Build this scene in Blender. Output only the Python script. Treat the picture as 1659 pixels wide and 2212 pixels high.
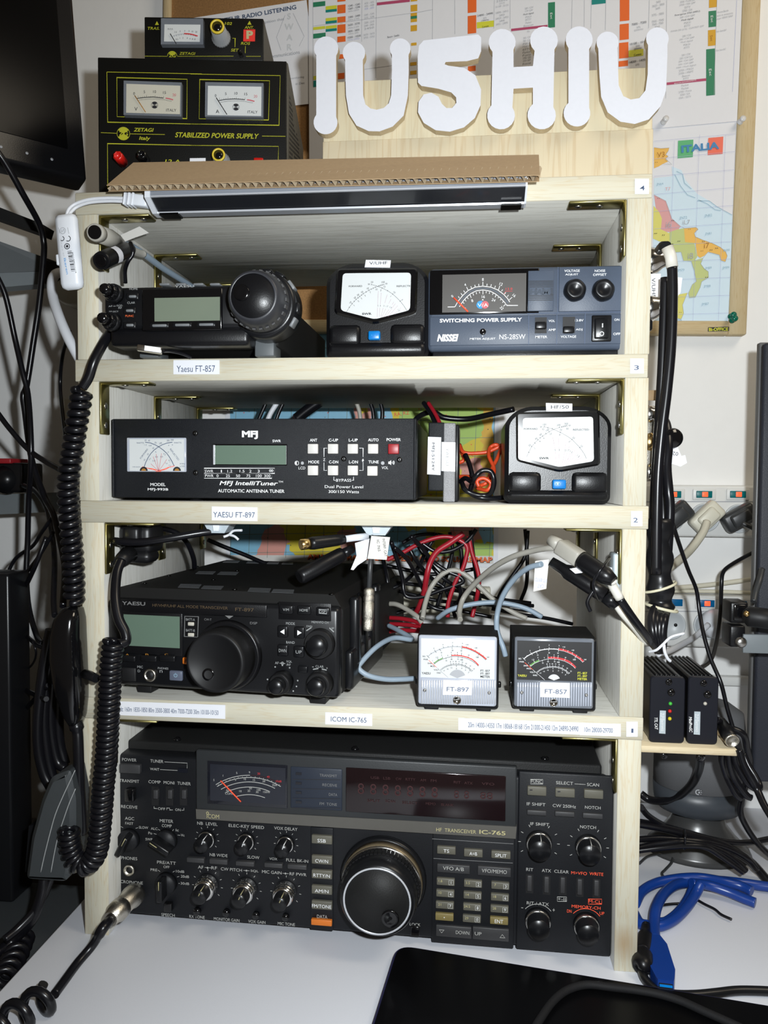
import bpy, bmesh, math, random
from mathutils import Vector, Matrix, geometry

for _o in list(bpy.data.objects):
    bpy.data.objects.remove(_o, do_unlink=True)
random.seed(11)
PI = math.pi
SC = bpy.context.scene
COL = SC.collection

# ------------------------------------------------------------------ camera
FPX = 1719.417                                   # focal length in pixels of the 1659 x 2212 frame
CAM = Vector((0.0970, -0.6594, 0.4067))
RX = Vector((0.9944, 0.1058, 0.0063)).normalized()      # image right
RZ = Vector((-0.1055, 0.9935, -0.0422)).normalized()    # view direction
RY = RZ.cross(RX).normalized()                           # image down
RX = RY.cross(RZ).normalized()
cam_data = bpy.data.cameras.new('camera')
cam = bpy.data.objects.new('camera', cam_data)
COL.objects.link(cam)
cam_data.sensor_fit = 'VERTICAL'
cam_data.sensor_height = 32.0
cam_data.lens = FPX * 32.0 / 2212.0
cam_data.clip_start = 0.02
m = Matrix.Identity(4)
for i in range(3):
    m[i][0], m[i][1], m[i][2], m[i][3] = RX[i], -RY[i], -RZ[i], CAM[i]
cam.matrix_world = m
SC.camera = cam

# ------------------------------------------------------------------ light
SC.view_settings.view_transform = 'Standard'
SC.view_settings.look = 'None'
SC.view_settings.gamma = 1.0
SC.view_settings.use_curve_mapping = False
SC.view_settings.exposure = 0.0
world = bpy.data.worlds.new('room_ambient')
SC.world = world
world.use_nodes = True
wb = world.node_tree.nodes['Background']
wb.inputs['Color'].default_value = (1.0, 0.80, 0.56, 1)
wb.inputs['Strength'].default_value = 0.065

FLASH = CAM + RX * 0.050 - RY * 0.045
def spot(name, loc, target, energy, size, blend, radius, color):
    l = bpy.data.lights.new(name, 'SPOT')
    l.energy = energy; l.spot_size = size; l.spot_blend = blend
    l.shadow_soft_size = radius; l.color = color
    o = bpy.data.objects.new(name, l); COL.objects.link(o)
    o.location = loc
    o.rotation_euler = (Vector(target) - Vector(loc)).to_track_quat('-Z', 'Y').to_euler()
    return o
spot('camera_flash', FLASH, (0.21, 0.10, 0.375), 29.5, math.radians(152), 1.0, 0.010, (0.92, 0.97, 1.0))
ceil = bpy.data.lights.new('ceiling_lamp', 'AREA')
ceil.energy = 6.5; ceil.size = 0.5; ceil.color = (1.0, 0.88, 0.70)
ceil_o = bpy.data.objects.new('ceiling_lamp', ceil); COL.objects.link(ceil_o)
ceil_o.location = (0.95, -0.40, 1.42)
ceil_o.rotation_euler = (Vector((0.35, 0.36, 0.80)) - Vector(ceil_o.location)).to_track_quat('-Z', 'Y').to_euler()

# ------------------------------------------------------------------ rays
def ray(u, v):
    return RZ + RX * ((u - 829.5) / FPX) + RY * ((v - 1106.0) / FPX)
def aty(u, v, y):
    d = ray(u, v); return CAM + d * ((y - CAM.y) / d.y)
def atz(u, v, z):
    d = ray(u, v); return CAM + d * ((z - CAM.z) / d.z)
def atx(u, v, x):
    d = ray(u, v); return CAM + d * ((x - CAM.x) / d.x)

# ------------------------------------------------------------------ materials
MATS = {}
def lin(c):
    return tuple(((x / 255.0) / 12.92 if x / 255.0 <= 0.04045 else ((x / 255.0 + 0.055) / 1.055) ** 2.4) for x in c)
def mat(name, col=None, rough=0.5, metal=0.0, var=0.06, scale=120.0, bump=0.0, bscale=900.0, coat=0.0,
        emit=None, trans=0.0, spec=0.5, alpha=1.0):
    if name in MATS: return MATS[name]
    M = bpy.data.materials.new(name); M.use_nodes = True
    nt = M.node_tree; b = nt.nodes['Principled BSDF']
    tc = nt.nodes.new('ShaderNodeTexCoord')
    nz = nt.nodes.new('ShaderNodeTexNoise'); nz.inputs['Scale'].default_value = scale
    nz.inputs['Detail'].default_value = 3.0
    nt.links.new(tc.outputs['Object'], nz.inputs['Vector'])
    mx = nt.nodes.new('ShaderNodeMix'); mx.data_type = 'RGBA'
    mx.inputs[6].default_value = tuple(max(0, c * (1 - var)) for c in col) + (1,)
    mx.inputs[7].default_value = tuple(min(1, c * (1 + var)) for c in col) + (1,)
    nt.links.new(nz.outputs['Fac'], mx.inputs[0])
    nt.links.new(mx.outputs[2], b.inputs['Base Color'])
    b.inputs['Roughness'].default_value = rough
    b.inputs['Metallic'].default_value = metal
    b.inputs['Specular IOR Level'].default_value = spec
    if coat: b.inputs['Coat Weight'].default_value = coat; b.inputs['Coat Roughness'].default_value = 0.06
    if trans: b.inputs['Transmission Weight'].default_value = trans
    if alpha < 1: b.inputs['Alpha'].default_value = alpha
    if emit:
        b.inputs['Emission Color'].default_value = tuple(emit[0]) + (1,)
        b.inputs['Emission Strength'].default_value = emit[1]
    if bump:
        n2 = nt.nodes.new('ShaderNodeTexNoise'); n2.inputs['Scale'].default_value = bscale
        nt.links.new(tc.outputs['Object'], n2.inputs['Vector'])
        bp = nt.nodes.new('ShaderNodeBump'); bp.inputs['Strength'].default_value = bump
        bp.inputs['Distance'].default_value = 0.0005
        nt.links.new(n2.outputs['Fac'], bp.inputs['Height'])
        nt.links.new(bp.outputs['Normal'], b.inputs['Normal'])
    MATS[name] = M
    return M

def wood(name, base, dark, axis, ring=26.0, knots=True, seed=0.0, strong=0.55):
    """pine: growth-ring streaks stretched along one axis, a few knots"""
    if name in MATS: return MATS[name]
    M = bpy.data.materials.new(name); M.use_nodes = True
    nt = M.node_tree; b = nt.nodes['Principled BSDF']
    tc = nt.nodes.new('ShaderNodeTexCoord')
    mp = nt.nodes.new('ShaderNodeMapping')
    s = [ring, ring, ring]; s[axis] = ring * 0.055
    mp.inputs['Scale'].default_value = s
    mp.inputs['Location'].default_value = (seed, seed * 1.7, seed * 0.6)
    nt.links.new(tc.outputs['Object'], mp.inputs['Vector'])
    n1 = nt.nodes.new('ShaderNodeTexNoise'); n1.inputs['Scale'].default_value = 5.0
    n1.inputs['Detail'].default_value = 4.0; n1.inputs['Distortion'].default_value = 0.25
    nt.links.new(mp.outputs['Vector'], n1.inputs['Vector'])
    ml = nt.nodes.new('ShaderNodeMath'); ml.operation = 'MULTIPLY'; ml.inputs[1].default_value = 9.0
    nt.links.new(n1.outputs['Fac'], ml.inputs[0])
    fr = nt.nodes.new('ShaderNodeMath'); fr.operation = 'FRACT'
    nt.links.new(ml.outputs[0], fr.inputs[0])
    rp = nt.nodes.new('ShaderNodeValToRGB')
    e = rp.color_ramp.elements
    e[0].position = 0.0; e[0].color = tuple(base) + (1,)
    e[1].position = 1.0; e[1].color = tuple(base) + (1,)
    for p_, k in ((0.55, 0.0), (0.82, strong), (0.93, 0.1)):
        x = e.new(p_); x.color = tuple(base[i] * (1 - k) + dark[i] * k for i in range(3)) + (1,)
    nt.links.new(fr.outputs[0], rp.inputs['Fac'])
    last = rp.outputs['Color']
    if knots:
        mk = nt.nodes.new('ShaderNodeMapping')
        ks = [7.0, 7.0, 7.0]; ks[axis] = 4.2
        mk.inputs['Scale'].default_value = ks
        mk.inputs['Location'].default_value = (seed * 3.1, 0.37 + seed, seed * 2.3)
        nt.links.new(tc.outputs['Object'], mk.inputs['Vector'])
        vo = nt.nodes.new('ShaderNodeTexVoronoi'); vo.inputs['Scale'].default_value = 1.0
        nt.links.new(mk.outputs['Vector'], vo.inputs['Vector'])
        kr = nt.nodes.new('ShaderNodeValToRGB')
        ke = kr.color_ramp.elements
        ke[0].position = 0.01; ke[0].color = (0.8, 0.8, 0.8, 1); ke[1].position = 0.075; ke[1].color = (0, 0, 0, 1)
        nt.links.new(vo.outputs['Distance'], kr.inputs['Fac'])
        mx = nt.nodes.new('ShaderNodeMix'); mx.data_type = 'RGBA'
        nt.links.new(kr.outputs['Color'], mx.inputs[0])
        nt.links.new(last, mx.inputs[6])
        mx.inputs[7].default_value = (dark[0] * 0.85, dark[1] * 0.75, dark[2] * 0.70, 1)
        last = mx.outputs[2]
    nt.links.new(last, b.inputs['Base Color'])
    b.inputs['Roughness'].default_value = 0.62
    b.inputs['Specular IOR Level'].default_value = 0.3
    bp = nt.nodes.new('ShaderNodeBump'); bp.inputs['Strength'].default_value = 0.12
    bp.inputs['Distance'].default_value = 0.0006
    nt.links.new(fr.outputs[0], bp.inputs['Height'])
    nt.links.new(bp.outputs['Normal'], b.inputs['Normal'])
    MATS[name] = M
    return M

def setup_mats():
    mat('black_plastic', (0.0050, 0.0050, 0.0060), 0.34, bump=0.12, spec=0.35)
    mat('black_gloss', (0.0035, 0.0035, 0.0042), 0.12, coat=0.2)
    mat('black_satin', (0.0065, 0.0068, 0.0080), 0.30, spec=0.35)
    mat('black_cable', (0.0050, 0.0050, 0.0068), 0.28, spec=0.4)
    mat('black_matte', (0.0085, 0.0082, 0.0078), 0.7, spec=0.25)
    mat('rubber', (0.0070, 0.0070, 0.0078), 0.5, spec=0.3)
    mat('icom_panel', (0.0072, 0.0078, 0.0098), 0.50, bump=0.12, spec=0.3)
    mat('icom_bezel', (0.026, 0.028, 0.030), 0.42, bump=0.1, spec=0.35)
    mat('icom_strip', (0.085, 0.081, 0.072), 0.40)
    mat('icom_cover', (0.011, 0.011, 0.011), 0.55, bump=0.25, spec=0.25)
    mat('icom_key', (0.105, 0.100, 0.078), 0.5)
    mat('icom_key_gold', (0.19, 0.15, 0.055), 0.5)
    mat('icom_key_dark', (0.034, 0.034, 0.036), 0.5)
    mat('icom_orange', (0.62, 0.16, 0.015), 0.5)
    mat('chrome', (0.75, 0.74, 0.72), 0.16, metal=1.0)
    mat('nickel', (0.60, 0.57, 0.50), 0.30, metal=1.0, bump=0.4, bscale=1500)
    mat('steel_screw', (0.45, 0.44, 0.42), 0.3, metal=1.0)
    mat('dark_screw', (0.05, 0.05, 0.05), 0.3, metal=1.0)
    mat('brass_zinc', (0.46, 0.42, 0.18), 0.30, metal=1.0, var=0.35, scale=60)
    mat('bracket_zinc', (0.40, 0.35, 0.14), 0.34, metal=1.0, var=0.35, scale=45)
    mat('gold_pin', (0.7, 0.48, 0.2), 0.25, metal=1.0)
    mat('silver_bar', (0.24, 0.26, 0.30), 0.35, metal=0.15, var=0.02)
    mat('silver_lip', (0.58, 0.60, 0.64), 0.25, metal=0.35, var=0.02)
    mat('lens_dark', (0.014, 0.015, 0.018), 0.22, coat=0.2)
    mat('white_plastic', (0.72, 0.75, 0.80), 0.35, var=0.02)
    mat('white_cable', (0.66, 0.68, 0.72), 0.45, var=0.02)
    mat('cream_cable', (0.60, 0.57, 0.46), 0.45, var=0.03)
    mat('grey_cable', (0.34, 0.325, 0.285), 0.45)
    mat('blue_grey_cable', (0.26, 0.33, 0.40), 0.45)
    mat('red_cable', (0.32, 0.010, 0.020), 0.38)
    mat('orange_wire', (0.60, 0.06, 0.015), 0.40)
    mat('blue_cable', (0.004, 0.036, 0.22), 0.32)
    mat('usb_tongue', (0.0, 0.20, 0.62), 0.35)
    mat('paper', (0.72, 0.73, 0.77), 0.7, var=0.015)
    mat('paper_grey', (0.60, 0.585, 0.55), 0.7, var=0.02)
    mat('white_paint', (0.62, 0.63, 0.68), 0.6, var=0.03, scale=300, bump=0.12, bscale=250)
    mat('card', (0.40, 0.28, 0.16), 0.85, var=0.09, scale=300)
    mat('card_edge', (0.50, 0.40, 0.27), 0.85)
    mat('lcd', (0.150, 0.180, 0.135), 0.35, coat=0.2, var=0.02)
    mat('lcd_green', (0.110, 0.165, 0.125), 0.35, coat=0.2, var=0.02)
    mat('nissei_blue', (0.062, 0.080, 0.115), 0.45, bump=0.12, spec=0.35)
    mat('nissei_dark', (0.020, 0.026, 0.040), 0.45, spec=0.35)
    mat('meter_white', (0.58, 0.60, 0.60), 0.5, var=0.01)
    mat('meter_cream', (0.52, 0.50, 0.42), 0.5, var=0.02)
    mat('meter_dark', (0.055, 0.050, 0.045), 0.4, var=0.05)
    mat('meter_black', (0.016, 0.016, 0.017), 0.4)
    mat('clear_plastic', (0.42, 0.45, 0.52), 0.14, var=0.06, coat=0.5)
    mat('clear_plastic_dim', (0.15, 0.165, 0.19), 0.14, var=0.1, coat=0.5)
    mat('cyan_button', (0.0, 0.17, 0.52), 0.35)
    mat('button_white', (0.58, 0.565, 0.54), 0.45)
    mat('button_red', (0.30, 0.012, 0.018), 0.4)
    mat('mfj_paint', (0.0060, 0.0072, 0.0098), 0.42, bump=0.6, bscale=2600, var=0.4, scale=3000, spec=0.3)
    mat('zetagi_black', (0.0045, 0.0045, 0.0040), 0.5, bump=0.2, spec=0.25)
    mat('zetagi_side', (0.085, 0.080, 0.062), 0.6, spec=0.3)
    mat('knob_grey', (0.26, 0.27, 0.28), 0.4)
    mat('knob_yellow', (0.66, 0.50, 0.04), 0.4)
    mat('red_post', (0.55, 0.012, 0.008), 0.3)
    mat('desk_white', (0.74, 0.76, 0.82), 0.5, var=0.02, scale=700, bump=0.05)
    mat('wall_paint', (0.80, 0.80, 0.79), 0.85, var=0.02, scale=60, bump=0.25, bscale=160)
    mat('cork', (0.36, 0.19, 0.07), 0.9, var=0.45, scale=500)
    mat('steel_grey', (0.085, 0.095, 0.10), 0.5)
    mat('steel_light', (0.155, 0.175, 0.185), 0.5)
    mat('dark_speaker', (0.020, 0.022, 0.030), 0.5, bump=0.5, bscale=1200, spec=0.3)
    mat('speaker_edge', (0.10, 0.10, 0.10), 0.4)
    mat('speaker_cloth', (0.135, 0.138, 0.145), 0.8, var=0.3, scale=2500)
    mat('speaker_base', (0.045, 0.052, 0.062), 0.4)
    mat('speaker_foot', (0.060, 0.060, 0.060), 0.30, metal=0.3)
    mat('tablet_glass', (0.0022, 0.0022, 0.0026), 0.30, spec=0.12)
    mat('tablet_edge', (0.02, 0.02, 0.06), 0.3)
    mat('ivory', (0.62, 0.60, 0.50), 0.45, var=0.02)
    mat('socket_white', (0.66, 0.665, 0.65), 0.4, var=0.02)
    mat('socket_grey', (0.50, 0.53, 0.55), 0.4, var=0.02)
    mat('plug_dark', (0.030, 0.032, 0.034), 0.4)
    mat('rocker_blue', (0.0, 0.10, 0.26), 0.3)
    mat('rocker_teal', (0.0, 0.13, 0.14), 0.3)
    mat('neon', (0.7, 0.06, 0.02), 0.4, emit=((1.0, 0.10, 0.03), 1.2))
    mat('heat_white', (0.62, 0.60, 0.54), 0.35)
    mat('mic_grey', (0.040, 0.045, 0.048), 0.5, bump=0.1)
    mat('mic_line', (0.30, 0.31, 0.31), 0.4)
    mat('sleeve', (0.010, 0.010, 0.011), 0.7, var=0.8, scale=2500, spec=0.2)
    mat('led_green', (0.05, 0.45, 0.05), 0.3)
    mat('led_red', (0.55, 0.01, 0.01), 0.3)
    mat('led_yellow', (0.60, 0.50, 0.01), 0.3)
    mat('led_white', (0.50, 0.48, 0.42), 0.3)
    mat('pin_green', (0.0, 0.13, 0.08), 0.25)
    mat('pin_clear', (0.70, 0.70, 0.70), 0.25)
    mat('tie_clear', (0.58, 0.55, 0.40), 0.35)
    mat('glass_dark', (0.010, 0.011, 0.016), 0.12, coat=0.3)
    mat('icom_meter', (0.014, 0.016, 0.024), 0.3, coat=0.3)
    mat('icom_display', (0.010, 0.005, 0.006), 0.12, coat=0.3)
    mat('clip_grey', (0.42, 0.48, 0.52), 0.4)
    mat('wing_box', (0.007, 0.0078, 0.013), 0.4, spec=0.3)
    mat('red_wire_dark', (0.26, 0.008, 0.01), 0.4)
PRINT = {
 'w': (0.74, 0.75, 0.76), 'g': (0.40, 0.40, 0.38), 'dg': (0.16, 0.16, 0.16), 'k': (0.012, 0.012, 0.016), 'y': (0.52, 0.50, 0.03),
 'cream': (0.42, 0.38, 0.20), 'r': (0.52, 0.025, 0.03), 'or': (0.80, 0.13, 0.03), 'pr': (0.50, 0.10, 0.12), 'dr': (0.030, 0.003, 0.004),
 'gr': (0.10, 0.28, 0.05), 'bl': (0.02, 0.26, 0.62), 'gd': (0.36, 0.16, 0.02), 'fr': (0.95, 0.10, 0.04), 'lg': (0.30, 0.31, 0.31),
 'zy': (0.40, 0.40, 0.015), 'nav': (0.06, 0.09, 0.16), 'org': (0.75, 0.13, 0.015), 'lime': (0.62, 0.62, 0.04), 'teal': (0.0, 0.22, 0.20),
 'dgr': (0.02, 0.20, 0.10), 'amb': (0.62, 0.34, 0.02), 'mag': (0.42, 0.06, 0.14), 'lb': (0.50, 0.66, 0.78), 'sky': (0.60, 0.74, 0.84),
 'pk': (0.66, 0.34, 0.34), 'yl': (0.66, 0.62, 0.16), 'sand': (0.78, 0.46, 0.10), 'lgr': (0.50, 0.56, 0.22), 'ital': (0.10, 0.42, 0.18), 'itar': (0.80, 0.16, 0.10),
 'itab': (0.05, 0.22, 0.45), 'mgr': (0.35, 0.36, 0.38), 'nbl': (0.035, 0.050, 0.075), 'dot': (0.006, 0.006, 0.006), 'pw': (0.70, 0.71, 0.73), 'purp': (0.30, 0.05, 0.14),
 'eyl': (0.60, 0.48, 0.02), 'egr': (0.34, 0.50, 0.10), 'epk': (0.60, 0.27, 0.22), 'eor': (0.62, 0.36, 0.03), 'ebl': (0.26, 0.50, 0.66), 'egl': (0.16, 0.20, 0.16), 'bz': (0.085, 0.055, 0.025), 'red2': (0.68, 0.03, 0.02), 'lav': (0.40, 0.42, 0.62), 'rim': (0.07, 0.085, 0.11), 'tape': (0.58, 0.60, 0.62), 'lcyan': (0.25, 0.40, 0.50),
}
def pm(c):
    return mat('print_' + c, PRINT[c], 0.6, var=0.02)
setup_mats()

# ------------------------------------------------------------------ mesh builder
class MB:
    def __init__(s):
        s.v = []; s.f = []; s.sm = []
    def add(s, vs, fs, smooth=False):
        o = len(s.v)
        s.v += [tuple(p) for p in vs]
        s.f += [tuple(i + o for i in q) for q in fs]
        s.sm += [smooth] * len(fs)
        return s
    def box(s, x0, x1, y0, y1, z0, z1):
        v = [(x, y, z) for x in (x0, x1) for y in (y0, y1) for z in (z0, z1)]
        return s.add(v, [(0, 1, 3, 2), (4, 6, 7, 5), (0, 4, 5, 1), (2, 3, 7, 6), (0, 2, 6, 4), (1, 5, 7, 3)])
    def rbox(s, x0, x1, y0, y1, z0, z1, r, seg=2, M=None):
        bm = bmesh.new()
        bmesh.ops.create_cube(bm, size=1.0)
        for p in bm.verts:
            p.co = Vector(((x0 + x1) / 2 + p.co.x * (x1 - x0), (y0 + y1) / 2 + p.co.y * (y1 - y0), (z0 + z1) / 2 + p.co.z * (z1 - z0)))
        r = min(r, 0.49 * min(abs(x1 - x0), abs(y1 - y0), abs(z1 - z0)))
        bmesh.ops.bevel(bm, geom=bm.edges[:], offset=r, segments=seg, profile=0.5, affect='EDGES')
        return s.from_bm(bm, True, M)
    def from_bm(s, bm, smooth, M=None):
        bm.verts.index_update()
        vs = [(M @ p.co if M else p.co.copy()) for p in bm.verts]
        fs = [[q.index for q in fc.verts] for fc in bm.faces]
        s.add(vs, fs, smooth)
        bm.free()
        return s
    def obox(s, c, ax, ay, az, hx, hy, hz, r=0.0):
        """box with its own axes"""
        M = Matrix.Identity(4)
        for i in range(3):
            M[i][0], M[i][1], M[i][2], M[i][3] = ax[i], ay[i], az[i], c[i]
        if r: return s.rbox(-hx, hx, -hy, hy, -hz, hz, r, 2, M)
        v = [M @ Vector((x, y, z)) for x in (-hx, hx) for y in (-hy, hy) for z in (-hz, hz)]
        return s.add(v, [(0, 1, 3, 2), (4, 6, 7, 5), (0, 4, 5, 1), (2, 3, 7, 6), (0, 2, 6, 4), (1, 5, 7, 3)])
    def lathe(s, c, axis, prof, n=24, smooth=True, ribs=0, ribd=0.0):
        axis = Vector(axis).normalized(); c = Vector(c)
        a = axis.orthogonal().normalized(); b = axis.cross(a)
        vs = []; fs = []
        for (r, h) in prof:
            for i in range(n):
                t = 2 * PI * i / n
                rr = r * (1 - ribd * (0.5 + 0.5 * math.cos(ribs * t))) if ribs else r
                vs.append(c + axis * h + a * (rr * math.cos(t)) + b * (rr * math.sin(t)))
        for k in range(len(prof) - 1):
            for i in range(n):
                j = (i + 1) % n
                fs.append((k * n + i, k * n + j, (k + 1) * n + j, (k + 1) * n + i))
        s.add(vs, fs, smooth)
        o = len(s.v) - len(vs)
        if prof[0][0] > 1e-6: s.f.append(tuple(o + i for i in reversed(range(n)))); s.sm.append(False)
        if prof[-1][0] > 1e-6: s.f.append(tuple(o + (len(prof) - 1) * n + i for i in range(n))); s.sm.append(False)
        return s
    def tube(s, pts, r, n=8, caps=True):
        pts = [Vector(p) for p in pts]
        if len(pts) < 2: return s
        rr = r if isinstance(r, (list, tuple)) else [r] * len(pts)
        t0 = (pts[1] - pts[0]).normalized()
        nrm = t0.orthogonal().normalized()
        vs = []; fs = []
        for i, p in enumerate(pts):
            if i == 0: t = t0
            elif i == len(pts) - 1: t = (pts[i] - pts[i - 1]).normalized()
            else:
                t = (pts[i + 1] - pts[i - 1])
                t = t.normalized() if t.length > 1e-9 else t0
            q = nrm - t * nrm.dot(t)
            nrm = q.normalized() if q.length > 1e-6 else t.orthogonal().normalized()
            b = t.cross(nrm)
            for k in range(n):
                a = 2 * PI * k / n
                vs.append(p + nrm * (rr[i] * math.cos(a)) + b * (rr[i] * math.sin(a)))
        for i in range(len(pts) - 1):
            for k in range(n):
                j = (k + 1) % n
                fs.append((i * n + k, i * n + j, (i + 1) * n + j, (i + 1) * n + k))
        s.add(vs, fs, True)
        if caps:
            o = len(s.v) - len(vs)
            s.f.append(tuple(o + k for k in reversed(range(n)))); s.sm.append(False)
            s.f.append(tuple(o + (len(pts) - 1) * n + k for k in range(n))); s.sm.append(False)
        return s
    def prism(s, poly, y0, y1, M=None, bevel=0.0):
        """polygon given in (x,z), extruded from y0 (front) to y1"""
        tri = geometry.tessellate_polygon([[Vector((a, b, 0)) for a, b in poly]])
        n = len(poly)
        A = sum(poly[i][0] * poly[(i + 1) % n][1] - poly[(i + 1) % n][0] * poly[i][1] for i in range(n))
        if A < 0: poly = poly[::-1]; tri = geometry.tessellate_polygon([[Vector((a, b, 0)) for a, b in poly]])
        rings = [(poly, y0)]
        if bevel:
            ins = inset(poly, bevel)
            rings = [(ins, y0), (poly, y0 + bevel)]
        rings.append((poly, y1))
        vs = []
        for pl, y in rings:
            vs += [Vector((a, y, b)) for a, b in pl]
        fs = []
        for k in range(len(rings) - 1):
            for i in range(n):
                j = (i + 1) % n
                fs.append((k * n + i, k * n + j, (k + 1) * n + j, (k + 1) * n + i))
        L = (len(rings) - 1) * n
        fs += [tuple(t) for t in tri] + [tuple(L + i for i in reversed(t)) for t in tri]
        if M: vs = [M @ p for p in vs]
        return s.add(vs, fs, False)
    def build(s, name, material, parent=None, recenter=True, face_mat=None):
        me = bpy.data.meshes.new(name)
        loc = Vector((0, 0, 0))
        if parent is None and recenter and s.v:
            xs = [p[0] for p in s.v]; ys = [p[1] for p in s.v]; zs = [p[2] for p in s.v]
            loc = Vector(((min(xs) + max(xs)) / 2, (min(ys) + max(ys)) / 2, min(zs)))
        me.from_pydata([(p[0] - loc.x, p[1] - loc.y, p[2] - loc.z) for p in s.v], [], s.f)
        me.polygons.foreach_set('use_smooth', s.sm)
        me.update()
        bm = bmesh.new(); bm.from_mesh(me)
        if len(bm.faces) < 60000: bmesh.ops.recalc_face_normals(bm, faces=bm.faces)
        bm.to_mesh(me); bm.free()
        me.materials.append(MATS[material] if isinstance(material, str) else material)
        if face_mat is not None:                 # second material on every face not pointing to the front
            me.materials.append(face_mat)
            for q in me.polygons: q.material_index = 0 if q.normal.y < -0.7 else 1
        o = bpy.data.objects.new(name, me); COL.objects.link(o)
        o.location = loc
        if parent: o.parent = parent
        return o

def inset(poly, d):
    n = len(poly); out = []
    for i in range(n):
        p0, p1, p2 = Vector(poly[i - 1]), Vector(poly[i]), Vector(poly[(i + 1) % n])
        e1 = (p1 - p0); e2 = (p2 - p1)
        if e1.length < 1e-9 or e2.length < 1e-9: out.append(tuple(p1)); continue
        e1.normalize(); e2.normalize()
        n1 = Vector((-e1.y, e1.x)); n2 = Vector((-e2.y, e2.x))
        m_ = (n1 + n2)
        if m_.length < 1e-6: out.append(tuple(p1)); continue
        m_.normalize()
        k = d / max(0.4, m_.dot(n1))
        out.append(tuple(p1 + m_ * k))
    return out

def spline(pts, k=8):
    """Catmull-Rom through the points"""
    P = [Vector(p) for p in pts]
    if len(P) < 3: return [P[0].lerp(P[-1], i / k) for i in range(k + 1)]
    P = [P[0] * 2 - P[1]] + P + [P[-1] * 2 - P[-2]]
    out = []
    for i in range(1, len(P) - 2):
        a, b, c, d = P[i - 1], P[i], P[i + 1], P[i + 2]
        for j in range(k):
            t = j / k
            out.append(0.5 * ((2 * b) + (c - a) * t + (2 * a - 5 * b + 4 * c - d) * t * t + (3 * b - a - 3 * c + d) * t ** 3))
    out.append(P[-2])
    return out

def tag(o, label, cat, group=None):
    o['label'] = label; o['category'] = cat
    if group: o['group'] = group
    return o
def thing(name, label, cat, loc=(0, 0, 0), rot=(0, 0, 0), group=None):
    o = bpy.data.objects.new(name, None); COL.objects.link(o)
    o.empty_display_size = 0.02
    o.location = loc; o.rotation_euler = rot
    return tag(o, label, cat, group)
def structure(o):
    o['kind'] = 'structure'; return o

# ------------------------------------------------------------------ text
TXT = {}
def text2d(s, bold=0.0, shear=0.0):
    key = (s, bold, shear)
    if key in TXT: return TXT[key]
    cu = bpy.data.curves.new('t', 'FONT'); cu.body = s; cu.resolution_u = 3
    cu.offset = bold; cu.shear = shear
    ob = bpy.data.objects.new('t', cu)
    me = ob.to_mesh()
    vs = [(p.co.x, p.co.y) for p in me.vertices]
    fs = [tuple(q.vertices) for q in me.polygons]
    ob.to_mesh_clear()
    bpy.data.objects.remove(ob); bpy.data.curves.remove(cu)
    if not vs: vs = [(0, 0), (0.001, 0), (0, 0.001)]; fs = [(0, 1, 2)]
    x0 = min(a for a, b in vs); x1 = max(a for a, b in vs); y0 = min(b for a, b in vs); y1 = max(b for a, b in vs)
    TXT[key] = (vs, fs, x0, x1, y0, y1)
    return TXT[key]

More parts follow.
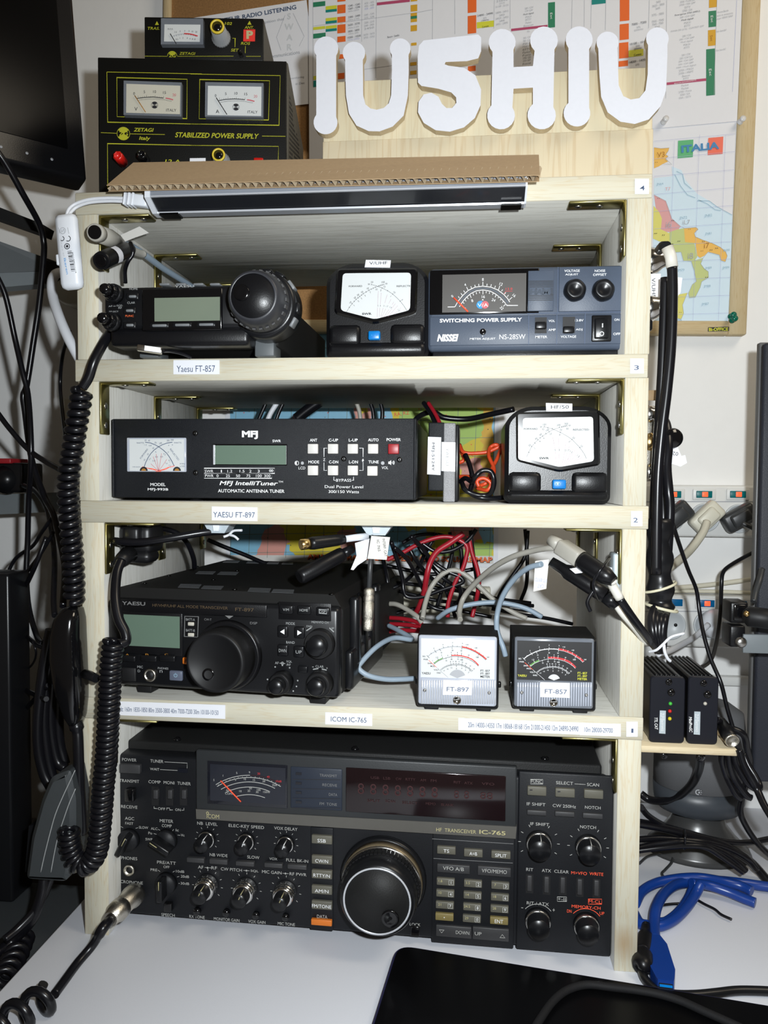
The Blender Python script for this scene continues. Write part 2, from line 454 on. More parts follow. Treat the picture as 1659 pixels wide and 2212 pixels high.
class Dev:
    """A thing with a front plane: local X right, Z up, Y into the thing.  Points may be given by where they are seen."""
    def __init__(s, name, label, cat, loc, yaw=0.0, pitch=0.0, group=None, roll=0.0):
        s.M = Matrix.Translation(Vector(loc)) @ Matrix.Rotation(yaw, 4, 'Z') @ Matrix.Rotation(pitch, 4, 'X') @ Matrix.Rotation(roll, 4, 'Y')
        s.root = thing(name, label, cat, loc, s.M.to_euler(), group)
        s.I = s.M.inverted()
        s.cl = s.I @ CAM
        s.Z = (0, 0, 1.0)
        s.pr = {}
    def z(s, ox, oy, k): s.Z = (ox, oy, k); return s
    def L(s, u, v, Y=0.0):
        u = s.Z[0] + u / s.Z[2]; v = s.Z[1] + v / s.Z[2]
        d = s.I.to_3x3() @ ray(u, v)
        p = s.cl + d * ((Y - s.cl.y) / d.y)
        return Vector((p.x, p.z))
    def sc(s, u, v, Y=0.0):
        return (s.L(u + 5, v, Y) - s.L(u - 5, v, Y)).length / 10, (s.L(u, v + 5, Y) - s.L(u, v - 5, Y)).length / 10
    def mb(s, col):
        return s.pr.setdefault(col, MB())
    def text(s, t, u, v, w, h, col='w', Y=-0.0004, rot=0.0, bold=0.0, shear=0.0):
        vs, fs, x0, x1, y0, y1 = text2d(t, bold, shear)
        c = s.L(u, v, Y); kx, kz = s.sc(u, v, Y)
        H = h * kz
        sz = H / max(1e-6, y1 - y0)
        sx = (w * kx) / max(1e-6, x1 - x0) if w else sz
        mx, my = (x0 + x1) / 2, (y0 + y1) / 2
        cr, sr = math.cos(math.radians(rot)), math.sin(math.radians(rot))
        out = []
        for a, b in vs:
            X = (a - mx) * sx; Zz = (b - my) * sz
            out.append((c.x + X * cr - Zz * sr, Y, c.y + X * sr + Zz * cr))
        s.mb(col).add(out, fs)
    def line(s, pts, w, col='w', Y=-0.0003, closed=False):
        P = [s.L(u, v, Y) for u, v in pts]
        kx, kz = s.sc(*pts[0], Y); W = w * 0.5 * (kx + kz) / 2
        s.ribbon(P, W, col, Y, closed)
    def ribbon(s, P, W, col, Y, closed=False):
        n = len(P); vs = []
        for i in range(n):
            a = P[i - 1] if (i > 0 or closed) else P[i]
            b = P[(i + 1) % n] if (i < n - 1 or closed) else P[i]
            d = b - a
            if d.length < 1e-9: d = Vector((1, 0))
            d.normalize(); nn = Vector((-d.y, d.x))
            k = W
            if 0 < i < n - 1 or closed:
                e = (P[i] - P[i - 1])
                if e.length > 1e-9:
                    e.normalize(); k = W / max(0.5, abs(nn.dot(Vector((-e.y, e.x)))))
            vs += [(P[i].x + nn.x * k, Y, P[i].y + nn.y * k), (P[i].x - nn.x * k, Y, P[i].y - nn.y * k)]
        fs = [(2 * i, 2 * i + 1, 2 * i + 3, 2 * i + 2) for i in range(n - 1)]
        if closed: fs.append((2 * n - 2, 2 * n - 1, 1, 0))
        s.mb(col).add(vs, fs)
    def rect(s, u0, v0, u1, v1, col, Y=-0.0003):
        q = [s.L(*p, Y) for p in ((u0, v0), (u1, v0), (u1, v1), (u0, v1))]
        s.mb(col).add([(p.x, Y, p.y) for p in q], [(0, 1, 2, 3)])
    def poly(s, pts, col, Y=-0.0003):
        q = [s.L(*p, Y) for p in pts]
        tri = geometry.tessellate_polygon([[Vector((p.x, p.y, 0)) for p in q]])
        s.mb(col).add([(p.x, Y, p.y) for p in q], [tuple(t) for t in tri])
    def disc(s, u, v, r, col, Y=-0.0003, n=20, a0=0, a1=360):
        c = s.L(u, v, Y); kx, kz = s.sc(u, v, Y); R_ = r * (kx + kz) / 2
        vs = [(c.x, Y, c.y)] + [(c.x + R_ * math.cos(math.radians(a0 + (a1 - a0) * i / n)), Y, c.y + R_ * math.sin(math.radians(a0 + (a1 - a0) * i / n))) for i in range(n + 1)]
        s.mb(col).add(vs, [(0, i, i + 1) for i in range(1, n + 1)])
    def ring(s, u, v, r, w, col, Y=-0.0003, a0=0, a1=360, n=28):
        c = s.L(u, v, Y); kx, kz = s.sc(u, v, Y); k = (kx + kz) / 2
        P = [Vector((c.x + r * k * math.cos(math.radians(a0 + (a1 - a0) * i / n)), c.y + r * k * math.sin(math.radians(a0 + (a1 - a0) * i / n)))) for i in range(n + 1)]
        s.ribbon(P, w * k / 2, col, Y)
    def ticks(s, u, v, r0, r1, angs, w, col='w', Y=-0.0003):
        c = s.L(u, v, Y); kx, kz = s.sc(u, v, Y); k = (kx + kz) / 2
        for a in angs:
            t = math.radians(a)
            P = [Vector((c.x + r * k * math.cos(t), c.y + r * k * math.sin(t))) for r in (r0, r1)]
            s.ribbon(P, w * k / 2, col, Y)
    def flush(s, parent=None, name='printed_lettering'):
        for col, b in s.pr.items():
            if b.f: b.build(name, pm(col), parent or s.root)['kind'] = 'stuff'
        s.pr = {}
    def box(s, name, u0, v0, u1, v1, y0, y1, material, r=0.0, parent=None, yref=None):
        Y = y0 if yref is None else yref
        a, b = s.L(u0, v0, Y), s.L(u1, v1, Y)
        c, d = s.L(u0, v1, Y), s.L(u1, v0, Y)
        x0, x1 = sorted(((a.x + c.x) / 2, (b.x + d.x) / 2))
        z0, z1 = sorted(((b.y + c.y) / 2, (a.y + d.y) / 2))
        B = MB()
        B.rbox(x0, x1, y0, y1, z0, z1, r) if r else B.box(x0, x1, y0, y1, z0, z1)
        return B.build(name, material, parent or s.root)
    def frame(s, name, u0, v0, u1, v1, wpx, y0, y1, material, parent=None):
        """rectangular rim"""
        a, b = s.L(u0, v0, y0), s.L(u1, v1, y0)
        x0, x1 = sorted((a.x, b.x)); z0, z1 = sorted((a.y, b.y))
        w = wpx * s.sc((u0 + u1) / 2, (v0 + v1) / 2, y0)[0]
        B = MB()
        B.box(x0, x0 + w, y0, y1, z0, z1); B.box(x1 - w, x1, y0, y1, z0, z1)
        B.box(x0 + w, x1 - w, y0, y1, z0, z0 + w); B.box(x0 + w, x1 - w, y0, y1, z1 - w, z1)
        return B.build(name, material, parent or s.root)
    def knob(s, name, u, v, r, prof, material, Y=0.0, n=28, ribs=0, ribd=0.0, parent=None):
        """prof: (radius factor, height towards the viewer in m); u, v, r seen at plane Y"""
        c = s.L(u, v, Y); kx, kz = s.sc(u, v, Y); R_ = r * (kx + kz) / 2
        B = MB().lathe((c.x, Y, c.y), (0, -1, 0), [(f * R_, h) for f, h in prof], n, True, ribs, ribd)
        return B.build(name, material, parent or s.root)
    def lbox(s, name, x0, x1, y0, y1, z0, z1, material, r=0.0, parent=None):
        B = MB()
        B.rbox(x0, x1, y0, y1, z0, z1, r) if r else B.box(x0, x1, y0, y1, z0, z1)
        return B.build(name, material, parent or s.root)

def helix(path, R_, turns, seg=14, ph=0.0):
    """coil wound about a path"""
    P = spline(path, 24)
    Ls = [0.0]
    for i in range(1, len(P)): Ls.append(Ls[-1] + (P[i] - P[i - 1]).length)
    tot = Ls[-1]; out = []; N = int(turns * seg); k = 0
    nrm = None
    for i in range(N + 1):
        d = tot * i / N
        while k < len(P) - 2 and Ls[k + 1] < d: k += 1
        f = (d - Ls[k]) / max(1e-9, Ls[k + 1] - Ls[k])
        p = P[k].lerp(P[k + 1], min(1, f)); a_ = max(0, k - 3); b_ = min(len(P) - 1, k + 4)
        t = (P[b_] - P[a_]).normalized()
        if nrm is None: nrm = Vector((0, -1, 0))
        nrm = (nrm - t * nrm.dot(t)).normalized(); bb = t.cross(nrm)
        an = ph + 2 * PI * i / seg
        out.append(p + nrm * (R_ * math.cos(an)) + bb * (R_ * math.sin(an)))
    return out

def cable(name, label, pts, r, material, cat='cable', group=None, k=8, n=8):
    """pts: (u, v, y) seen points with their depth, or Vectors"""
    P = [p if isinstance(p, Vector) else aty(*p) for p in pts]
    o = MB().tube(spline(P, k), r, n).build(name, material)
    return tag(o, label, cat, group)
# ================================================================== the room
WALL_Y = 0.36
w = MB().box(-1.1, 1.3, WALL_Y, WALL_Y + 0.12, -0.75, 1.9).build('wall_back', 'wall_paint'); structure(w)
f = MB().box(-2.2, 2.4, -2.6, 0.48, -0.77, -0.74).build('floor', mat('floor_tile', (0.32, 0.26, 0.20), 0.5)); structure(f)
desk = thing('desk', 'white laminate desk that carries the wooden rack', 'desk', (0.4, 0.0, -0.735))
def drel(b, name, m_): 
    o = b.build(name, m_, None, False); o.parent = desk; o.location = (-0.4, 0, 0.735); return o
drel(MB().rbox(-0.268, 1.25, -0.62, WALL_Y - 0.001, -0.026, 0.0, 0.002), 'desk_top', 'desk_white')
for lx in (-0.20, 1.18):
    for ly in (-0.56, 0.30):
        drel(MB().box(lx - 0.025, lx + 0.025, ly - 0.025, ly + 0.025, -0.735, -0.026), 'leg', 'steel_light')

# ================================================================== wooden rack
T = 0.0187; DEP = 0.267
ZS = {1: 0.1946, 2: 0.3670, 3: 0.4886, 4: 0.6304}
rack = thing('wooden_rack', 'home-made pine rack with four numbered shelves holding radio equipment', 'rack')
pine = (0.57, 0.54, 0.43); pine_d = (0.50, 0.38, 0.21)
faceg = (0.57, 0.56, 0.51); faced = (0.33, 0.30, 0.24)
EDGE = {4: (162, 438, 1409, 402), 3: (162, 800, 1400, 790), 2: (173, 1103, 1401, 1120), 1: (177, 1527, 1389.5, 1577)}
for k, (ul, vl, ur, vr) in EDGE.items():
    x0, x1 = aty(ul, vl, 0).x, aty(ur, vr, 0).x
    z0 = ZS[k]
    b = MB().rbox(x0, x1, 0.0, DEP, z0, z0 + T, 0.0006, 1)
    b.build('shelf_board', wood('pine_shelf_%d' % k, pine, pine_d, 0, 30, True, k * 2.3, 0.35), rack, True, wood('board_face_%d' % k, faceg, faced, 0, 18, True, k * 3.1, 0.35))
SIDE = [  # (outer u, inner u, v) left and right, lower z, upper z
    ((166, 212, 600), (1406, 1352, 600), ZS[3] + T, ZS[4]),
    ((170, 213, 950), (1399, 1348, 950), ZS[2] + T, ZS[3]),
    ((177, 225, 1300), (1393, 1341.5, 1340), ZS[1] + T, ZS[2]),
    ((181, 233, 1800), (1381, 1331, 1850), 0.0, ZS[1])]
INNER = []
for n_, (l, r_, z0, z1) in enumerate(SIDE):
    a0, a1 = aty(l[0], l[2], 0.0004).x, aty(l[1], l[2], 0.0004).x
    b0, b1 = aty(r_[1], r_[2], 0.0004).x, aty(r_[0], r_[2], 0.0004).x
    INNER.append((a1, b0))
    for j, (x0, x1) in enumerate(((a0, a1), (b0, b1))):
        MB().rbox(x0, x1, 0.0004, DEP - 0.001, z0, z1, 0.0005, 1).build(
            'side_panel', wood('pine_side_%d%d' % (n_, j), pine, pine_d, 2, 34, True, 1.3 + n_ * 1.9 + j * 5.1, 0.45), rack, True, wood('panel_face_%d%d' % (n_, j), (0.58, 0.57, 0.53), faced, 2, 18, True, 2.1 + n_ + j, 0.35))
# corner brackets
BL, BT, BW = 0.045, 0.0022, 0.0165
def bracket_mesh():
    b = MB()
    b.rbox(0, BT, 0, BW, -BL, 0, 0.0007, 1)
    b.rbox(BT * 0.6, BL, 0, BW, -BT, 0, 0.0007, 1)
    return b
bk = bracket_mesh().build('corner_bracket', 'bracket_zinc', rack)
bscrew = MB().lathe((0, 0, 0), (1, 0, 0), [(0.0030, 0), (0.0026, 0.0007), (0.0012, 0.0011), (0.0, 0.0007)], 12).build('screw', 'steel_screw', bk)
bscrew.location = (BT, BW / 2, -0.020)
first = True
def put_bracket(x, y, z, flip):
    global first
    if first: o = bk; first = False; sc_ = [bscrew]
    else:
        o = bk.copy(); COL.objects.link(o); o.parent = rack; sc_ = []
    o.location = (x, y, z); o.scale = (-1 if flip else 1, 1, 1)
    spots = [((BT, BW / 2, -0.020), (0, 0, 0)), ((BT, BW / 2, -0.037), (0, 0, 0)), ((0.020, BW / 2, -BT), (0, PI / 2, 0)), ((0.037, BW / 2, -BT), (0, PI / 2, 0))]
    for i, (lc, rt) in enumerate(spots):
        q = sc_[0] if (i == 0 and sc_) else bscrew.copy()
        if q is not bscrew: COL.objects.link(q)
        q.parent = o; q.location = lc; q.rotation_euler = rt
for n_, (z1, ys) in enumerate(((ZS[4], (0.001, 0.121, 0.245)), (ZS[3], (0.001, 0.121, 0.248)), (ZS[2], (0.001, 0.121, 0.248)), (ZS[1], (0.001, 0.121)))):
    for y in ys:
        put_bracket(INNER[n_][0] + 0.0002, y, z1 - 0.0002, False)
        put_bracket(INNER[n_][1] - 0.0002, y, z1 - 0.0002, True)
# paper labels on the shelf fronts
class Lab(Dev):
    def __init__(s, root):
        s.M = Matrix.Identity(4); s.I = s.M; s.cl = CAM.copy(); s.root = root; s.Z = (0, 0, 1.0); s.pr = {}
RK = Lab(rack)
def label(u0, v0, u1, v1, txt, tu, tv, tw, th, skew=0.0, bold=0.0, col='nav'):
    """paper strip; skew = drop in v from left to right"""
    Yp = -0.0006
    q = [RK.L(*p, Yp) for p in ((u0, v0), (u1, v0 + skew), (u1, v1 + skew), (u0, v1))]
    vs = [(p.x, Yp, p.y) for p in q] + [(p.x, -0.0001, p.y) for p in q]
    o = MB().add(vs, [(0, 1, 2, 3), (4, 7, 6, 5), (0, 4, 5, 1), (1, 5, 6, 2), (2, 6, 7, 3), (3, 7, 4, 0)]).build('paper_label', 'paper', rack)
    rot = -math.degrees(math.atan2(skew, u1 - u0)) if skew else 0
    for (t, a, b_, c, d) in (zip(txt, tu, tv, tw, th) if isinstance(txt, (list, tuple)) else [(txt, tu, tv, tw, th)]):
        RK.text(t, a, b_, c, d, col, Y=-0.0009, rot=0, bold=bold)
    RK.flush(o)
label(1371.5, 386, 1402, 419, '4', 1387.5, 406, 11, 10, 0, 0.01)
label(1361.5, 774.5, 1391, 806.5, '3', 1375, 794, 10.5, 10, 0, 0.01)
label(1363, 1104, 1387.5, 1136.5, '2', 1373, 1123.5, 10, 10, 0, 0.01)
label(1353, 1559, 1377.5, 1591.5, '1', 1366, 1578.5, 4.5, 9, 0, 0.01)
label(374.5, 778, 474, 808.5, 'Yaesu FT-857', 423, 796.5, 83, 14)
label(457.5, 1094, 556, 1124, 'YAESU FT-897', 505.5, 1112, 90, 12, 2)
label(258, 1515, 486.5, 1545, ['Hz: 160m 1830-1850 80m 3500-3800 40m 7000-7200 30m 10100-10150'], [364], [1535.5], [214], [10], 8)
label(702.5, 1538.5, 804, 1564.5, 'ICOM IC-765', 753, 1554.5, 77, 10.5, 4)
label(990, 1551, 1252, 1577, ['20m 14000-14350 17m 18068-18168 15m 21000-21450 12m 24890-24990'], [1129.5], [1570], [238], [11], 10)
label(1252.3, 1561, 1341, 1588, '10m 28000-29700', 1293, 1577, 61, 10, 3)
# ================================================================== HF transceiver at the bottom
ID = Dev('transceiver', 'wide dark grey transceiver with a large tuning dial standing on the desk', 'radio', (-0.2245, 0.0261, 0.0), -0.02626)
IW = 0.4419
ID.lbox('front_panel', 0, IW, 0.0, 0.020, 0.006, 0.154, 'icom_panel', 0.003)
ID.lbox('cover', 0.004, IW - 0.004, 0.018, 0.30, 0.010, 0.161, 'icom_cover', 0.002)
for u, v in ((383, 1606), (767, 1623), (1177, 1646)):
    p = ID.L(u, v, 0.026)
    MB().lathe((p.x, 0.026, 0.1608), (0, 0, 1), [(0.0036, 0), (0.0034, 0.0016), (0.002, 0.0028), (0, 0.0030)], 14).build('cover_screw', 'black_gloss', ID.root)
for x in (0.03, IW - 0.03):
    MB().lathe((x, 0.03, 0.0), (0, 0, 1), [(0.010, 0), (0.010, 0.010)], 16).build('foot', 'rubber', ID.root)
    MB().lathe((x, 0.27, 0.0), (0, 0, 1), [(0.010, 0), (0.010, 0.012)], 16).build('foot', 'rubber', ID.root)
# --- display bezel
ID.z(150, 1520, 2.9105)
ID.z(0, 0, 1)
bez = ID.box('display_bezel', 423, 1638, 1116, 1790, -0.005, 0.002, 'icom_bezel', 0.0015)
# sloping light strip with the model name
q = [ID.L(*p, -0.0055) for p in ((423, 1748), (1116, 1786), (1114, 1812), (424, 1769))]
MB().add([(p.x, -0.0056, p.y) for p in q] + [(p.x, 0.001, p.y) for p in q],
         [(0, 1, 2, 3), (4, 7, 6, 5), (0, 4, 5, 1), (1, 5, 6, 2), (2, 6, 7, 3), (3, 7, 4, 0)]).build('name_strip', 'icom_strip', ID.root)
ID.z(150, 1520, 2.9105)
YB = -0.0053
ID.text('ICOM', 902, 709, 78, 26, 'cream', Y=-0.0060)
ID.ring(868, 688, 7, 4, 'cream', Y=-0.0060)
ID.z(620, 1580, 3.318)
ID.text('HF  TRANSCEIVER', 1212, 712, 285, 26, 'cream', Y=-0.0060)
ID.text('IC-765', 1472, 725, 188, 30, 'cream', Y=-0.0060, bold=0.02)
ID.flush()
# --- S meter
ID.z(150, 1520, 2.9105)
mt = ID.box('meter_window', 866, 374, 1370, 645, -0.0056, 0.0, 'glass_dark', 0.0005)
ID.box('meter_face', 884, 392, 1358, 622, -0.0060, -0.0050, 'icom_meter', 0, mt)
YM = -0.0063
def arcpts(cx, cy, r, a0, a1, n=20):
    return [(cx + r * math.cos(math.radians(a0 + (a1 - a0) * i / n)), cy - r * math.sin(math.radians(a0 + (a1 - a0) * i / n))) for i in range(n + 1)]
for r, a0, a1, c in ((392, 122, 89, 'g'), (392, 88, 58, 'dr'), (378, 122, 58, 'g'), (350, 120, 62, 'g'), (318, 118, 66, 'g'), (270, 108, 68, 'g')):
    ID.line(arcpts(1128, 842, r, a0, a1), 4, c, Y=YM)
for a in range(60, 122, 4):
    ID.line(arcpts(1128, 842, 378, a, a, 1)[:1] + arcpts(1128, 842, 386, a, a, 1)[:1], 2.5, 'g', Y=YM)
for t, u, v, c in (('1', 965, 452, 'g'), ('5', 1052, 436, 'g'), ('9', 1132, 432, 'g'), ('20', 1190, 440, 'r'), ('40', 1250, 460, 'r'), ('60dB', 1315, 488, 'r'),
                   ('S', 908, 480, 'g'), ('5', 1044, 478, 'g'), ('10', 1103, 474, 'g'), ('15', 1160, 480, 'g'), ('20', 1222, 488, 'g'), ('25A', 1290, 512, 'g'), ('ALC', 1000, 545, 'g'),
                   ('50', 1138, 532, 'g'), ('100', 1190, 542, 'g'), ('150W', 1240, 556, 'g'), ('10', 1075, 550, 'g'), ('20', 1128, 548, 'g'), ('30', 1180, 556, 'g'), ('COMP', 1005, 566, 'g')):
    ID.text(t, u, v, None, 13, c, Y=YM)
ID.flush(mt, 'meter_scale')
a, b = ID.L(950, 484, -0.0068), ID.L(1078, 617, -0.0068)
MB().tube([(a.x, -0.0068, a.y), (b.x, -0.0068, b.y)], 0.0006, 6).build('needle', pm('fr'), mt)
# --- indicator block
ID.z(620, 1580, 3.318)
ib = ID.box('indicator_block', 24, 262, 395, 560, -0.0058, 0.0, 'nissei_dark', 0.0008)
for i, t in enumerate(('TRANSMIT', 'RECEIVE', 'DATA', 'FM  TONE')):
    v = 305 + i * 68
    ID.line([(42, v + 36 + 2), (382, v + 38 + 4)], 4, 'k', Y=-0.0062)
    ID.box('indicator_lamp', 62, v - 10, 104, v + 8, -0.0064, -0.005, 'glass_dark', 0, ib)
    ID.text(t, 296 + (0, 10, 34, 0)[i], v + 12, (124, 104, 60, 124)[i], 20, 'dg', Y=-0.0062)
ID.flush(ib)
# --- frequency display
fd = ID.box('frequency_display', 420, 290, 1568, 612, -0.0058, 0.0, 'icom_display', 0.0008)
for i in range(7):
    ID.text('8', 530 + i * 88, 410 + i * 4.5, 46, 78, 'dr', Y=-0.0062)
for i in range(2):
    ID.text('8', 1215 + i * 72, 452 + i * 3, 36, 56, 'dr', Y=-0.0062)
ID.text('88', 1430, 462, 90, 48, 'dr', Y=-0.0062)
for t, u, v, w_ in (('USB', 630, 332, 60), ('LSB', 715, 336, 50), ('CW', 800, 340, 40), ('RTTY', 885, 344, 70), ('AM', 975, 349, 40), ('FM', 1050, 353, 40), ('RIT', 1220, 364, 50), ('ATX', 1300, 370, 60), ('VFO', 1440, 376, 90),
                    ('SPLIT', 620, 497, 90), ('SCAN', 740, 500, 70), ('SELECT', 880, 512, 110), ('MEMO', 1030, 518, 70), ('BLANK', 1150, 526, 90)):
    ID.text(t, u, v, w_, 18, 'dr', Y=-0.0062)
ID.flush(fd, 'display_segments')
# --- right hand control block
ID.z(920, 1580, 3.318)
ID.box('control_block', 655, 302, 1338, 1590, -0.0020, 0.001, 'icom_panel', 0.0015)
YR = -0.0024
def keys(name, rects, material, y0, base=0.0, r=0.0007):
    for (u0, v0, u1, v1) in rects:
        ID.box(name, u0, v0, u1, v1, y0, base, material, r)
keys('push_key', [(728, 398, 864, 462), (928, 412, 1068, 474), (1134, 422, 1272, 484)], 'icom_key', -0.0052)
keys('push_key', [(725, 568, 864, 604), (925, 578, 1066, 614), (1124, 590, 1268, 628)], 'icom_key_dark', -0.0052)
for t, u, v, w_, c in (('FUNC', 794, 359, 78, 'g'), ('SELECT', 994, 370, 122, 'g'), ('SCAN', 1198, 382, 86, 'g'), ('IF SHIFT', 790, 522, 134, 'g'), ('CW 250Hz', 992, 535, 166, 'g'), ('NOTCH', 1196, 546, 112, 'g'),
                       ('IF SHIFT', 816, 665, 134, 'g'), ('NOTCH', 1162, 686, 114, 'g'), ('RIT', 744, 990, 50, 'g'), ('ATX', 864, 998, 66, 'g'), ('CLEAR', 972, 1005, 104, 'g'), ('M>VFO', 1098, 1016, 112, 'fr'), ('WRITE', 1222, 1022, 100, 'fr'),
                       ('RIT / ATX', 802, 1234, 158, 'g'), ('MEMORY-CH', 1148, 1260, 206, 'fr'), ('DN', 1028, 1288, 32, 'fr'), ('UP', 1262, 1304, 34, 'fr'), ('-', 690, 1264, 14, 'g'), ('+', 916, 1280, 16, 'g'), ('M-CL', 1212, 1220, 90, 'fr'), ('+-II', 974, 1202, 56, 'g')):
    ID.text(t, u, v, w_, 4 if t == '-' else 22, c, Y=YR)
for (u0, v0, u1, v1, c) in ((750, 344, 838, 376, 'g'), (1164, 1202, 1260, 1238, 'fr'), (942, 1186, 1008, 1218, 'g')):
    ID.line([(u0, v0), (u1, v0), (u1, v1), (u0, v1)], 3, c, Y=YR, closed=True)
ID.line([(1066, 376), (1144, 380)], 3, 'g', Y=YR)
ID.rect(744, 416, 764, 424, 'k', Y=-0.0056); ID.rect(944, 428, 964, 436, 'k', Y=-0.0056)
def skirt_knob(u, v, r, h, mark=None):
    """round knob with a bright skirt ring; u, v, r at the panel"""
    ID.knob('control_knob', u, v, r * 0.95, [(1.02, 0.0), (1.0, 0.003), (0.90, 0.0045), (0.86, 0.005), (0.84, h * 0.92), (0.78, h), (0.0, h)], 'black_satin', Y=-0.002, n=32)
    ID.knob('knob_ring', u, v, r * 0.95, [(0.99, 0.0026), (0.975, 0.0046), (0.885, 0.0053), (0.86, 0.0050)], 'chrome', Y=-0.002, n=32)
    if mark is not None:
        c = ID.L(u, v, -0.002); kx, kz = ID.sc(u, v); R_ = r * 0.80 * (kx + kz) / 2
        t = math.radians(mark)
        d = Vector((math.cos(t), math.sin(t)))
        p0 = c + d * R_ * 1.0; p1 = c + d * R_ * 0.55
        MB().tube([(p0.x, -0.002 - 0.006, p0.y), (p0.x, -0.002 - h * 0.97, p0.y), (p1.x, -0.0026 - h, p1.y)], 0.00035, 5).build('pointer_line', pm('g'), ID.root)
for u, v in ((810, 798), (1162, 826)):
    ID.ticks(u, v, 128, 146, [i * 30 + 0 for i in range(-1, 8)], 4, 'g', Y=YR)
    skirt_knob(u, v, 96, 0.0165, 85)
for u, v in ((802, 1352), (1148, 1386)):
    skirt_knob(u, v, 96, 0.0165)
ID.ring(802, 1352, 116, 4, 'g', Y=YR, a0=38, a1=140)
ID.ring(1148, 1386, 118, 4, 'fr', Y=YR, a0=36, a1=140)
for (u0, v0) in ((726, 1036), (848, 1046), (964, 1050), (1086, 1062), (1206, 1070)):
    ID.box('slide_slot', u0 - 10, v0 - 12, u0 + 44, v0 + 124, -0.0023, 0, 'dot_black' if 'dot_black' in MATS else mat('dot_black', (0.004, 0.004, 0.005), 0.6), 0)
    ID.box('slide_key', u0, v0, u0 + 34, v0 + 112, -0.0050, 0, 'icom_key_dark', 0.0006)
ID.flush()
# --- keypad
ID.z(620, 1580, 3.318)
ID.box('keypad_block', 1040, 745, 1628, 1535, -0.0012, 0.001, 'icom_panel', 0.0008)
ID.line([(1050, 910), (1618, 944)], 4, 'dg', Y=-0.0016)
ID.line([(1040, 770), (1622, 806)], 4, 'dg', Y=-0.0016)
KP = [(1075, 828, 1208, 882, 'TS', 'icom_key'), (1268, 848, 1402, 902, 'A=B', 'icom_key'), (1464, 862, 1602, 914, 'SPLIT', 'icom_key')]
for (u0, v0, u1, v1, t, m_) in KP:
    ID.box('key', u0, v0, u1, v1, -0.0042, 0, m_, 0.0006)
    ID.text(t, (u0 + u1) / 2, (v0 + v1) / 2 + 2, 40 + 14 * (len(t) - 2), 24, 'w', Y=-0.0046)
for (u0, v0, u1, v1, t) in ((1075, 958, 1310, 1018, 'VFO A/B'), (1366, 974, 1605, 1040, 'VFO/MEMO')):
    ID.box('key', u0, v0, u1, v1, -0.0042, 0, 'icom_key_dark', 0.0006)
    ID.text(t, (u0 + u1) / 2, (v0 + v1) / 2 - 4, 150 if len(t) == 7 else 180, 26, 'g', Y=-0.0046)
rows = [[('1.8', '1'), ('3.5', '2'), ('7', '3')], [('10', '4'), ('14', '5'), ('18', '6')], [('21', '7'), ('24.5', '8'), ('28', '9')], [('', '.'), ('29', '0'), ('', 'ENT')]]
for r_, row in enumerate(rows):
    for c_, (l, d) in enumerate(row):
        u0 = 1072 + c_ * 196 - r_ * 3; v0 = 1056 + r_ * 84 + c_ * 14
        gold = d in ('.', 'ENT')
        ID.box('number_key', u0, v0, u0 + 130, v0 + 50, -0.0042, 0, 'icom_key_gold' if gold else 'icom_key', 0.0006)
        if gold:
            ID.text(d, u0 + 64, v0 + 26, 60 if d == 'ENT' else 8, 26 if d == 'ENT' else 8, 'w', Y=-0.0046)
        else:
            ID.text(l, u0 + 28, v0 + 16, None, 18, 'cream', Y=-0.0046)
            ID.text(d, u0 + 104, v0 + 28, None, 20, 'w', Y=-0.0046)
            ID.line([(u0 + 88, v0 + 12), (u0 + 120, v0 + 13), (u0 + 120, v0 + 45), (u0 + 88, v0 + 44)], 3, 'g', Y=-0.0046, closed=True)
for (u0, v0, u1, v1) in ((1068, 1398, 1322, 1478), (1330, 1412, 1590, 1500)):
    ID.box('key', u0, v0, u1, v1, -0.0036, 0, 'icom_key_dark', 0.0006)
ID.text('DOWN', 1258, 1443, 96, 25, 'g', Y=-0.0040); ID.text('UP', 1370, 1450, 48, 24, 'g', Y=-0.0040)
ID.line([(1092, 1422), (1126, 1424), (1108, 1444)], 3, 'g', Y=-0.0040, closed=True)
ID.line([(1526, 1478), (1562, 1480), (1543, 1456)], 3, 'g', Y=-0.0040, closed=True)
# mode keys
ID.box('mode_column', 168, 690, 330, 1425, -0.0012, 0.001, 'icom_panel', 0.0006)
for t, v in (('SSB', 782), ('CW/N', 928), ('RTTY/N', 1032), ('AM/N', 1143), ('FM/TONE', 1252)):
    ID.box('mode_key', 176, v - 34, 322, v + 26, -0.0042, 0, 'icom_key', 0.0006)
    ID.text(t, 248, v + 2, (60, 92, 118, 98, 138)[('SSB', 'CW/N', 'RTTY/N', 'AM/N', 'FM/TONE').index(t)], 24, 'w', Y=-0.0046)
ID.box('data_key', 172, 1352, 320, 1394, -0.0042, 0, 'icom_orange', 0.0006)
ID.text('DATA', 252, 1328, 74, 24, 'g', Y=-0.0016)
ID.text('LOCK', 918, 1384, 76, 20, 'g', Y=-0.0006)
ID.box('lock_switch', 886, 1400, 950, 1470, -0.003, 0, 'black_gloss', 0.0006)
ID.flush()
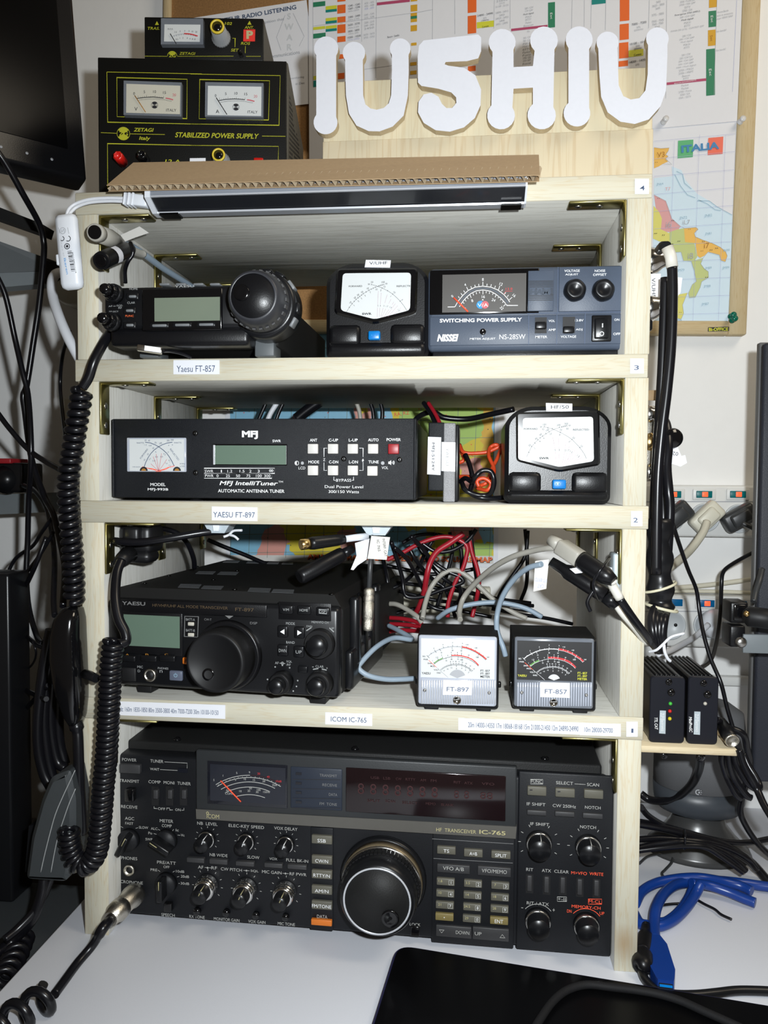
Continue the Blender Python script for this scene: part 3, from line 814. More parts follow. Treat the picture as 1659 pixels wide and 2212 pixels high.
# --- tuning dial
c = ID.L(690, 1050, 0.0)
kx, kz = ID.sc(690, 1050); kk = (kx + kz) / 2
R0 = 300 * kk
dial = MB().lathe((c.x, 0, c.y), (0, -1, 0), [(R0 * 1.02, 0), (R0 * 1.02, 0.003), (R0 * 0.97, 0.006)], 48).build('dial_skirt', 'black_satin', ID.root)
MB().lathe((c.x, -0.006, c.y), (0, -1, 0), [(R0 * 0.95, 0), (R0 * 0.94, 0.008)], 48).build('dial_band', mat('dial_bronze', (0.23, 0.18, 0.11), 0.35, metal=0.5), ID.root)
MB().lathe((c.x, -0.014, c.y), (0, -1, 0), [(R0 * 0.94, 0), (R0 * 0.93, 0.0008), (R0 * 0.90, 0.0012)], 48).build('dial_ring', 'chrome', ID.root)
tun = MB().lathe((c.x, -0.0148, c.y), (0, -1, 0), [(R0 * 0.90, 0), (R0 * 0.88, 0.006), (R0 * 0.885, 0.013), (R0 * 0.86, 0.020), (R0 * 0.80, 0.0238), (R0 * 0.745, 0.0245), (0, 0.0245)], 60).build('tuning_dial', 'black_satin', ID.root)
gb = MB()
for row in range(2):
    for i in range(60):
        t = 2 * PI * i / 60
        d = Vector((math.cos(t), 0, math.sin(t)))
        gb.obox(Vector((c.x, -0.0180 - row * 0.0055, c.y)) + d * R0 * 0.892, d, Vector((0, 1, 0)), d.cross(Vector((0, 1, 0))), 0.0006, 0.0021, R0 * 0.036)
gb.build('grip_pattern', 'rubber', tun)
MB().lathe((c.x, -0.0388, c.y), (0, -1, 0), [(R0 * 0.765, 0), (R0 * 0.765, 0.0009), (R0 * 0.735, 0.0012), (R0 * 0.725, 0.0005)], 60).build('rim_ring', 'silver_lip', tun)
MB().lathe((c.x, -0.0386, c.y), (0, -1, 0), [(R0 * 0.725, 0.0), (R0 * 0.725, 0.0008), (0, 0.0008)], 48).build('dial_face', 'icom_cover', tun)
dc = Vector((c.x + R0 * 0.30, c.y - R0 * 0.36))
MB().lathe((dc.x, -0.0394, dc.y), (0, -1, 0), [(R0 * 0.20, 0.0), (R0 * 0.19, 0.0012), (R0 * 0.13, 0.0004), (0, -0.0008 + 0.0006)], 28).build('finger_dimple', 'black_gloss', tun)
# --- left part
ID.z(150, 1520, 2.9105)
for t, u, v, w_ in (('POWER', 376, 353, 90), ('TRANSMIT', 376, 486, 124), ('RECEIVE', 376, 649, 102), ('TUNER', 549, 362, 82), ('WAIT', 536, 412, 58), ('COMP', 535, 492, 76), ('MONI', 626, 497, 68), ('TUNER', 720, 502, 84),
                    ('OFF', 579, 661, 46), ('ON', 682, 667, 34), ('AGC', 378, 722, 58), ('FAST', 376, 753, 50), ('SLOW', 466, 779, 58), ('OFF', 300, 771, 40), ('METER', 610, 738, 84), ('COMP', 612, 768, 62), ('ALC', 533, 786, 42), ('Po', 508, 814, 24),
                    ('SWR', 501, 853, 46), ('Ic', 678, 795, 18), ('Vc', 712, 827, 22), ('NB  LEVEL', 867, 755, 128), ('ELEC-KEY SPEED', 1112, 772, 222), ('VOX DELAY', 1360, 786, 146), ('NB WIDE', 938, 953, 112), ('SLOW', 1156, 966, 76),
                    ('VOX', 1282, 976, 50), ('FULL BK-IN', 1432, 987, 138), ('PHONES', 376, 972, 100), ('PRE/ATT', 610, 1000, 118), ('OFF', 610, 1027, 38), ('PRE', 531, 1045, 42), ('10dB', 696, 1055, 52), ('20dB', 726, 1087, 52), ('30dB', 726, 1131, 54),
                    ('MICROPHONE', 378, 1122, 166), ('AF', 825, 1028, 34), ('RF', 910, 1033, 36), ('CW PITCH', 1018, 1043, 132), ('SQL', 1164, 1053, 50), ('MIC GAIN', 1272, 1060, 122), ('RF PWR', 1437, 1073, 106),
                    ('SPEECH', 620, 1329, 84), ('RX TONE', 802, 1341, 96), ('MONITOR GAIN', 988, 1358, 160), ('VOX GAIN', 1178, 1372, 108), ('MIC TONE', 1364, 1386, 108)):
    ID.text(t, u, v, w_, 16 if w_ < 60 and t not in ('AGC', 'AF', 'RF') else 19, 'g')
for P in ([(597, 366), (740, 374), (740, 406)], [(570, 414), (680, 420)], [(532, 646), (532, 658), (552, 660)], [(704, 670), (720, 670), (720, 656)], [(612, 668), (612, 656), (630, 656), (630, 668), (650, 668)],
          [(850, 1030), (890, 1033)], [(1094, 1048), (1132, 1051)], [(1340, 1066), (1378, 1069)], [(556, 790), (570, 796)], [(530, 816), (548, 822)], [(655, 790), (648, 800)], [(698, 828), (680, 826)], [(322, 772), (338, 780)], [(432, 780), (416, 784)],
          [(556, 1046), (570, 1056)], [(662, 1052), (650, 1060)], [(690, 1086), (676, 1090)], [(694, 1130), (686, 1130)]):
    ID.line(P, 2.6, 'g')
for u, v in ((868, 1032), (1113, 1050), (1358, 1068)): ID.disc(u, v, 6, 'g', n=10)
ID.flush()
ID.box('power_button', 312, 384, 442, 440, -0.005, 0, 'icom_key_dark', 0.0008)
ID.box('transmit_switch', 345, 540, 402, 620, -0.007, 0, 'black_gloss', 0.0012)
ID.box('wait_lamp', 682, 408, 742, 434, -0.0012, 0, 'glass_dark', 0)
for u in (538, 628, 716):
    ID.box('slide_slot', u - 22, 520, u + 24, 640, -0.0006, 0, 'dot_black', 0)
    ID.box('slide_key', u - 12, 545, u + 16, 600, -0.005, 0, 'icom_key_dark', 0.0006)
def bar_knob(u, v, r, ang, gold=False):
    """rotary switch with a raised grip bar"""
    k_ = ID.knob('selector_knob', u, v, r, [(1.0, 0), (0.98, 0.004), (0.94, 0.006), (0.0, 0.006)], 'icom_panel', n=28)
    c = ID.L(u, v); kx, kz = ID.sc(u, v); R_ = r * (kx + kz) / 2
    t = math.radians(ang); d = Vector((math.cos(t), 0, math.sin(t))); q = Vector((-d.z, 0, d.x))
    MB().obox((c.x, -0.0115, c.y), d, Vector((0, 1, 0)), q, R_ * 0.97, 0.0065, R_ * 0.26, 0.0012).build('grip_bar', 'black_satin', k_)
    a = Vector((c.x, -0.0182, c.y)) + d * R_ * 0.92
    b = Vector((c.x, -0.0182, c.y)) + d * R_ * 0.2
    MB().tube([a + Vector((0, 0.009, 0)), a, b], 0.0004, 5).build('pointer_line', pm('cream'), k_)
bar_knob(378, 850, 66, 62)
bar_knob(612, 856, 68, 150)
bar_knob(612, 1125, 66, 90)
def pot(u, v, r):
    ID.ticks(u, v, r * 1.22, r * 1.42, [-40 + 32 * i for i in range(9)], 3, 'g')
    ID.knob('control_knob', u, v, r, [(1.0, 0), (1.0, 0.003), (0.86, 0.004), (0.82, 0.0145), (0.74, 0.0160), (0, 0.0160)], 'black_satin', n=28, ribs=14, ribd=0.04)
    ID.knob('knob_ring', u, v, r, [(0.98, 0.0028), (0.93, 0.0044), (0.86, 0.0042)], 'chrome', n=28)
    c = ID.L(u, v); kx, kz = ID.sc(u, v); R_ = r * (kx + kz) / 2
    d = Vector((math.cos(math.radians(70)), math.sin(math.radians(70))))
    a = c + d * R_ * 0.80; b = c + d * R_ * 0.3
    MB().tube([(a.x, -0.006, a.y), (a.x, -0.0155, a.y), (b.x, -0.0164, b.y)], 0.0004, 5).build('pointer_line', pm('w'), ID.root)
for u, v in ((866, 848), (1114, 862), (1362, 878)): pot(u, v, 54)
def dual(u, v, r):
    ID.ticks(u, v, r * 1.16, r * 1.32, [-40 + 32 * i for i in range(9)], 3, 'g')
    ID.knob('outer_knob', u, v, r, [(1.0, 0), (1.0, 0.002), (0.94, 0.004), (0.90, 0.010)], 'chrome', n=30, ribs=30, ribd=0.05)
    ID.knob('inner_knob', u, v, r, [(0.88, 0.0095), (0.80, 0.0120), (0.66, 0.0126), (0.62, 0.022), (0.55, 0.0235), (0, 0.0235)], 'black_satin', n=28)
    ID.knob('knob_ring', u, v, r, [(0.91, 0.0094), (0.88, 0.0108), (0.78, 0.0122), (0.70, 0.0128)], 'chrome', n=30)
    c = ID.L(u, v); kx, kz = ID.sc(u, v); R_ = r * (kx + kz) / 2
    MB().tube([(c.x + R_ * 0.2, -0.0135, c.y + R_ * 0.6), (c.x + R_ * 0.2, -0.0225, c.y + R_ * 0.58), (c.x + R_ * 0.05, -0.0240, c.y + R_ * 0.2)], 0.0004, 5).build('pointer_line', pm('cream'), ID.root)
for u, v in ((868, 1138), (1112, 1160), (1360, 1178)): dual(u, v, 74)
for (u0, v0, u1, v1) in ((736, 972, 845, 1002), (878, 982, 992, 1012), (1044, 996, 1160, 1024), (1224, 1006, 1338, 1034), (1370, 1016, 1490, 1044)):
    ID.box('push_key', u0, v0, u1, v1, -0.0045, 0, 'icom_key_dark', 0.0006)
ID.knob('trim_pot', 806, 1300, 23, [(1, 0), (0.95, 0.004), (0, 0.004)], 'black_gloss')
for u, v in ((990, 1308), (1176, 1324), (1362, 1336)): ID.knob('trim_pot', u, v, 22, [(1, 0), (0.95, 0.004), (0, 0.004)], 'black_gloss')
ID.box('speech_switch', 592, 1258, 640, 1312, -0.005, 0, 'black_gloss', 0.0006)
ID.knob('phones_jack', 381, 1042, 33, [(1.0, 0), (1.0, 0.003), (0.70, 0.003), (0.66, 0.001), (0.0, 0.001)], 'nickel')
ID.knob('jack_hole', 381, 1042, 20, [(1.0, 0), (1.0, 0.0014), (0.0, 0.0014)], 'dot_black')
ID.flush()
Z1, Z2, Z3, Z4 = (ZS[k] + T for k in (1, 2, 3, 4))
# ================================================================== portable transceiver on shelf 1
YD = Dev('portable_transceiver', 'black box-shaped transceiver with green display and round dial on shelf 1', 'radio', (-0.2185, 0.0072, Z1), -0.0927)
YD.z(0, 0, 1)
YW = YD.L(733, 1410).x
YD.lbox('front_panel', 0.0, YW, 0.0, 0.014, 0.010, 0.0862, 'black_satin', 0.004)
cs = MB()
LZ = 0.0952
prof = [(0.0, 0.012), (0.004, 0.010), (YW - 0.004, 0.010), (YW, 0.012), (YW, 0.082), (YW - 0.008, LZ), (0.006, LZ), (0, 0.087)]
cs.prism(prof, 0.012, 0.255)
cs.build('case', 'black_matte', YD.root)
# vents in the lid
vb = [((600, 396), (704, 398), (690, 418), (585, 414)), ((716, 405), (815, 407), (800, 424), (700, 420)), ((945, 415), (1050, 418), (1040, 440), (932, 434)), ((1062, 422), (1165, 425), (1160, 444), (1050, 440)),
      ((800, 335), (890, 337), (875, 352), (780, 349)), ((690, 333), (775, 334), (760, 348), (672, 346)), ((820, 280), (895, 281), (885, 291), (808, 290)), ((935, 284), (995, 285), (988, 294), (925, 293)), ((1035, 287), (1090, 288), (1085, 297), (1028, 296)), ((1108, 289), (1160, 290), (1158, 299), (1102, 298))]
def YT(u, v, z):
    """point of the lid seen at zoom pixel u, v"""
    uu, vv = 130 + u / 2.304, 1090 + v / 2.304
    d = YD.I.to_3x3() @ ray(uu, vv)
    return YD.cl + d * ((z - YD.cl.z) / d.z)
for q in vb:
    P = [YT(u, v, LZ + 0.0001) for u, v in q]
    g = MB()
    for i in range(5):
        a, b_ = P[0].lerp(P[3], (i + 0.2) / 5), P[1].lerp(P[2], (i + 0.2) / 5)
        c2, d2 = P[0].lerp(P[3], (i + 0.7) / 5), P[1].lerp(P[2], (i + 0.7) / 5)
        up = Vector((0, 0, 0.0006))
        g.add([a + up, b_ + up, d2 + up, c2 + up, a, b_, d2, c2], [(0, 1, 2, 3), (0, 4, 5, 1), (1, 5, 6, 2), (2, 6, 7, 3), (3, 7, 4, 0)])
    o = g.build('lid_vent', mat('vent_edge', (0.045, 0.047, 0.05), 0.4), YD.root); o['kind'] = 'stuff'
for u, v in ((420, 393), (868, 424), (1350, 448), (880, 330), (540, 355), (680, 310), (762, 375)):
    p = YT(u, v, LZ)
    MB().lathe(p, (0, 0, 1), [(0.0024, 0), (0.0022, 0.0009), (0, 0.0013)], 12).build('lid_screw', 'dark_screw', YD.root)
# side ribs and handle
for i in range(4):
    YD.lbox('cooling_rib', YW - 0.001, YW + 0.008, 0.035 + i * 0.028, 0.050 + i * 0.028, 0.030, 0.090, 'black_satin', 0.003)
YD.lbox('side_cover', YW - 0.001, YW + 0.007, 0.020, 0.15, 0.012, 0.046, 'black_satin', 0.003)
YD.lbox('side_block', YW - 0.001, YW + 0.011, 0.11, 0.25, 0.030, 0.084, 'black_matte', 0.004)
for x in (0.02, YW - 0.03): YD.lbox('foot', x, x + 0.014, 0.015, 0.03, 0.0, 0.011, 'rubber', 0.001)
for x in (0.02, YW - 0.03): YD.lbox('foot', x, x + 0.014, 0.21, 0.23, 0.0, 0.011, 'rubber', 0.001)
YD.z(130, 1090, 2.304)
YD.box('name_plate', 285, 484, 1028, 548, -0.0022, 0.0, 'black_plastic', 0.001)
YD.text('YAESU', 365, 492, 116, 18, 'dg', Y=-0.0026, bold=0.02)
YD.text('HF/VHF/UHF ALL MODE TRANSCEIVER', 645, 508, 375, 14, 'bz', Y=-0.0026)
YD.text('FT-897', 917, 523, 92, 17, 'bz', Y=-0.0026)
YD.flush()
YD.box('display_frame', 250, 520, 608, 748, -0.0018, 0, 'black_plastic', 0.0015)
YD.box('lcd_screen', 316, 552, 594, 708, -0.0024, -0.001, 'lcd_green', 0)
for u in (332, 438, 530):
    YD.box('soft_key', u - 40, 752, u + 40, 782, -0.004, 0, 'black_satin', 0.0012)
for t, u in (('A', 334), ('B', 432), ('C', 528)): YD.text(t, u, 746, 16, 9, 'gd', Y=-0.0019)
YD.box('f_key', 606, 762, 640, 796, -0.003, 0, 'icom_orange', 0.0012)
YD.text('F', 627, 779, 12, 16, 'k', Y=-0.0034)
for t, v in (('BATT-A', 572), ('BATT-B', 626)):
    YD.text(t, 648, v, 44, 12, 'lg')
    YD.box('battery_key', 634, v + 14, 664, v + 32, -0.002, 0, 'led_white', 0.0006)
YD.line([(620, 556), (688, 558), (684, 660), (618, 656)], 3, 'dg', closed=True)
YD.text('CW-T', 735, 572, 36, 11, 'dg'); YD.text('DSP', 963, 590, 36, 12, 'dg')
YD.poly([(820, 552), (862, 554), (841, 568)], 'dg', Y=-0.0026)
for t, u, v, w_, h in (('MODE', 1146, 592, 44, 13), ('BAND', 1146, 686, 42, 12), ('MEM/VFO CH', 1293, 586, 84, 11), ('DWN', 1240, 606, 28, 10), ('UP', 1352, 616, 22, 10), ('AF', 1078, 788, 18, 12), ('SQL', 1140, 782, 28, 12), ('/RF', 1136, 797, 22, 11),
                       ('CLAR', 1291, 806, 40, 12), ('-', 1258, 808, 8, 3), ('+', 1328, 814, 8, 8), ('MIC', 398, 808, 28, 12), ('D', 392, 828, 12, 12), ('PHONES', 512, 815, 52, 10), ('n', 502, 830, 14, 13)):
    YD.text(t, u, v, w_, h, 'lg')
for P in ([(1225, 628), (1250, 612)], [(1340, 614), (1362, 634)], [(1258, 820), (1285, 816)], [(1302, 818), (1326, 824)]): YD.line(P, 5, 'lg')
for u, v in ((1032, 870), (1070, 808), (1106, 800), (1142, 812), (1182, 876), (1176, 905), (1160, 928)): YD.disc(u, v, 4, 'lg', n=8)
YD.ring(1106, 790, 6, 3, 'lg'); YD.line([(1092, 789), (1120, 791)], 3, 'lg')
YD.flush()
YD.box('key_frame', 1086, 488, 1348, 576, -0.0008, 0, 'black_plastic', 0.0006)
for t, u, v in (('V/M', 1123, 523), ('HOME', 1212, 526), ('DSP', 1306, 533)):
    YD.box('key', u - 34, v - 22, u + 34, v + 22, -0.0035, 0, 'black_satin', 0.0012)
    YD.text(t, u, v, 30 if t != 'HOME' else 42, 13, 'lg', Y=-0.0039)
YD.line([(1288, 522), (1326, 524), (1326, 543), (1288, 541)], 2.5, 'lg', Y=-0.0039, closed=True)
for t, u, v in (('<', 1107, 633), ('>', 1190, 638), ('DWN', 1107, 727), ('UP', 1187, 734)):
    YD.box('key', u - 27, v - 30, u + 25, v + 28, -0.0035, 0, 'black_satin', 0.0012)
    if t == '<': YD.poly([(1094, 633), (1116, 620), (1116, 646)], 'w', Y=-0.0039)
    elif t == '>': YD.poly([(1202, 638), (1180, 625), (1180, 651)], 'w', Y=-0.0039)
    else: YD.text(t, u, v, 38 if t == 'DWN' else 30, 16, 'lg', Y=-0.0039)
YD.box('key', 1182, 804, 1230, 838, -0.003, 0, 'black_satin', 0.001)
YD.box('power_key', 541, 828, 606, 878, -0.0035, 0, mat('power_grey', (0.10, 0.115, 0.16), 0.4), 0.0012)
YD.ring(574, 850, 8, 2.5, 'lcyan', Y=-0.0039, a0=120, a1=420); YD.line([(574, 838), (574, 850)], 2.5, 'lcyan', Y=-0.0039)
YD.flush()
YD.box('mic_socket', 306, 812, 375, 880, -0.002, 0, 'dot_black', 0.001)
YD.knob('phones_jack', 449, 848, 29, [(1.15, 0), (1.0, 0.002), (0.78, 0.002), (0.72, 0.0006), (0, 0.0006)], 'nickel')
YD.knob('jack_hole', 449, 848, 20, [(1.0, 0), (1.0, 0.0012), (0, 0.0012)], 'dot_black')
YD.knob('dial_skirt', 838, 748, 162, [(1.05, 0), (1.02, 0.004), (0.98, 0.005)], 'black_plastic', n=48)
dl = YD.knob('tuning_dial', 838, 748, 148, [(1.0, 0.004), (1.0, 0.018), (0.985, 0.026), (0.95, 0.0296), (0.86, 0.030), (0.83, 0.0288), (0, 0.0284)], 'rubber', n=72, ribs=72, ribd=0.012)
YD.knob('finger_dimple', 806, 806, 30, [(1.0, 0.0278), (0.96, 0.0292), (0.55, 0.0284), (0, 0.0282)], 'black_gloss', n=24)
YD.knob('knob_skirt', 1297, 689, 76, [(1.0, 0), (0.97, 0.006), (0.92, 0.008)], 'rubber', n=40, ribs=40, ribd=0.03)
YD.knob('channel_knob', 1297, 689, 50, [(1.0, 0.007), (0.98, 0.015), (0.85, 0.0168), (0, 0.0170)], 'black_satin', n=32)
YD.knob('knob_skirt', 1108, 880, 56, [(1.0, 0), (0.97, 0.009), (0.85, 0.011)], 'rubber', n=36, ribs=30, ribd=0.04)
YD.knob('volume_knob', 1108, 880, 38, [(1.0, 0.010), (0.96, 0.019), (0.82, 0.0206), (0, 0.0206)], 'black_satin', n=28)
YD.knob('knob_skirt', 1300, 884, 64, [(1.0, 0), (0.97, 0.009), (0.85, 0.011)], 'rubber', n=36, ribs=34, ribd=0.04)
YD.knob('clarifier_knob', 1300, 884, 44, [(1.0, 0.010), (0.96, 0.018), (0.82, 0.0196), (0, 0.0196)], 'black_satin', n=28)

# ================================================================== mobile transceiver on shelf 3
MD = Dev('mobile_transceiver', 'small black mobile transceiver with big dial at the left of shelf 3', 'radio', (-0.2005, -0.030, Z3))
MD.z(190, 560, 4.4838)
p0, p1 = MD.L(150, 682), MD.L(1440, 245)
xa, xb, za, zb = p0.x, p1.x, p0.y, p1.y
xh = MD.L(1555, 460).x                                  # middle of the dial housing
MD.lbox('front_panel', xa, xh, 0, 0.022, za, zb, 'black_satin', 0.004)
MD.lbox('lower_lip', xa + 0.004, xh, 0.002, 0.030, za - 0.0135, za + 0.002, 'black_plastic', 0.004)
MD.lbox('case', xa + 0.016, xh + 0.018, 0.028, 0.245, 0.009, zb - 0.002, 'black_matte', 0.002)
for x in (xa + 0.022, xh + 0.0):
    MD.lbox('mount_foot', x - 0.001, x + 0.0155, 0.022, 0.046, 0.0, 0.0135, 'steel_grey', 0.001)
    MD.lbox('mount_foot', x - 0.001, x + 0.0155, 0.20, 0.224, 0.0, 0.0135, 'steel_grey', 0.001)
gd = MB()
for i in range(34):
    for j in range(2):
        p = MD.L(690 + i * 27 + j * 13, 832 + j * 22 - i * 1.0, 0.0278)
        gd.lathe((p.x, 0.0279, p.y), (0, -1, 0), [(0.0004, 0), (0.0004, 0.0003)], 6)
o = gd.build('grille_dots', 'nickel', MD.root); o['kind'] = 'stuff'
for u in (960, 1530):
    MD.knob('case_screw', u, 860, 12, [(1, 0), (0.9, 0.001), (0, 0.0014)], 'dark_screw', Y=0.028)
MD.box('display_bezel', 520, 280, 1300, 690, -0.0015, 0.001, 'black_gloss', 0.003)
MD.box('lcd_screen', 644, 370, 1278, 598, -0.0020, 0, 'lcd', 0)
MD.text('YAESU', 934, 262, 188, 22, 'lg', bold=0.01)
MD.flush()
for u, v in ((688, 640), (910, 634), (1142, 630)):
    MD.box('soft_key_well', u - 94, v - 26, u + 94, v + 26, -0.0022, 0, 'black_satin', 0.0012)
    MD.box('soft_key', u - 70, v - 13, u + 70, v + 13, -0.0036, 0, mat('key_grey', (0.16, 0.17, 0.18), 0.4), 0.0008)
for u in (735, 895, 1065, 1225):
    MD.box('top_key', u - 50, 228, u + 50, 252, 0.004, 0.014, 'key_grey', 0.001)
for t, u, v, w_, c in (('HOME', 441, 287, 80, 'lg'), ('CLAR', 418, 421, 76, 'lg'), ('FUNC', 403, 549, 80, 'or'), ('SELECT', 250, 507, 92, 'lg'), ('RF', 312, 470, 34, 'lg')):
    MD.text(t, u, v, w_, 20 if t != 'SELECT' else 14, c)
MD.text('AF-o-SQL', 268, 452, 140, 18, 'lg', rot=4)
MD.flush()
for u, v in ((426, 358), (398, 495), (400, 636)):
    MD.box('side_key_well', u - 60, v - 34, u + 62, v + 34, -0.0022, 0, 'black_satin', 0.002)
    MD.box('side_key', u - 34, v - 13, u + 36, v + 13, -0.0036, 0, 'key_grey', 0.0008)
for u, v in ((262, 338), (240, 612)):
    MD.knob('knob_skirt', u, v, 92, [(1.0, 0), (0.97, 0.004), (0.84, 0.006)], 'black_satin', n=32)
    MD.knob('volume_knob', u, v, 74, [(1.0, 0.004), (0.97, 0.011), (0.84, 0.0125)], 'black_gloss', n=48, ribs=12, ribd=0.07)
    MD.knob('inner_knob', u, v, 56, [(1.0, 0.011), (0.95, 0.018), (0.80, 0.0202), (0.0, 0.0206)], 'black_gloss', n=36, ribs=12, ribd=0.05)
MD.z(470, 560, 6.1444)
# dial housing and dial
c = MD.L(588, 590); kk = sum(MD.sc(588, 590)) / 2
MB().lathe((c.x, 0.028, c.y), (0, -1, 0), [(445 * kk, 0), (460 * kk, 0.004), (450 * kk, 0.022), (425 * kk, 0.0275), (380 * kk, 0.0275)], 56).build('dial_housing', 'black_satin', MD.root)
for a in (35, 62, -30, -5, 85):
    t = math.radians(a); d = Vector((math.cos(t), 0, math.sin(t)))
    MB().obox(Vector((c.x, 0.010, c.y)) + d * 452 * kk, d, Vector((0, 1, 0)), d.cross(Vector((0, 1, 0))), 0.0016, 0.0055, 0.0042, 0.001).build('housing_key', 'key_grey' if a in (-30, 35) else 'black_satin', MD.root)
dial = MB().lathe((c.x, 0.0, c.y), (0, -1, 0), [(385 * kk, 0), (385 * kk, 0.004), (372 * kk, 0.012), (352 * kk, 0.020), (325 * kk, 0.0262), (288 * kk, 0.0285), (280 * kk, 0.0278)], 64).build('tuning_dial', mat('dial_dark', (0.024, 0.025, 0.030), 0.4), MD.root)
MB().lathe((c.x, -0.0278, c.y), (0, -1, 0), [(281 * kk, 0.0), (279 * kk, 0.0002), (0, 0.0004)], 48).build('dial_face', 'black_plastic', dial)
MB().lathe((c.x - 140 * kk, -0.0281, c.y + 40 * kk), (0, -1, 0), [(105 * kk, 0.0), (98 * kk, 0.0010), (40 * kk, 0.0002), (0, 0.0002)], 32).build('finger_dimple', 'black_gloss', dial)
gp = MB()
for i in range(26):
    t = 2 * PI * i / 26; d = Vector((math.cos(t), 0, math.sin(t)))
    gp.obox(Vector((c.x, -0.0105, c.y)) + d * 374 * kk, d, Vector((0, 1, 0)), d.cross(Vector((0, 1, 0))), 0.0007, 0.0035, 22 * kk)
o = gp.build('grip_pattern', mat('grip_grey', (0.05, 0.05, 0.052), 0.6), dial); o['kind'] = 'stuff'

# ================================================================== cross-needle meters
def cross_meter(name, lab, loc, W, H, zm, face, tag_rect, tag_text, tag_t, btn, marks, grp):
    d = Dev(name, lab, 'meter', loc, 0, 0, grp)
    # case outline: wide-shouldered rounded box
    pts = []
    for (cx, cz, rx, rz, a0, a1) in ((W - 0.022, H - 0.019, 0.022, 0.016, 0, 90), (0.022, H - 0.019, 0.022, 0.016, 90, 180), (0.008, 0.007, 0.008, 0.007, 180, 270), (W - 0.008, 0.007, 0.008, 0.007, 270, 360)):
        for i in range(9):
            a = math.radians(a0 + (a1 - a0) * i / 8)
            sx = 0.0 if a0 in (180, 270) else 0.0012
            pts.append((cx + rx * math.cos(a), cz + rz * math.sin(a) + (0.003 * math.sin(PI * (cx + rx * math.cos(a)) / W) if a0 < 180 else 0)))
    bm_ = MB().prism(pts, 0.0, 0.085, None, 0.0035)
    case = bm_.build('case', 'black_plastic', d.root)
    d.z(*zm)
    # raised bezel following the window
    fx = [d.L(u, v, -0.004) for u, v in face]
    cxm = sum(p.x for p in fx) / len(fx); czm = sum(p.y for p in fx) / len(fx)
    ob = [(cxm + (p.x - cxm) * 1.19, czm + (p.y - czm) * 1.22) for p in fx]
    MB().prism(ob, -0.0038, 0.001, None, 0.0016).build('bezel', 'black_gloss', d.root)
    fo = MB().prism([(p.x, p.y) for p in fx], -0.0042, -0.003).build('scale_plate', 'meter_white', d.root)
    # lower ledge, side pods and the lit push key
    b0, b1 = d.L(btn[0], btn[1], -0.006), d.L(btn[2], btn[3], -0.006)
    zk = (b0.y + b1.y) / 2
    d.lbox('lower_ledge', 0.002, W - 0.002, -0.0042, 0.008, 0.003, b1.y - 0.0012, 'black_plastic', 0.0045)
    d.lbox('side_pod', 0.003, W / 2 - 0.0135, -0.0034, 0.008, b1.y - 0.004, b0.y + 0.0065, 'black_plastic', 0.004)
    d.lbox('side_pod', W / 2 + 0.0115, W - 0.003, -0.0034, 0.008, b1.y - 0.004, b0.y + 0.0065, 'black_plastic', 0.004)
    d.lbox('push_key', b0.x, b1.x, -0.0075, 0.0, b1.y, b0.y, 'cyan_button', 0.0012)
    kp = d.L((btn[0] + btn[2]) / 2, (btn[1] + btn[3]) / 2, -0.0078)
    for i in (-1, 0, 1):
        MB().lathe((kp.x + i * 0.0023, -0.0074, kp.y + 0.0003), (0, -1, 0), [(0.0006, 0), (0.0005, 0.0003), (0, 0.0003)], 8).build('key_dimple', pm('bl'), d.root)
    marks(d)
    d.flush(fo, 'meter_scale')
    # taped paper tag on the top edge
    q = [d.L(u, v, -0.0008) for u, v in tag_rect]
    tg = MB().add([(p.x, -0.0008, p.y) for p in q] + [(p.x, 0.0003, p.y) for p in q], [(0, 1, 2, 3), (4, 7, 6, 5), (0, 4, 5, 1), (1, 5, 6, 2), (2, 6, 7, 3), (3, 7, 4, 0)]).build('paper_tag', 'paper', d.root)
    d.text(tag_text, *tag_t, 'k', Y=-0.0012)
    d.flush(tg)
    return d
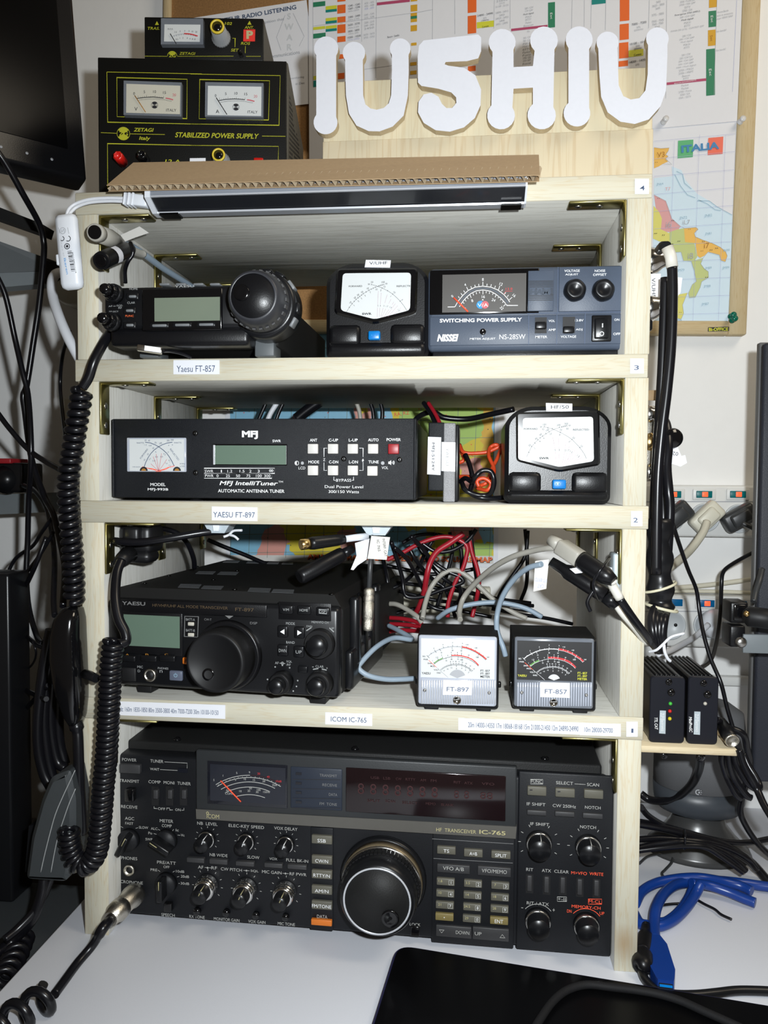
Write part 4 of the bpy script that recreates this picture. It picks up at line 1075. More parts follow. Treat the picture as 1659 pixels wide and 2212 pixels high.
def marks_uhf(d):
    Yf = -0.0046
    tx = lambda *a, **k: d.text(*a, **dict(dict(col='k', Y=Yf), **k))
    d.line([(350, 893), (395, 820), (437, 765), (500, 697), (560, 650), (612, 608), (700, 555), (800, 508), (850, 488), (932, 465)], 4, 'k', Y=Yf)
    d.line([(738, 465), (800, 482), (905, 520), (990, 562), (1070, 615), (1130, 668), (1187, 725), (1245, 800), (1293, 875)], 4, 'k', Y=Yf)
    for u, v, a in ((395, 820, 145), (437, 765, 140), (470, 728, 140), (500, 697, 138), (530, 672, 130), (555, 652, 125), (582, 630, 125), (612, 608, 120), (655, 580, 120), (700, 555, 118), (735, 538, 115), (768, 522, 112), (800, 508, 110), (932, 465, 95), (738, 465, 70), (905, 520, 60), (990, 562, 55), (1070, 615, 45), (1187, 725, 35), (855, 486, 100), (880, 478, 100), (905, 470, 100)):
        t = math.radians(a); d.line([(u - 12 * math.cos(t), v + 12 * math.sin(t)), (u + 12 * math.cos(t), v - 12 * math.sin(t))], 5, 'k', Y=Yf)
    for t, u, v, r in (('10', 412, 745, 45), ('20', 480, 672, 42), ('30', 530, 628, 38), ('50', 592, 583, 35), ('70', 682, 528, 28), ('50', 748, 428, 0), ('150', 920, 428, 5), ('15', 942, 500, -20), ('10', 1098, 588, -40), ('5', 1218, 705, -50),
                       ('1', 468, 792, 45), ('2', 536, 726, 40), ('3', 582, 684, 38), ('5', 640, 640, 30), ('7', 722, 588, 25), ('10', 818, 542, 15), ('2', 885, 555, -10), ('1', 1040, 650, -40)):
        tx(t, u, v, None, 27, rot=r)
    for t, u, v in (('5', 840, 795), ('3', 876, 797), ('2', 934, 797), ('1.7', 982, 805), ('1.5', 1038, 822), ('1.2', 1165, 865)): tx(t, u, v, None, 24, rot=0 if u < 1000 else -25 if u < 1100 else -45)
    for P in ([(846, 570), (836, 775)], [(892, 592), (876, 775)], [(985, 622), (945, 757)], [(1046, 692), (1006, 765)], [(1088, 735), (1060, 780)], [(1115, 758), (1060, 835)], [(1150, 793), (1000, 965)], [(1195, 828), (1180, 845)],
              [(834, 822), (826, 972)], [(872, 825), (860, 970)], [(922, 830), (885, 975)], [(962, 842), (900, 980)], [(1010, 855), (930, 975)], [(1060, 842), (958, 968)], [(1145, 888), (1085, 928)]): d.line(P, 2.4, 'purp', Y=Yf)
    tx('FORWARD', 490, 492, 208, 26, bold=0.012); tx('REFLECTE', 1238, 490, 214, 26, bold=0.012); tx('SWR', 666, 922, 148, 34, bold=0.03); tx('W', 700, 462, 34, 28); tx('W', 972, 454, 36, 28)
def marks_hf(d):
    Yf = -0.0046
    tx = lambda *a, **k: d.text(*a, **dict(dict(col='k', Y=Yf), **k))
    d.line([(795, 572), (825, 510), (862, 470), (890, 448), (930, 422), (958, 408), (992, 396), (1035, 386)], 1.6, 'k', Y=Yf)
    d.line([(899, 392), (948, 404), (997, 426), (1040, 450), (1066, 468), (1113, 516), (1140, 555), (1152, 582)], 1.6, 'k', Y=Yf)
    for u, v, a in ((808, 545, 145), (825, 510, 145), (845, 490, 138), (862, 470, 135), (876, 458, 130), (890, 448, 125), (910, 433, 120), (930, 422, 118), (992, 396, 100), (1035, 386, 95), (899, 392, 75), (922, 398, 70), (948, 404, 70), (997, 426, 60), (1066, 468, 45), (1113, 516, 40), (1005, 393, 95), (1015, 390, 95), (1025, 388, 95)):
        t = math.radians(a); d.line([(u - 6 * math.cos(t), v + 6 * math.sin(t)), (u + 6 * math.cos(t), v - 6 * math.sin(t))], 2, 'k', Y=Yf)
    for t, u, v, r in (('20', 813, 503, 45), ('40', 852, 463, 42), ('60', 879, 438, 38), ('100', 902, 379, 0), ('200', 986, 382, 6), ('300', 1032, 374, 0), ('100', 920, 412, 30), ('10', 894, 407, 0), ('20', 1000, 410, -20), ('30', 1038, 404, 0), ('20', 1076, 458, -40), ('10', 1124, 508, -50),
                       ('2', 842, 520, 40), ('4', 874, 480, 35), ('6', 898, 460, 30), ('10', 940, 435, 20), ('4', 992, 440, -15), ('2', 1052, 480, -40)): tx(t, u, v, None, 11, rot=r)
    for t, u, v in (('5', 966, 532), ('3', 990, 531), ('2', 1025, 533), ('1.7', 1042, 534), ('1.5', 1062, 542), ('1.2', 1104, 567)): tx(t, u, v, None, 11, rot=0 if u < 1050 else -35)
    for P in ([(952, 456), (964, 522)], [(985, 460), (988, 522)], [(1030, 484), (1024, 524)], [(1052, 506), (1044, 526)], [(1075, 524), (1066, 536)], [(1085, 532), (1040, 590)], [(1100, 544), (1095, 552)], [(966, 542), (972, 608)], [(990, 542), (986, 612)],
              [(1022, 543), (1008, 618)], [(1038, 545), (1018, 618)], [(1056, 550), (1028, 616)], [(1072, 556), (1038, 612)], [(1090, 560), (1048, 610)], [(1112, 572), (1060, 606)], [(1125, 576), (1075, 602)]): d.line(P, 1.0, 'purp', Y=Yf)
    tx('FORWARD', 820, 405, 82, 11, bold=0.012); tx('REFLECTED', 1120, 410, 96, 11, bold=0.012); tx('SWR', 900, 580, 58, 13, bold=0.03); tx('W', 882, 393, 15, 11); tx('W', 1052, 385, 15, 11)
def rounded(pts, r=10, n=4):
    """round the corners of a pixel polygon"""
    out = []
    m_ = len(pts)
    for i in range(m_):
        p0, p1, p2 = Vector(pts[i - 1]), Vector(pts[i]), Vector(pts[(i + 1) % m_])
        a = p1 + (p0 - p1).normalized() * r; b = p1 + (p2 - p1).normalized() * r
        for j in range(n + 1):
            t = j / n
            out.append(tuple((1 - t) ** 2 * a + 2 * t * (1 - t) * p1 + t * t * b))
    return out
XV = aty(704, 660, 0.02).x
cross_meter('power_meter', 'black cross-needle meter tagged V/UHF on shelf 3', (XV, 0.02, Z3), 0.0880, 0.0835, (700, 550, 7.213),
            rounded([(292, 292), (1356, 282), (1340, 865), (790, 1008), (258, 870)], 60), ((652, 82), (1042, 88), (1028, 204), (632, 198)), 'V/UHF', (845, 130, 280, 48), (690, 1190, 874, 1328), marks_uhf, 'cross-needle meters')
XH = aty(1090.5, 980, 0.025).x
cross_meter('power_meter', 'black cross-needle meter tagged HF/50 at the right of shelf 2', (XH, 0.025, Z2), 0.0885, 0.0835, (850, 780, 2.765),
            rounded([(772, 340), (1192, 332), (1197, 598), (990, 633), (774, 578)], 20), ((910, 250), (1068, 254), (1068, 302), (912, 300)), 'HF/50', (994, 274, 106, 21), (950, 708, 1030, 764), marks_hf, 'cross-needle meters')
# ================================================================== antenna tuner on shelf 2
TD = Dev('antenna_tuner', 'wide black antenna tuner with white push buttons and small meter on shelf 2', 'tuner', (-0.2183, 0.020, Z2))
TW = 0.2705; TH = 0.0722
TD.lbox('front_panel', 0, TW, 0.0, 0.003, 0.0025, TH, 'mfj_paint', 0.0009)
TD.lbox('side_return', 0.0, 0.0022, -0.0018, 0.02, 0.0030, TH - 0.0005, 'mfj_paint', 0.0008)
TD.lbox('side_return', TW - 0.0022, TW, -0.0018, 0.02, 0.0030, TH - 0.0005, 'mfj_paint', 0.0008)
TD.lbox('case', 0.001, TW - 0.001, 0.003, 0.20, 0.0032, TH - 0.0008, 'mfj_paint', 0.001)
for x in (0.07, 0.24):
    for y in (0.02, 0.18): MB().lathe((x, y, 0), (0, 0, 1), [(0.006, 0), (0.007, 0.0034)], 14).build('foot', 'rubber', TD.root)
TD.z(130, 780, 2.074)
for u, v in ((605, 324), (606, 500), (1270, 438), (1520, 442)): TD.knob('panel_screw', u, v, 12, [(1, 0), (0.9, 0.0008), (0.3, 0.0012), (0, 0.0008)], 'dark_screw')
for u in (610, 1225):
    p = TD.L(u, 250, 0.012); MB().lathe((p.x, 0.012, TH - 0.001), (0, 0, 1), [(0.0032, 0), (0.0028, 0.0014), (0, 0.002)], 12).build('case_screw', 'dark_screw', TD.root)
for t, u, v, w_, h, kw in (('MFJ', 850, 331, 72, 38, dict(bold=0.05)), ('SWR', 970, 358, 38, 12, dict(bold=0.015)), ('ANT', 1135, 354, 33, 13, dict(bold=0.015)), ('C-UP', 1224, 354, 42, 13, dict(bold=0.015)), ('L-UP', 1313, 354, 40, 13, dict(bold=0.015)), ('AUTO', 1403, 353, 47, 13, dict(bold=0.015)),
                           ('POWER', 1494, 352, 64, 13, dict(bold=0.015)), ('MODE', 1136, 452, 48, 13, dict(bold=0.015)), ('C-DN', 1225, 452, 42, 13, dict(bold=0.015)), ('L-DN', 1314, 452, 40, 13, dict(bold=0.015)), ('TUNE', 1404, 452, 46, 13, dict(bold=0.015)), ('LCD', 1083, 479, 30, 12, {}), ('VOL', 1455, 478, 30, 12, {}),
                           ('Z', 1183, 442, 9, 12, {}), ('BYPASS', 1270, 534, 68, 13, {}), ('Dual Power Level', 1271, 563, 172, 13, {}), ('300/150 Watts', 1270, 585, 136, 13, {}), ('MFJ IntelliTuner', 844, 550, 262, 24, dict(bold=0.02, shear=0.22)), ('TM', 988, 541, 20, 8, {}),
                           ('AUTOMATIC ANTENNA TUNER', 855, 582, 298, 15, dict(bold=0.012)), ('MODEL', 438, 553, 68, 14, dict(bold=0.015)), ('MFJ-993B', 438, 576, 92, 14, dict(bold=0.015)),
                           ('SWR', 667, 493, 38, 12, {}), ('1', 722, 493, 5, 12, {}), ('1.2', 760, 493, 22, 12, {}), ('1.5', 815, 493, 22, 12, {}), ('2', 852, 493, 10, 12, {}), ('3', 889, 493, 9, 12, {}), ('PWR', 668, 514, 38, 12, {}), ('0', 705, 514, 9, 12, {}), ('25', 751, 514, 18, 12, {}), ('50', 797, 514, 18, 12, {}), ('75', 843, 514, 18, 12, {}), ('100', 890, 514, 26, 12, {}), ('300', 928, 514, 28, 12, {})):
    TD.text(t, u, v, w_, h, 'w', **kw)
TD.ring(941, 491, 4, 2.4, 'w'); TD.ring(950, 491, 4, 2.4, 'w')
TD.line([(645, 480), (961, 480), (961, 503), (645, 503)], 2, 'w', closed=True); TD.line([(645, 503), (948, 503), (948, 525), (645, 525)], 2, 'w', closed=True)
for P in ([(1196, 390), (1182, 390), (1182, 430)], [(1182, 454), (1182, 490), (1195, 490)], [(1340, 390), (1357, 390), (1357, 430)], [(1357, 452), (1357, 490), (1340, 490)], [(1226, 518), (1226, 534), (1234, 534)], [(1306, 534), (1314, 534), (1314, 518)]): TD.line(P, 2, 'w')
TD.disc(1060, 457, 9, 'w', a0=90, a1=270); TD.ring(1060, 457, 9, 2, 'w'); TD.disc(1085, 457, 7, 'mgr'); TD.disc(1445, 457, 8, 'mgr')
TD.poly([(1470, 450), (1476, 450), (1483, 444), (1483, 466), (1476, 461), (1470, 461)], 'w')
for r in (5, 10, 14): TD.ring(1483, 455, r, 2, 'w', a0=-40, a1=40, n=8)
TD.poly([(1352, 444), (1357, 436), (1361, 446), (1354, 452)], 'w')
TD.flush()
for u, v in ((1131, 393), (1221, 393), (1310, 393), (1401, 393), (1131, 490), (1221, 490), (1310, 490), (1398, 492)):
    TD.box('push_button', u - 23, v - 22, u + 23, v + 22, -0.0042, 0.0, 'button_white', 0.0006)
TD.box('power_button', 1469, 371, 1517, 416, -0.0042, 0.0, 'button_red', 0.0006)
TD.box('lcd_frame', 683, 372, 1016, 467, -0.0008, 0, 'black_gloss', 0)
TD.box('lcd_screen', 694, 378, 1012, 463, -0.0014, 0, 'lcd_green', 0)
TD.box('lcd_edge', 685, 376, 691, 464, -0.0016, 0, 'silver_lip', 0)
TD.z(250, 930, 9.7588)
tm = TD.box('meter', 230, 150, 1478, 872, -0.0030, 0, 'clear_plastic', 0.0008)
TD.box('scale_plate', 290, 182, 1440, 850, -0.0033, -0.002, 'meter_white', 0, tm)
Yt = -0.0037
TD.line([(600, 765), (630, 680), (680, 575), (740, 485), (810, 410), (900, 345), (980, 300), (1080, 265), (1195, 245)], 13, 'nav', Y=Yt)
TD.line([(620, 245), (730, 262), (830, 300), (910, 345), (1000, 410), (1080, 485), (1140, 570), (1190, 660), (1230, 745)], 13, 'nav', Y=Yt)
for t, u, v, w_, h, r in (('WATTS', 515, 262, 155, 32, 0), ('WATTS', 1305, 258, 160, 32, 0), ('60', 630, 205, 40, 34, 0), ('40', 700, 212, 40, 34, 0), ('20', 838, 255, 40, 34, -20), ('100', 945, 268, 56, 34, 20), ('200', 1105, 210, 60, 34, 0), ('300', 1190, 198, 62, 34, 0), ('FORWARD', 595, 490, 250, 36, 52), ('REFLECTED', 1240, 505, 290, 36, -52),
                          ('1.2', 628, 302, 50, 26, 0), ('0.8', 725, 318, 52, 26, 0), ('50', 790, 372, 36, 30, 40), ('20', 678, 500, 36, 30, 45), ('10', 605, 618, 34, 30, 60), ('1', 845, 452, 10, 26, 30), ('0.5', 718, 600, 50, 26, 45), ('5', 1108, 455, 18, 30, -40), ('0.2', 1030, 500, 54, 28, -40), ('0.1', 1132, 640, 50, 28, -60), ('4', 1115, 312, 20, 26, 0), ('6', 1195, 300, 20, 26, 0),
                          ('3.0', 857, 555, 56, 28, 0), ('2.0', 965, 552, 56, 28, 0), ('5.0', 802, 638, 56, 28, 0), ('1.5', 1068, 690, 44, 26, -20), ('1.2', 1138, 740, 44, 26, -40), ('SWR 50OHM', 432, 768, 160, 18, 0), ('MFJ', 1405, 705, 100, 30, 0), ('LTD', 1405, 755, 100, 30, 0)):
    TD.text(t, u, v, w_, h, 'nav', Y=Yt, rot=r)
for u, v in ((740, 700), (790, 550), (852, 495), (966, 480), (1078, 605)): TD.line([(u, v), ((u + 910) / 2, (v + 845) / 2 + 10), (905, 850)], 7, 'pr', Y=Yt)
for P in ([(555, 762), (680, 795), (780, 805), (900, 848)], [(1240, 745), (1130, 775), (1060, 815), (920, 850)], [(1120, 770), (1020, 815), (910, 845)], [(690, 800), (850, 838)], [(840, 860), (960, 862)]): TD.line(P, 11, 'fr', Y=Yt)
for u in (590, 1290):
    TD.disc(u, 850, 85, 'k', Y=Yt, a0=0, a1=180); TD.disc(u, 850, 50, 'gd', Y=Yt - 0.0002, a0=0, a1=180)
TD.flush(tm, 'meter_scale')

# ================================================================== interface box next to the tuner
BX = Dev('interface_box', 'small black box labelled MFJ-5124Y standing beside the antenna tuner', 'box', (aty(925, 1000, 0.05).x, 0.050, Z2 - 0.0))
BX.z(850, 780, 2.765)
pa, pb = BX.L(206, 775), BX.L(300, 366)
pc = BX.L(372, 366)
BX.lbox('case', 0.0, pb.x + 0.0008, 0.0, 0.09, max(0.0, pa.y), pb.y, 'mfj_paint', 0.0012)
BX.lbox('cover', pb.x, pc.x, -0.0005, 0.09, 0.0002, pb.y - 0.0005, mat('speckle_flash_sheen', (0.30, 0.30, 0.31), 0.35, metal=0.3, var=0.8, scale=2600, bump=0.8, bscale=2600), 0.0012)  # black speckled face; the flash reflecting on it is painted in as silver
BX.lbox('flange', pc.x - 0.0006, pc.x + 0.003, 0.010, 0.09, 0.0006, pb.y - 0.0015, 'black_satin', 0.0012)
q = [BX.L(u, v, -0.0016) for u, v in ((206, 452), (285, 455), (281, 681), (201, 676))]
lb = MB().add([(p.x, -0.0016, p.y) for p in q] + [(p.x, 0.0002, p.y) for p in q], [(0, 1, 2, 3), (4, 7, 6, 5), (0, 4, 5, 1), (1, 5, 6, 2), (2, 6, 7, 3), (3, 7, 4, 0)]).build('paper_label', 'paper', BX.root)
BX.text('MFJ-5124Y', 235, 572, 168, 20, 'k', Y=-0.0020, rot=-90)
BX.flush(lb)
q = [BX.L(u, v, -0.0016) for u, v in ((288, 483), (370, 486), (368, 660), (286, 656))]
lb = MB().add([(p.x, -0.0016, p.y) for p in q] + [(p.x, 0.0002, p.y) for p in q], [(0, 1, 2, 3), (4, 7, 6, 5), (0, 4, 5, 1), (1, 5, 6, 2), (2, 6, 7, 3), (3, 7, 4, 0)]).build('paper_label', 'white_plastic', BX.root)
BX.text('YAESU', 322, 572, 108, 18, 'lg', Y=-0.0020, rot=-90)
BX.flush(lb)

# ================================================================== switching power supply on shelf 3
ND = Dev('switching_power_supply', 'blue-grey switching power supply with dark meter at the right of shelf 3', 'power supply', (0.0610, 0.020, Z3))
NW = 0.1625
ND.lbox('front_frame', 0, NW, 0.0, 0.020, 0.0075, 0.0765, 'nissei_blue', 0.004)
ND.lbox('case', 0.003, NW - 0.003, 0.018, 0.19, 0.002, 0.074, 'nissei_dark', 0.002)
ND.lbox('base_skirt', 0.004, NW - 0.004, 0.006, 0.03, 0.0, 0.009, 'black_plastic', 0.001)
ND.z(920, 560, 7.541)
ND.box('meter_bezel', 62, 158, 1845, 890, -0.0012, 0.001, 'black_gloss', 0.0008)
nm = ND.box('meter', 268, 240, 1632, 858, -0.0018, 0.0, 'meter_dark', 0)
Yn = -0.0022
CX, CY = 928, 880
def ell(r, a0, a1, n=24, ky=1.0):
    return [(CX + r * math.cos(math.radians(a)), CY - ky * r * math.sin(math.radians(a))) for a in [a0 + (a1 - a0) * i / n for i in range(n + 1)]]
ND.line([(355, 778), (470, 776)] + [(480, 765), (520, 690), (600, 590), (690, 508), (800, 455), (925, 438), (1060, 455), (1170, 500), (1270, 575), (1330, 640), (1366, 698)], 11, 'w', Y=Yn)
ND.line([(545, 775), (600, 690), (660, 620), (730, 560), (820, 515), (930, 500), (1050, 520), (1140, 570), (1220, 635), (1280, 700), (1320, 752), (1498, 752)], 11, 'w', Y=Yn)
ND.line([(515, 770), (560, 695), (630, 605), (710, 535), (810, 485), (928, 469), (1055, 487), (1155, 535), (1245, 605), (1300, 668), (1340, 720)], 24, 'rim', Y=Yn + 0.0001)
for P in ([(528, 605), (545, 632)], [(570, 553), (592, 585)], [(615, 512), (634, 542)], [(662, 452), (690, 508)], [(732, 440), (742, 472)], [(798, 418), (803, 452)], [(860, 403), (863, 438)], [(929, 370), (929, 436)], [(996, 400), (993, 436)], [(1066, 408), (1058, 446)], [(1134, 432), (1122, 465)], [(1205, 432), (1182, 498)], [(1250, 493), (1232, 522)], [(1302, 538), (1282, 568)], [(1347, 582), (1325, 610)], [(1405, 618), (1358, 662)],
          [(600, 698), (624, 722)], [(636, 658), (654, 684)], [(672, 618), (690, 646)], [(716, 570), (738, 628)], [(766, 556), (778, 590)], [(820, 535), (826, 568)], [(872, 524), (876, 556)], [(930, 510), (930, 572)], [(984, 522), (982, 552)], [(1040, 532), (1032, 564)], [(1096, 550), (1086, 580)], [(1146, 572), (1128, 620)], [(1190, 606), (1174, 634)], [(1228, 642), (1212, 668)], [(1264, 684), (1246, 708)], [(1306, 726), (1262, 768)]): ND.line(P, 9, 'w', Y=Yn)
for t, u, v, h, r in (('0', 430, 602, 42, -50 + 90), ('4', 640, 415, 42, 15), ('8', 928, 330, 46, 0), ('12', 1225, 405, 46, -20), ('16', 1438, 590, 44, -40), ('8', 755, 675, 46, 20), ('16', 935, 610, 46, 0), ('24', 1102, 665, 44, -20), ('32', 1235, 795, 44, -45), ('0', 640, 800, 34, 45)): ND.text(t, u, v, None, h, 'w', Y=Yn, rot=r)
ND.text('13.8', 1355, 482, 110, 36, 'r', Y=Yn, rot=0); ND.line([(1268, 575), (1300, 520), (1410, 520)], 6, 'r', Y=Yn)
ND.disc(888, 742, 64, 'bl', Y=Yn); ND.disc(962, 742, 62, 'pr', Y=Yn - 0.0001); ND.disc(888, 742, 60, 'bl', Y=Yn - 0.0002, a0=90, a1=270)
ND.text('V/A', 928, 747, 170, 56, 'w', Y=Yn - 0.0004); ND.poly([(908, 668), (945, 668), (926, 648)], 'w', Y=Yn)
ND.flush(nm, 'meter_scale')
a, b = ND.L(452, 625, -0.0026), ND.L(686, 856, -0.0026)
MB().tube([(a.x, -0.0028, a.y), (b.x, -0.0028, b.y)], 0.0007, 6).build('needle', pm('fr'), nm)
ND.z(0, 0, 1)
ND.box('lower_plate', 928, 681, 1343, 745, -0.0010, 0.001, 'nissei_blue', 0.0008)
ND.z(920, 560, 7.541)
ND.text('SWITCHING POWER SUPPLY', 892, 992, 1340, 62, 'w', Y=-0.0014, bold=0.03)
ND.text('NISSEI', 356, 1280, 350, 120, 'w', Y=-0.0014, bold=0.05, shear=0.25)
ND.text('METER ADJUST', 924, 1300, 415, 40, 'w', Y=-0.0014, bold=0.012)
ND.text('NS-28SW', 1408, 1262, 424, 80, 'w', Y=-0.0014)
ND.line([(924, 1240), (924, 1264)], 10, 'w', Y=-0.0014)
ND.knob('meter_trimmer', 928, 1186, 52, [(1.0, 0.001), (0.95, 0.0022), (0.4, 0.0016), (0, 0.0016)], 'black_gloss')
ND.z(1130, 560, 7.213)
ND.box('control_plate', 556, 112, 1548, 812, -0.0008, 0.001, 'nissei_blue', 0.0006)
ND.box('badge', 76, 176, 476, 806, -0.0020, 0, 'nissei_blue', 0.0004)
for v in (342, 362, 384, 406, 432, 566, 590, 614, 640): ND.line([(80, v), (472, v - 4)], 8, 'dot', Y=-0.0024)
for v in (458, 482, 506, 530, 548):
    for (a, b) in ((82, 104), (425, 468)): ND.line([(a, v), (b, v)], 8, 'dot', Y=-0.0024)
    for (a, b) in ((195, 218), (300, 322)): ND.line([(a, v), (b, v)], 8, 'dot', Y=-0.0024)
ND.text('HAM', 262, 505, 310, 86, 'nbl', Y=-0.0026, bold=0.05, shear=0.1)
for t, u, v, w_, h in (('VOLTAGE', 762, 180, 240, 38), ('ADJUST', 758, 240, 202, 38), ('NOISE', 1198, 180, 164, 38), ('OFFSET', 1195, 240, 212, 38), ('VOL', 446, 960, 98, 34), ('AMP', 450, 1100, 112, 36), ('METER', 283, 1210, 184, 38), ('13.8V', 872, 952, 136, 36), ('ADJ', 872, 1098, 104, 38), ('VOLTAGE', 706, 1206, 240, 38), ('ON', 1460, 942, 78, 36), ('OFF', 1458, 1164, 108, 38)):
    ND.text(t, u, v, w_, h, 'w', Y=-0.0014, bold=0.01)
for P in ([(88, 850), (86, 1330)], [(528, 840), (522, 1325)], [(968, 836), (960, 1318)], [(60, 845), (1540, 820)], [(545, 120), (540, 830)]): ND.line(P, 9, 'nav', Y=-0.0014)
ND.flush()
for u in (800, 1242): 
    ND.knob('adjust_knob', u, 492, 176, [(1.03, 0), (1.0, 0.0035), (0.82, 0.0080), (0.72, 0.0085), (0.45, 0.0078), (0.15, 0.0068), (0, 0.0068)], 'black_satin', n=36, ribs=6, ribd=0.03)
for (u0, v0, u1, v1) in ((184, 905, 368, 1152), (618, 898, 808, 1150)):
    ND.box('slide_switch_well', u0, v0, u1, v1, -0.0016, 0, 'dot_black', 0)
ND.box('slide_switch', 190, 970, 366, 1085, -0.0045, 0, 'black_satin', 0.001)
ND.box('slide_switch', 624, 1040, 800, 1148, -0.0045, 0, 'black_satin', 0.001)
ND.box('rocker_frame', 1068, 868, 1380, 1282, -0.0020, 0, 'black_plastic', 0.001)
rk = ND.box('rocker_switch', 1118, 916, 1336, 1230, -0.0048, 0, 'black_satin', 0.001)
ND.text('I', 1238, 1030, 16, 64, 'w', Y=-0.0052); ND.ring(1226, 1160, 30, 11, 'w', Y=-0.0052)
ND.flush(rk)

# ================================================================== two S-meters on shelf 1
def s_meter(lab, u, v, y, zm, dark, txt, txt_c, lab_rect):
    o = aty(u, v, y)
    d = Dev('signal_meter', lab, 'meter', (o.x, y, Z1), 0, 0, 'signal meters')
    W, H = 0.0675, 0.0625
    d.lbox('case', 0, W, 0.0045, 0.060, 0.003, H, 'black_matte', 0.0008)
    d.lbox('front_rim', 0, W, 0.0, 0.006, 0.003, H, 'black_satin', 0.002)
    for x in (0.006, W - 0.018):
        d.lbox('foot', x, x + 0.012, 0.004, 0.014, 0.0, 0.0035, 'rubber', 0.0008)
        d.lbox('foot', x, x + 0.012, 0.045, 0.055, 0.0, 0.0035, 'rubber', 0.0008)
    for x in (-0.0015, W + 0.0005): d.lbox('side_screw', x - 0.001, x + 0.002, 0.012, 0.017, 0.018, 0.023, 'dark_screw', 0.001)
    d.z(*zm)
    dx = 20 if dark else 0; dy = 42 if dark else 0
    ink = 'w' if dark else 'k'
    cl = d.box('lens', 112 + dx, 282 + dy * 0.8, 1520 + dx * 2, 1530 + dy, -0.0018, 0.002, 'clear_plastic_dim' if dark else 'clear_plastic', 0.002)
    d.box('scale_plate', 160 + dx, 338 + dy, 1480 + dx * 2, 1040 + dy, -0.0022, -0.001, 'meter_black' if dark else 'meter_white', 0, cl)
    Yq = -0.0027
    o_ = lambda pts: [(a + dx + (a - 300) * 0.02 * (1 if dark else 0), b + dy) for a, b in pts]
    d.line(o_([(285, 648), (340, 600), (420, 556), (500, 518), (590, 490), (680, 475), (760, 470), (850, 474), (893, 480)]), 14, ink if dark else 'mgr', Y=Yq)
    d.line(o_([(893, 474), (980, 490), (1060, 518), (1140, 556), (1200, 594), (1270, 642), (1330, 696)]), 22 if not dark else 34, 'red2' if not dark else 'r', Y=Yq)
    d.line(o_([(893, 492), (980, 508), (1060, 536), (1140, 574), (1200, 612), (1270, 660), (1320, 712)]), 5, ink, Y=Yq - 0.0001)
    d.line(o_([(395, 768), (470, 714), (550, 678)]), 16 if not dark else 26, 'gr', Y=Yq)
    d.line(o_([(400, 784), (470, 730), (550, 694), (630, 668), (710, 650), (800, 648), (900, 662), (1000, 690), (1080, 730), (1150, 780), (1190, 822)]), 6, ink, Y=Yq - 0.0001)
    d.line(o_([(705, 628), (800, 626), (890, 636), (1000, 664), (1080, 700), (1140, 748), (1195, 806)]), 18 if not dark else 32, 'red2' if not dark else 'r', Y=Yq)
    for r_ in (0, 16):
        d.line(o_([(505 + r_, 888 + r_ * 0.6), (560, 845 + r_), (630, 808 + r_), (710, 790 + r_), (800, 782 + r_), (890, 792 + r_), (960, 818 + r_), (1030, 860 + r_), (1080 - r_, 905 + r_)]), 5, ink, Y=Yq - 0.0001)
    for P in ([(265, 628), (312, 676)], [(337, 585), (352, 604)], [(400, 530), (436, 580)], [(485, 512), (520, 550)], [(558, 470), (570, 495)], [(645, 462), (648, 480)], [(728, 440), (729, 470)], [(812, 458), (810, 476)], [(898, 450), (895, 480)], [(720, 486), (718, 510)], [(893, 492), (890, 520)], [(978, 466), (974, 494)], [(1062, 496), (1054, 522)], [(1140, 532), (1130, 560)], [(1215, 576), (1200, 600)], [(1285, 630), (1268, 650)], [(1345, 686), (1318, 705)], [(1195, 612), (1182, 634)],
              [(385, 755), (408, 780)], [(458, 684), (478, 712)], [(540, 652), (552, 676)], [(640, 618), (644, 640)], [(706, 600), (708, 640)], [(768, 608), (768, 630)], [(815, 600), (815, 630)], [(885, 606), (882, 640)], [(1010, 650), (1000, 676)], [(1130, 728), (1115, 744)], [(610, 678), (612, 694)], [(712, 660), (712, 676)], [(826, 655), (826, 672)], [(898, 665), (900, 680)],
              [(695, 765), (698, 795)], [(740, 762), (740, 790)], [(790, 762), (789, 785)], [(840, 765), (837, 788)], [(900, 775), (894, 796)], [(962, 800), (954, 820)], [(1032, 840), (1022, 858)], [(1092, 894), (1072, 914)], [(796, 800), (796, 835)], [(620, 835), (628, 822)], [(700, 818), (704, 806)], [(896, 826), (890, 810)], [(966, 860), (958, 846)], [(1040, 908), (1030, 894)]): d.line(o_(P), 6, ink, Y=Yq - 0.0002)
    for t, a, b in (('3', 392, 502), ('5', 555, 436), ('7', 728, 404), ('9', 904, 416), ('+10', 986, 436), ('+30', 1145, 495), ('+60', 1358, 660), ('10', 528, 580), ('30', 728, 540), ('50', 883, 546), ('100', 1172, 662), ('1', 366, 722), ('1.5', 448, 664), ('2', 530, 625), ('3', 704, 578), ('4', 814, 578), ('5', 888, 592), ('10', 1016, 625), ('SIG', 214, 645), ('PWR', 248, 702), ('SWR', 318, 772), ('MOD', 374, 823), ('VOLT', 436, 888), ('DISC', 483, 942),
                    ('25', 616, 722), ('50', 708, 698), ('75', 824, 698), ('100', 890, 708), ('8', 690, 742), ('9', 738, 740), ('10', 786, 738), ('11', 842, 740), ('12', 904, 750), ('13', 970, 775), ('14', 1045, 818), ('15', 1112, 870), ('+7', 574, 905), ('+5', 636, 874), ('+3', 704, 852), ('0', 796, 866), ('-3', 888, 860), ('-5', 956, 892), ('-7', 1014, 935)):
        a_, b_ = o_([(a, b)])[0]
        d.text(t, a_, b_, None, 22 if len(t) < 3 or t[0] == '+' else 26, ink, Y=Yq - 0.0002, bold=0.01)
    yc = 'lime' if dark else 'k'
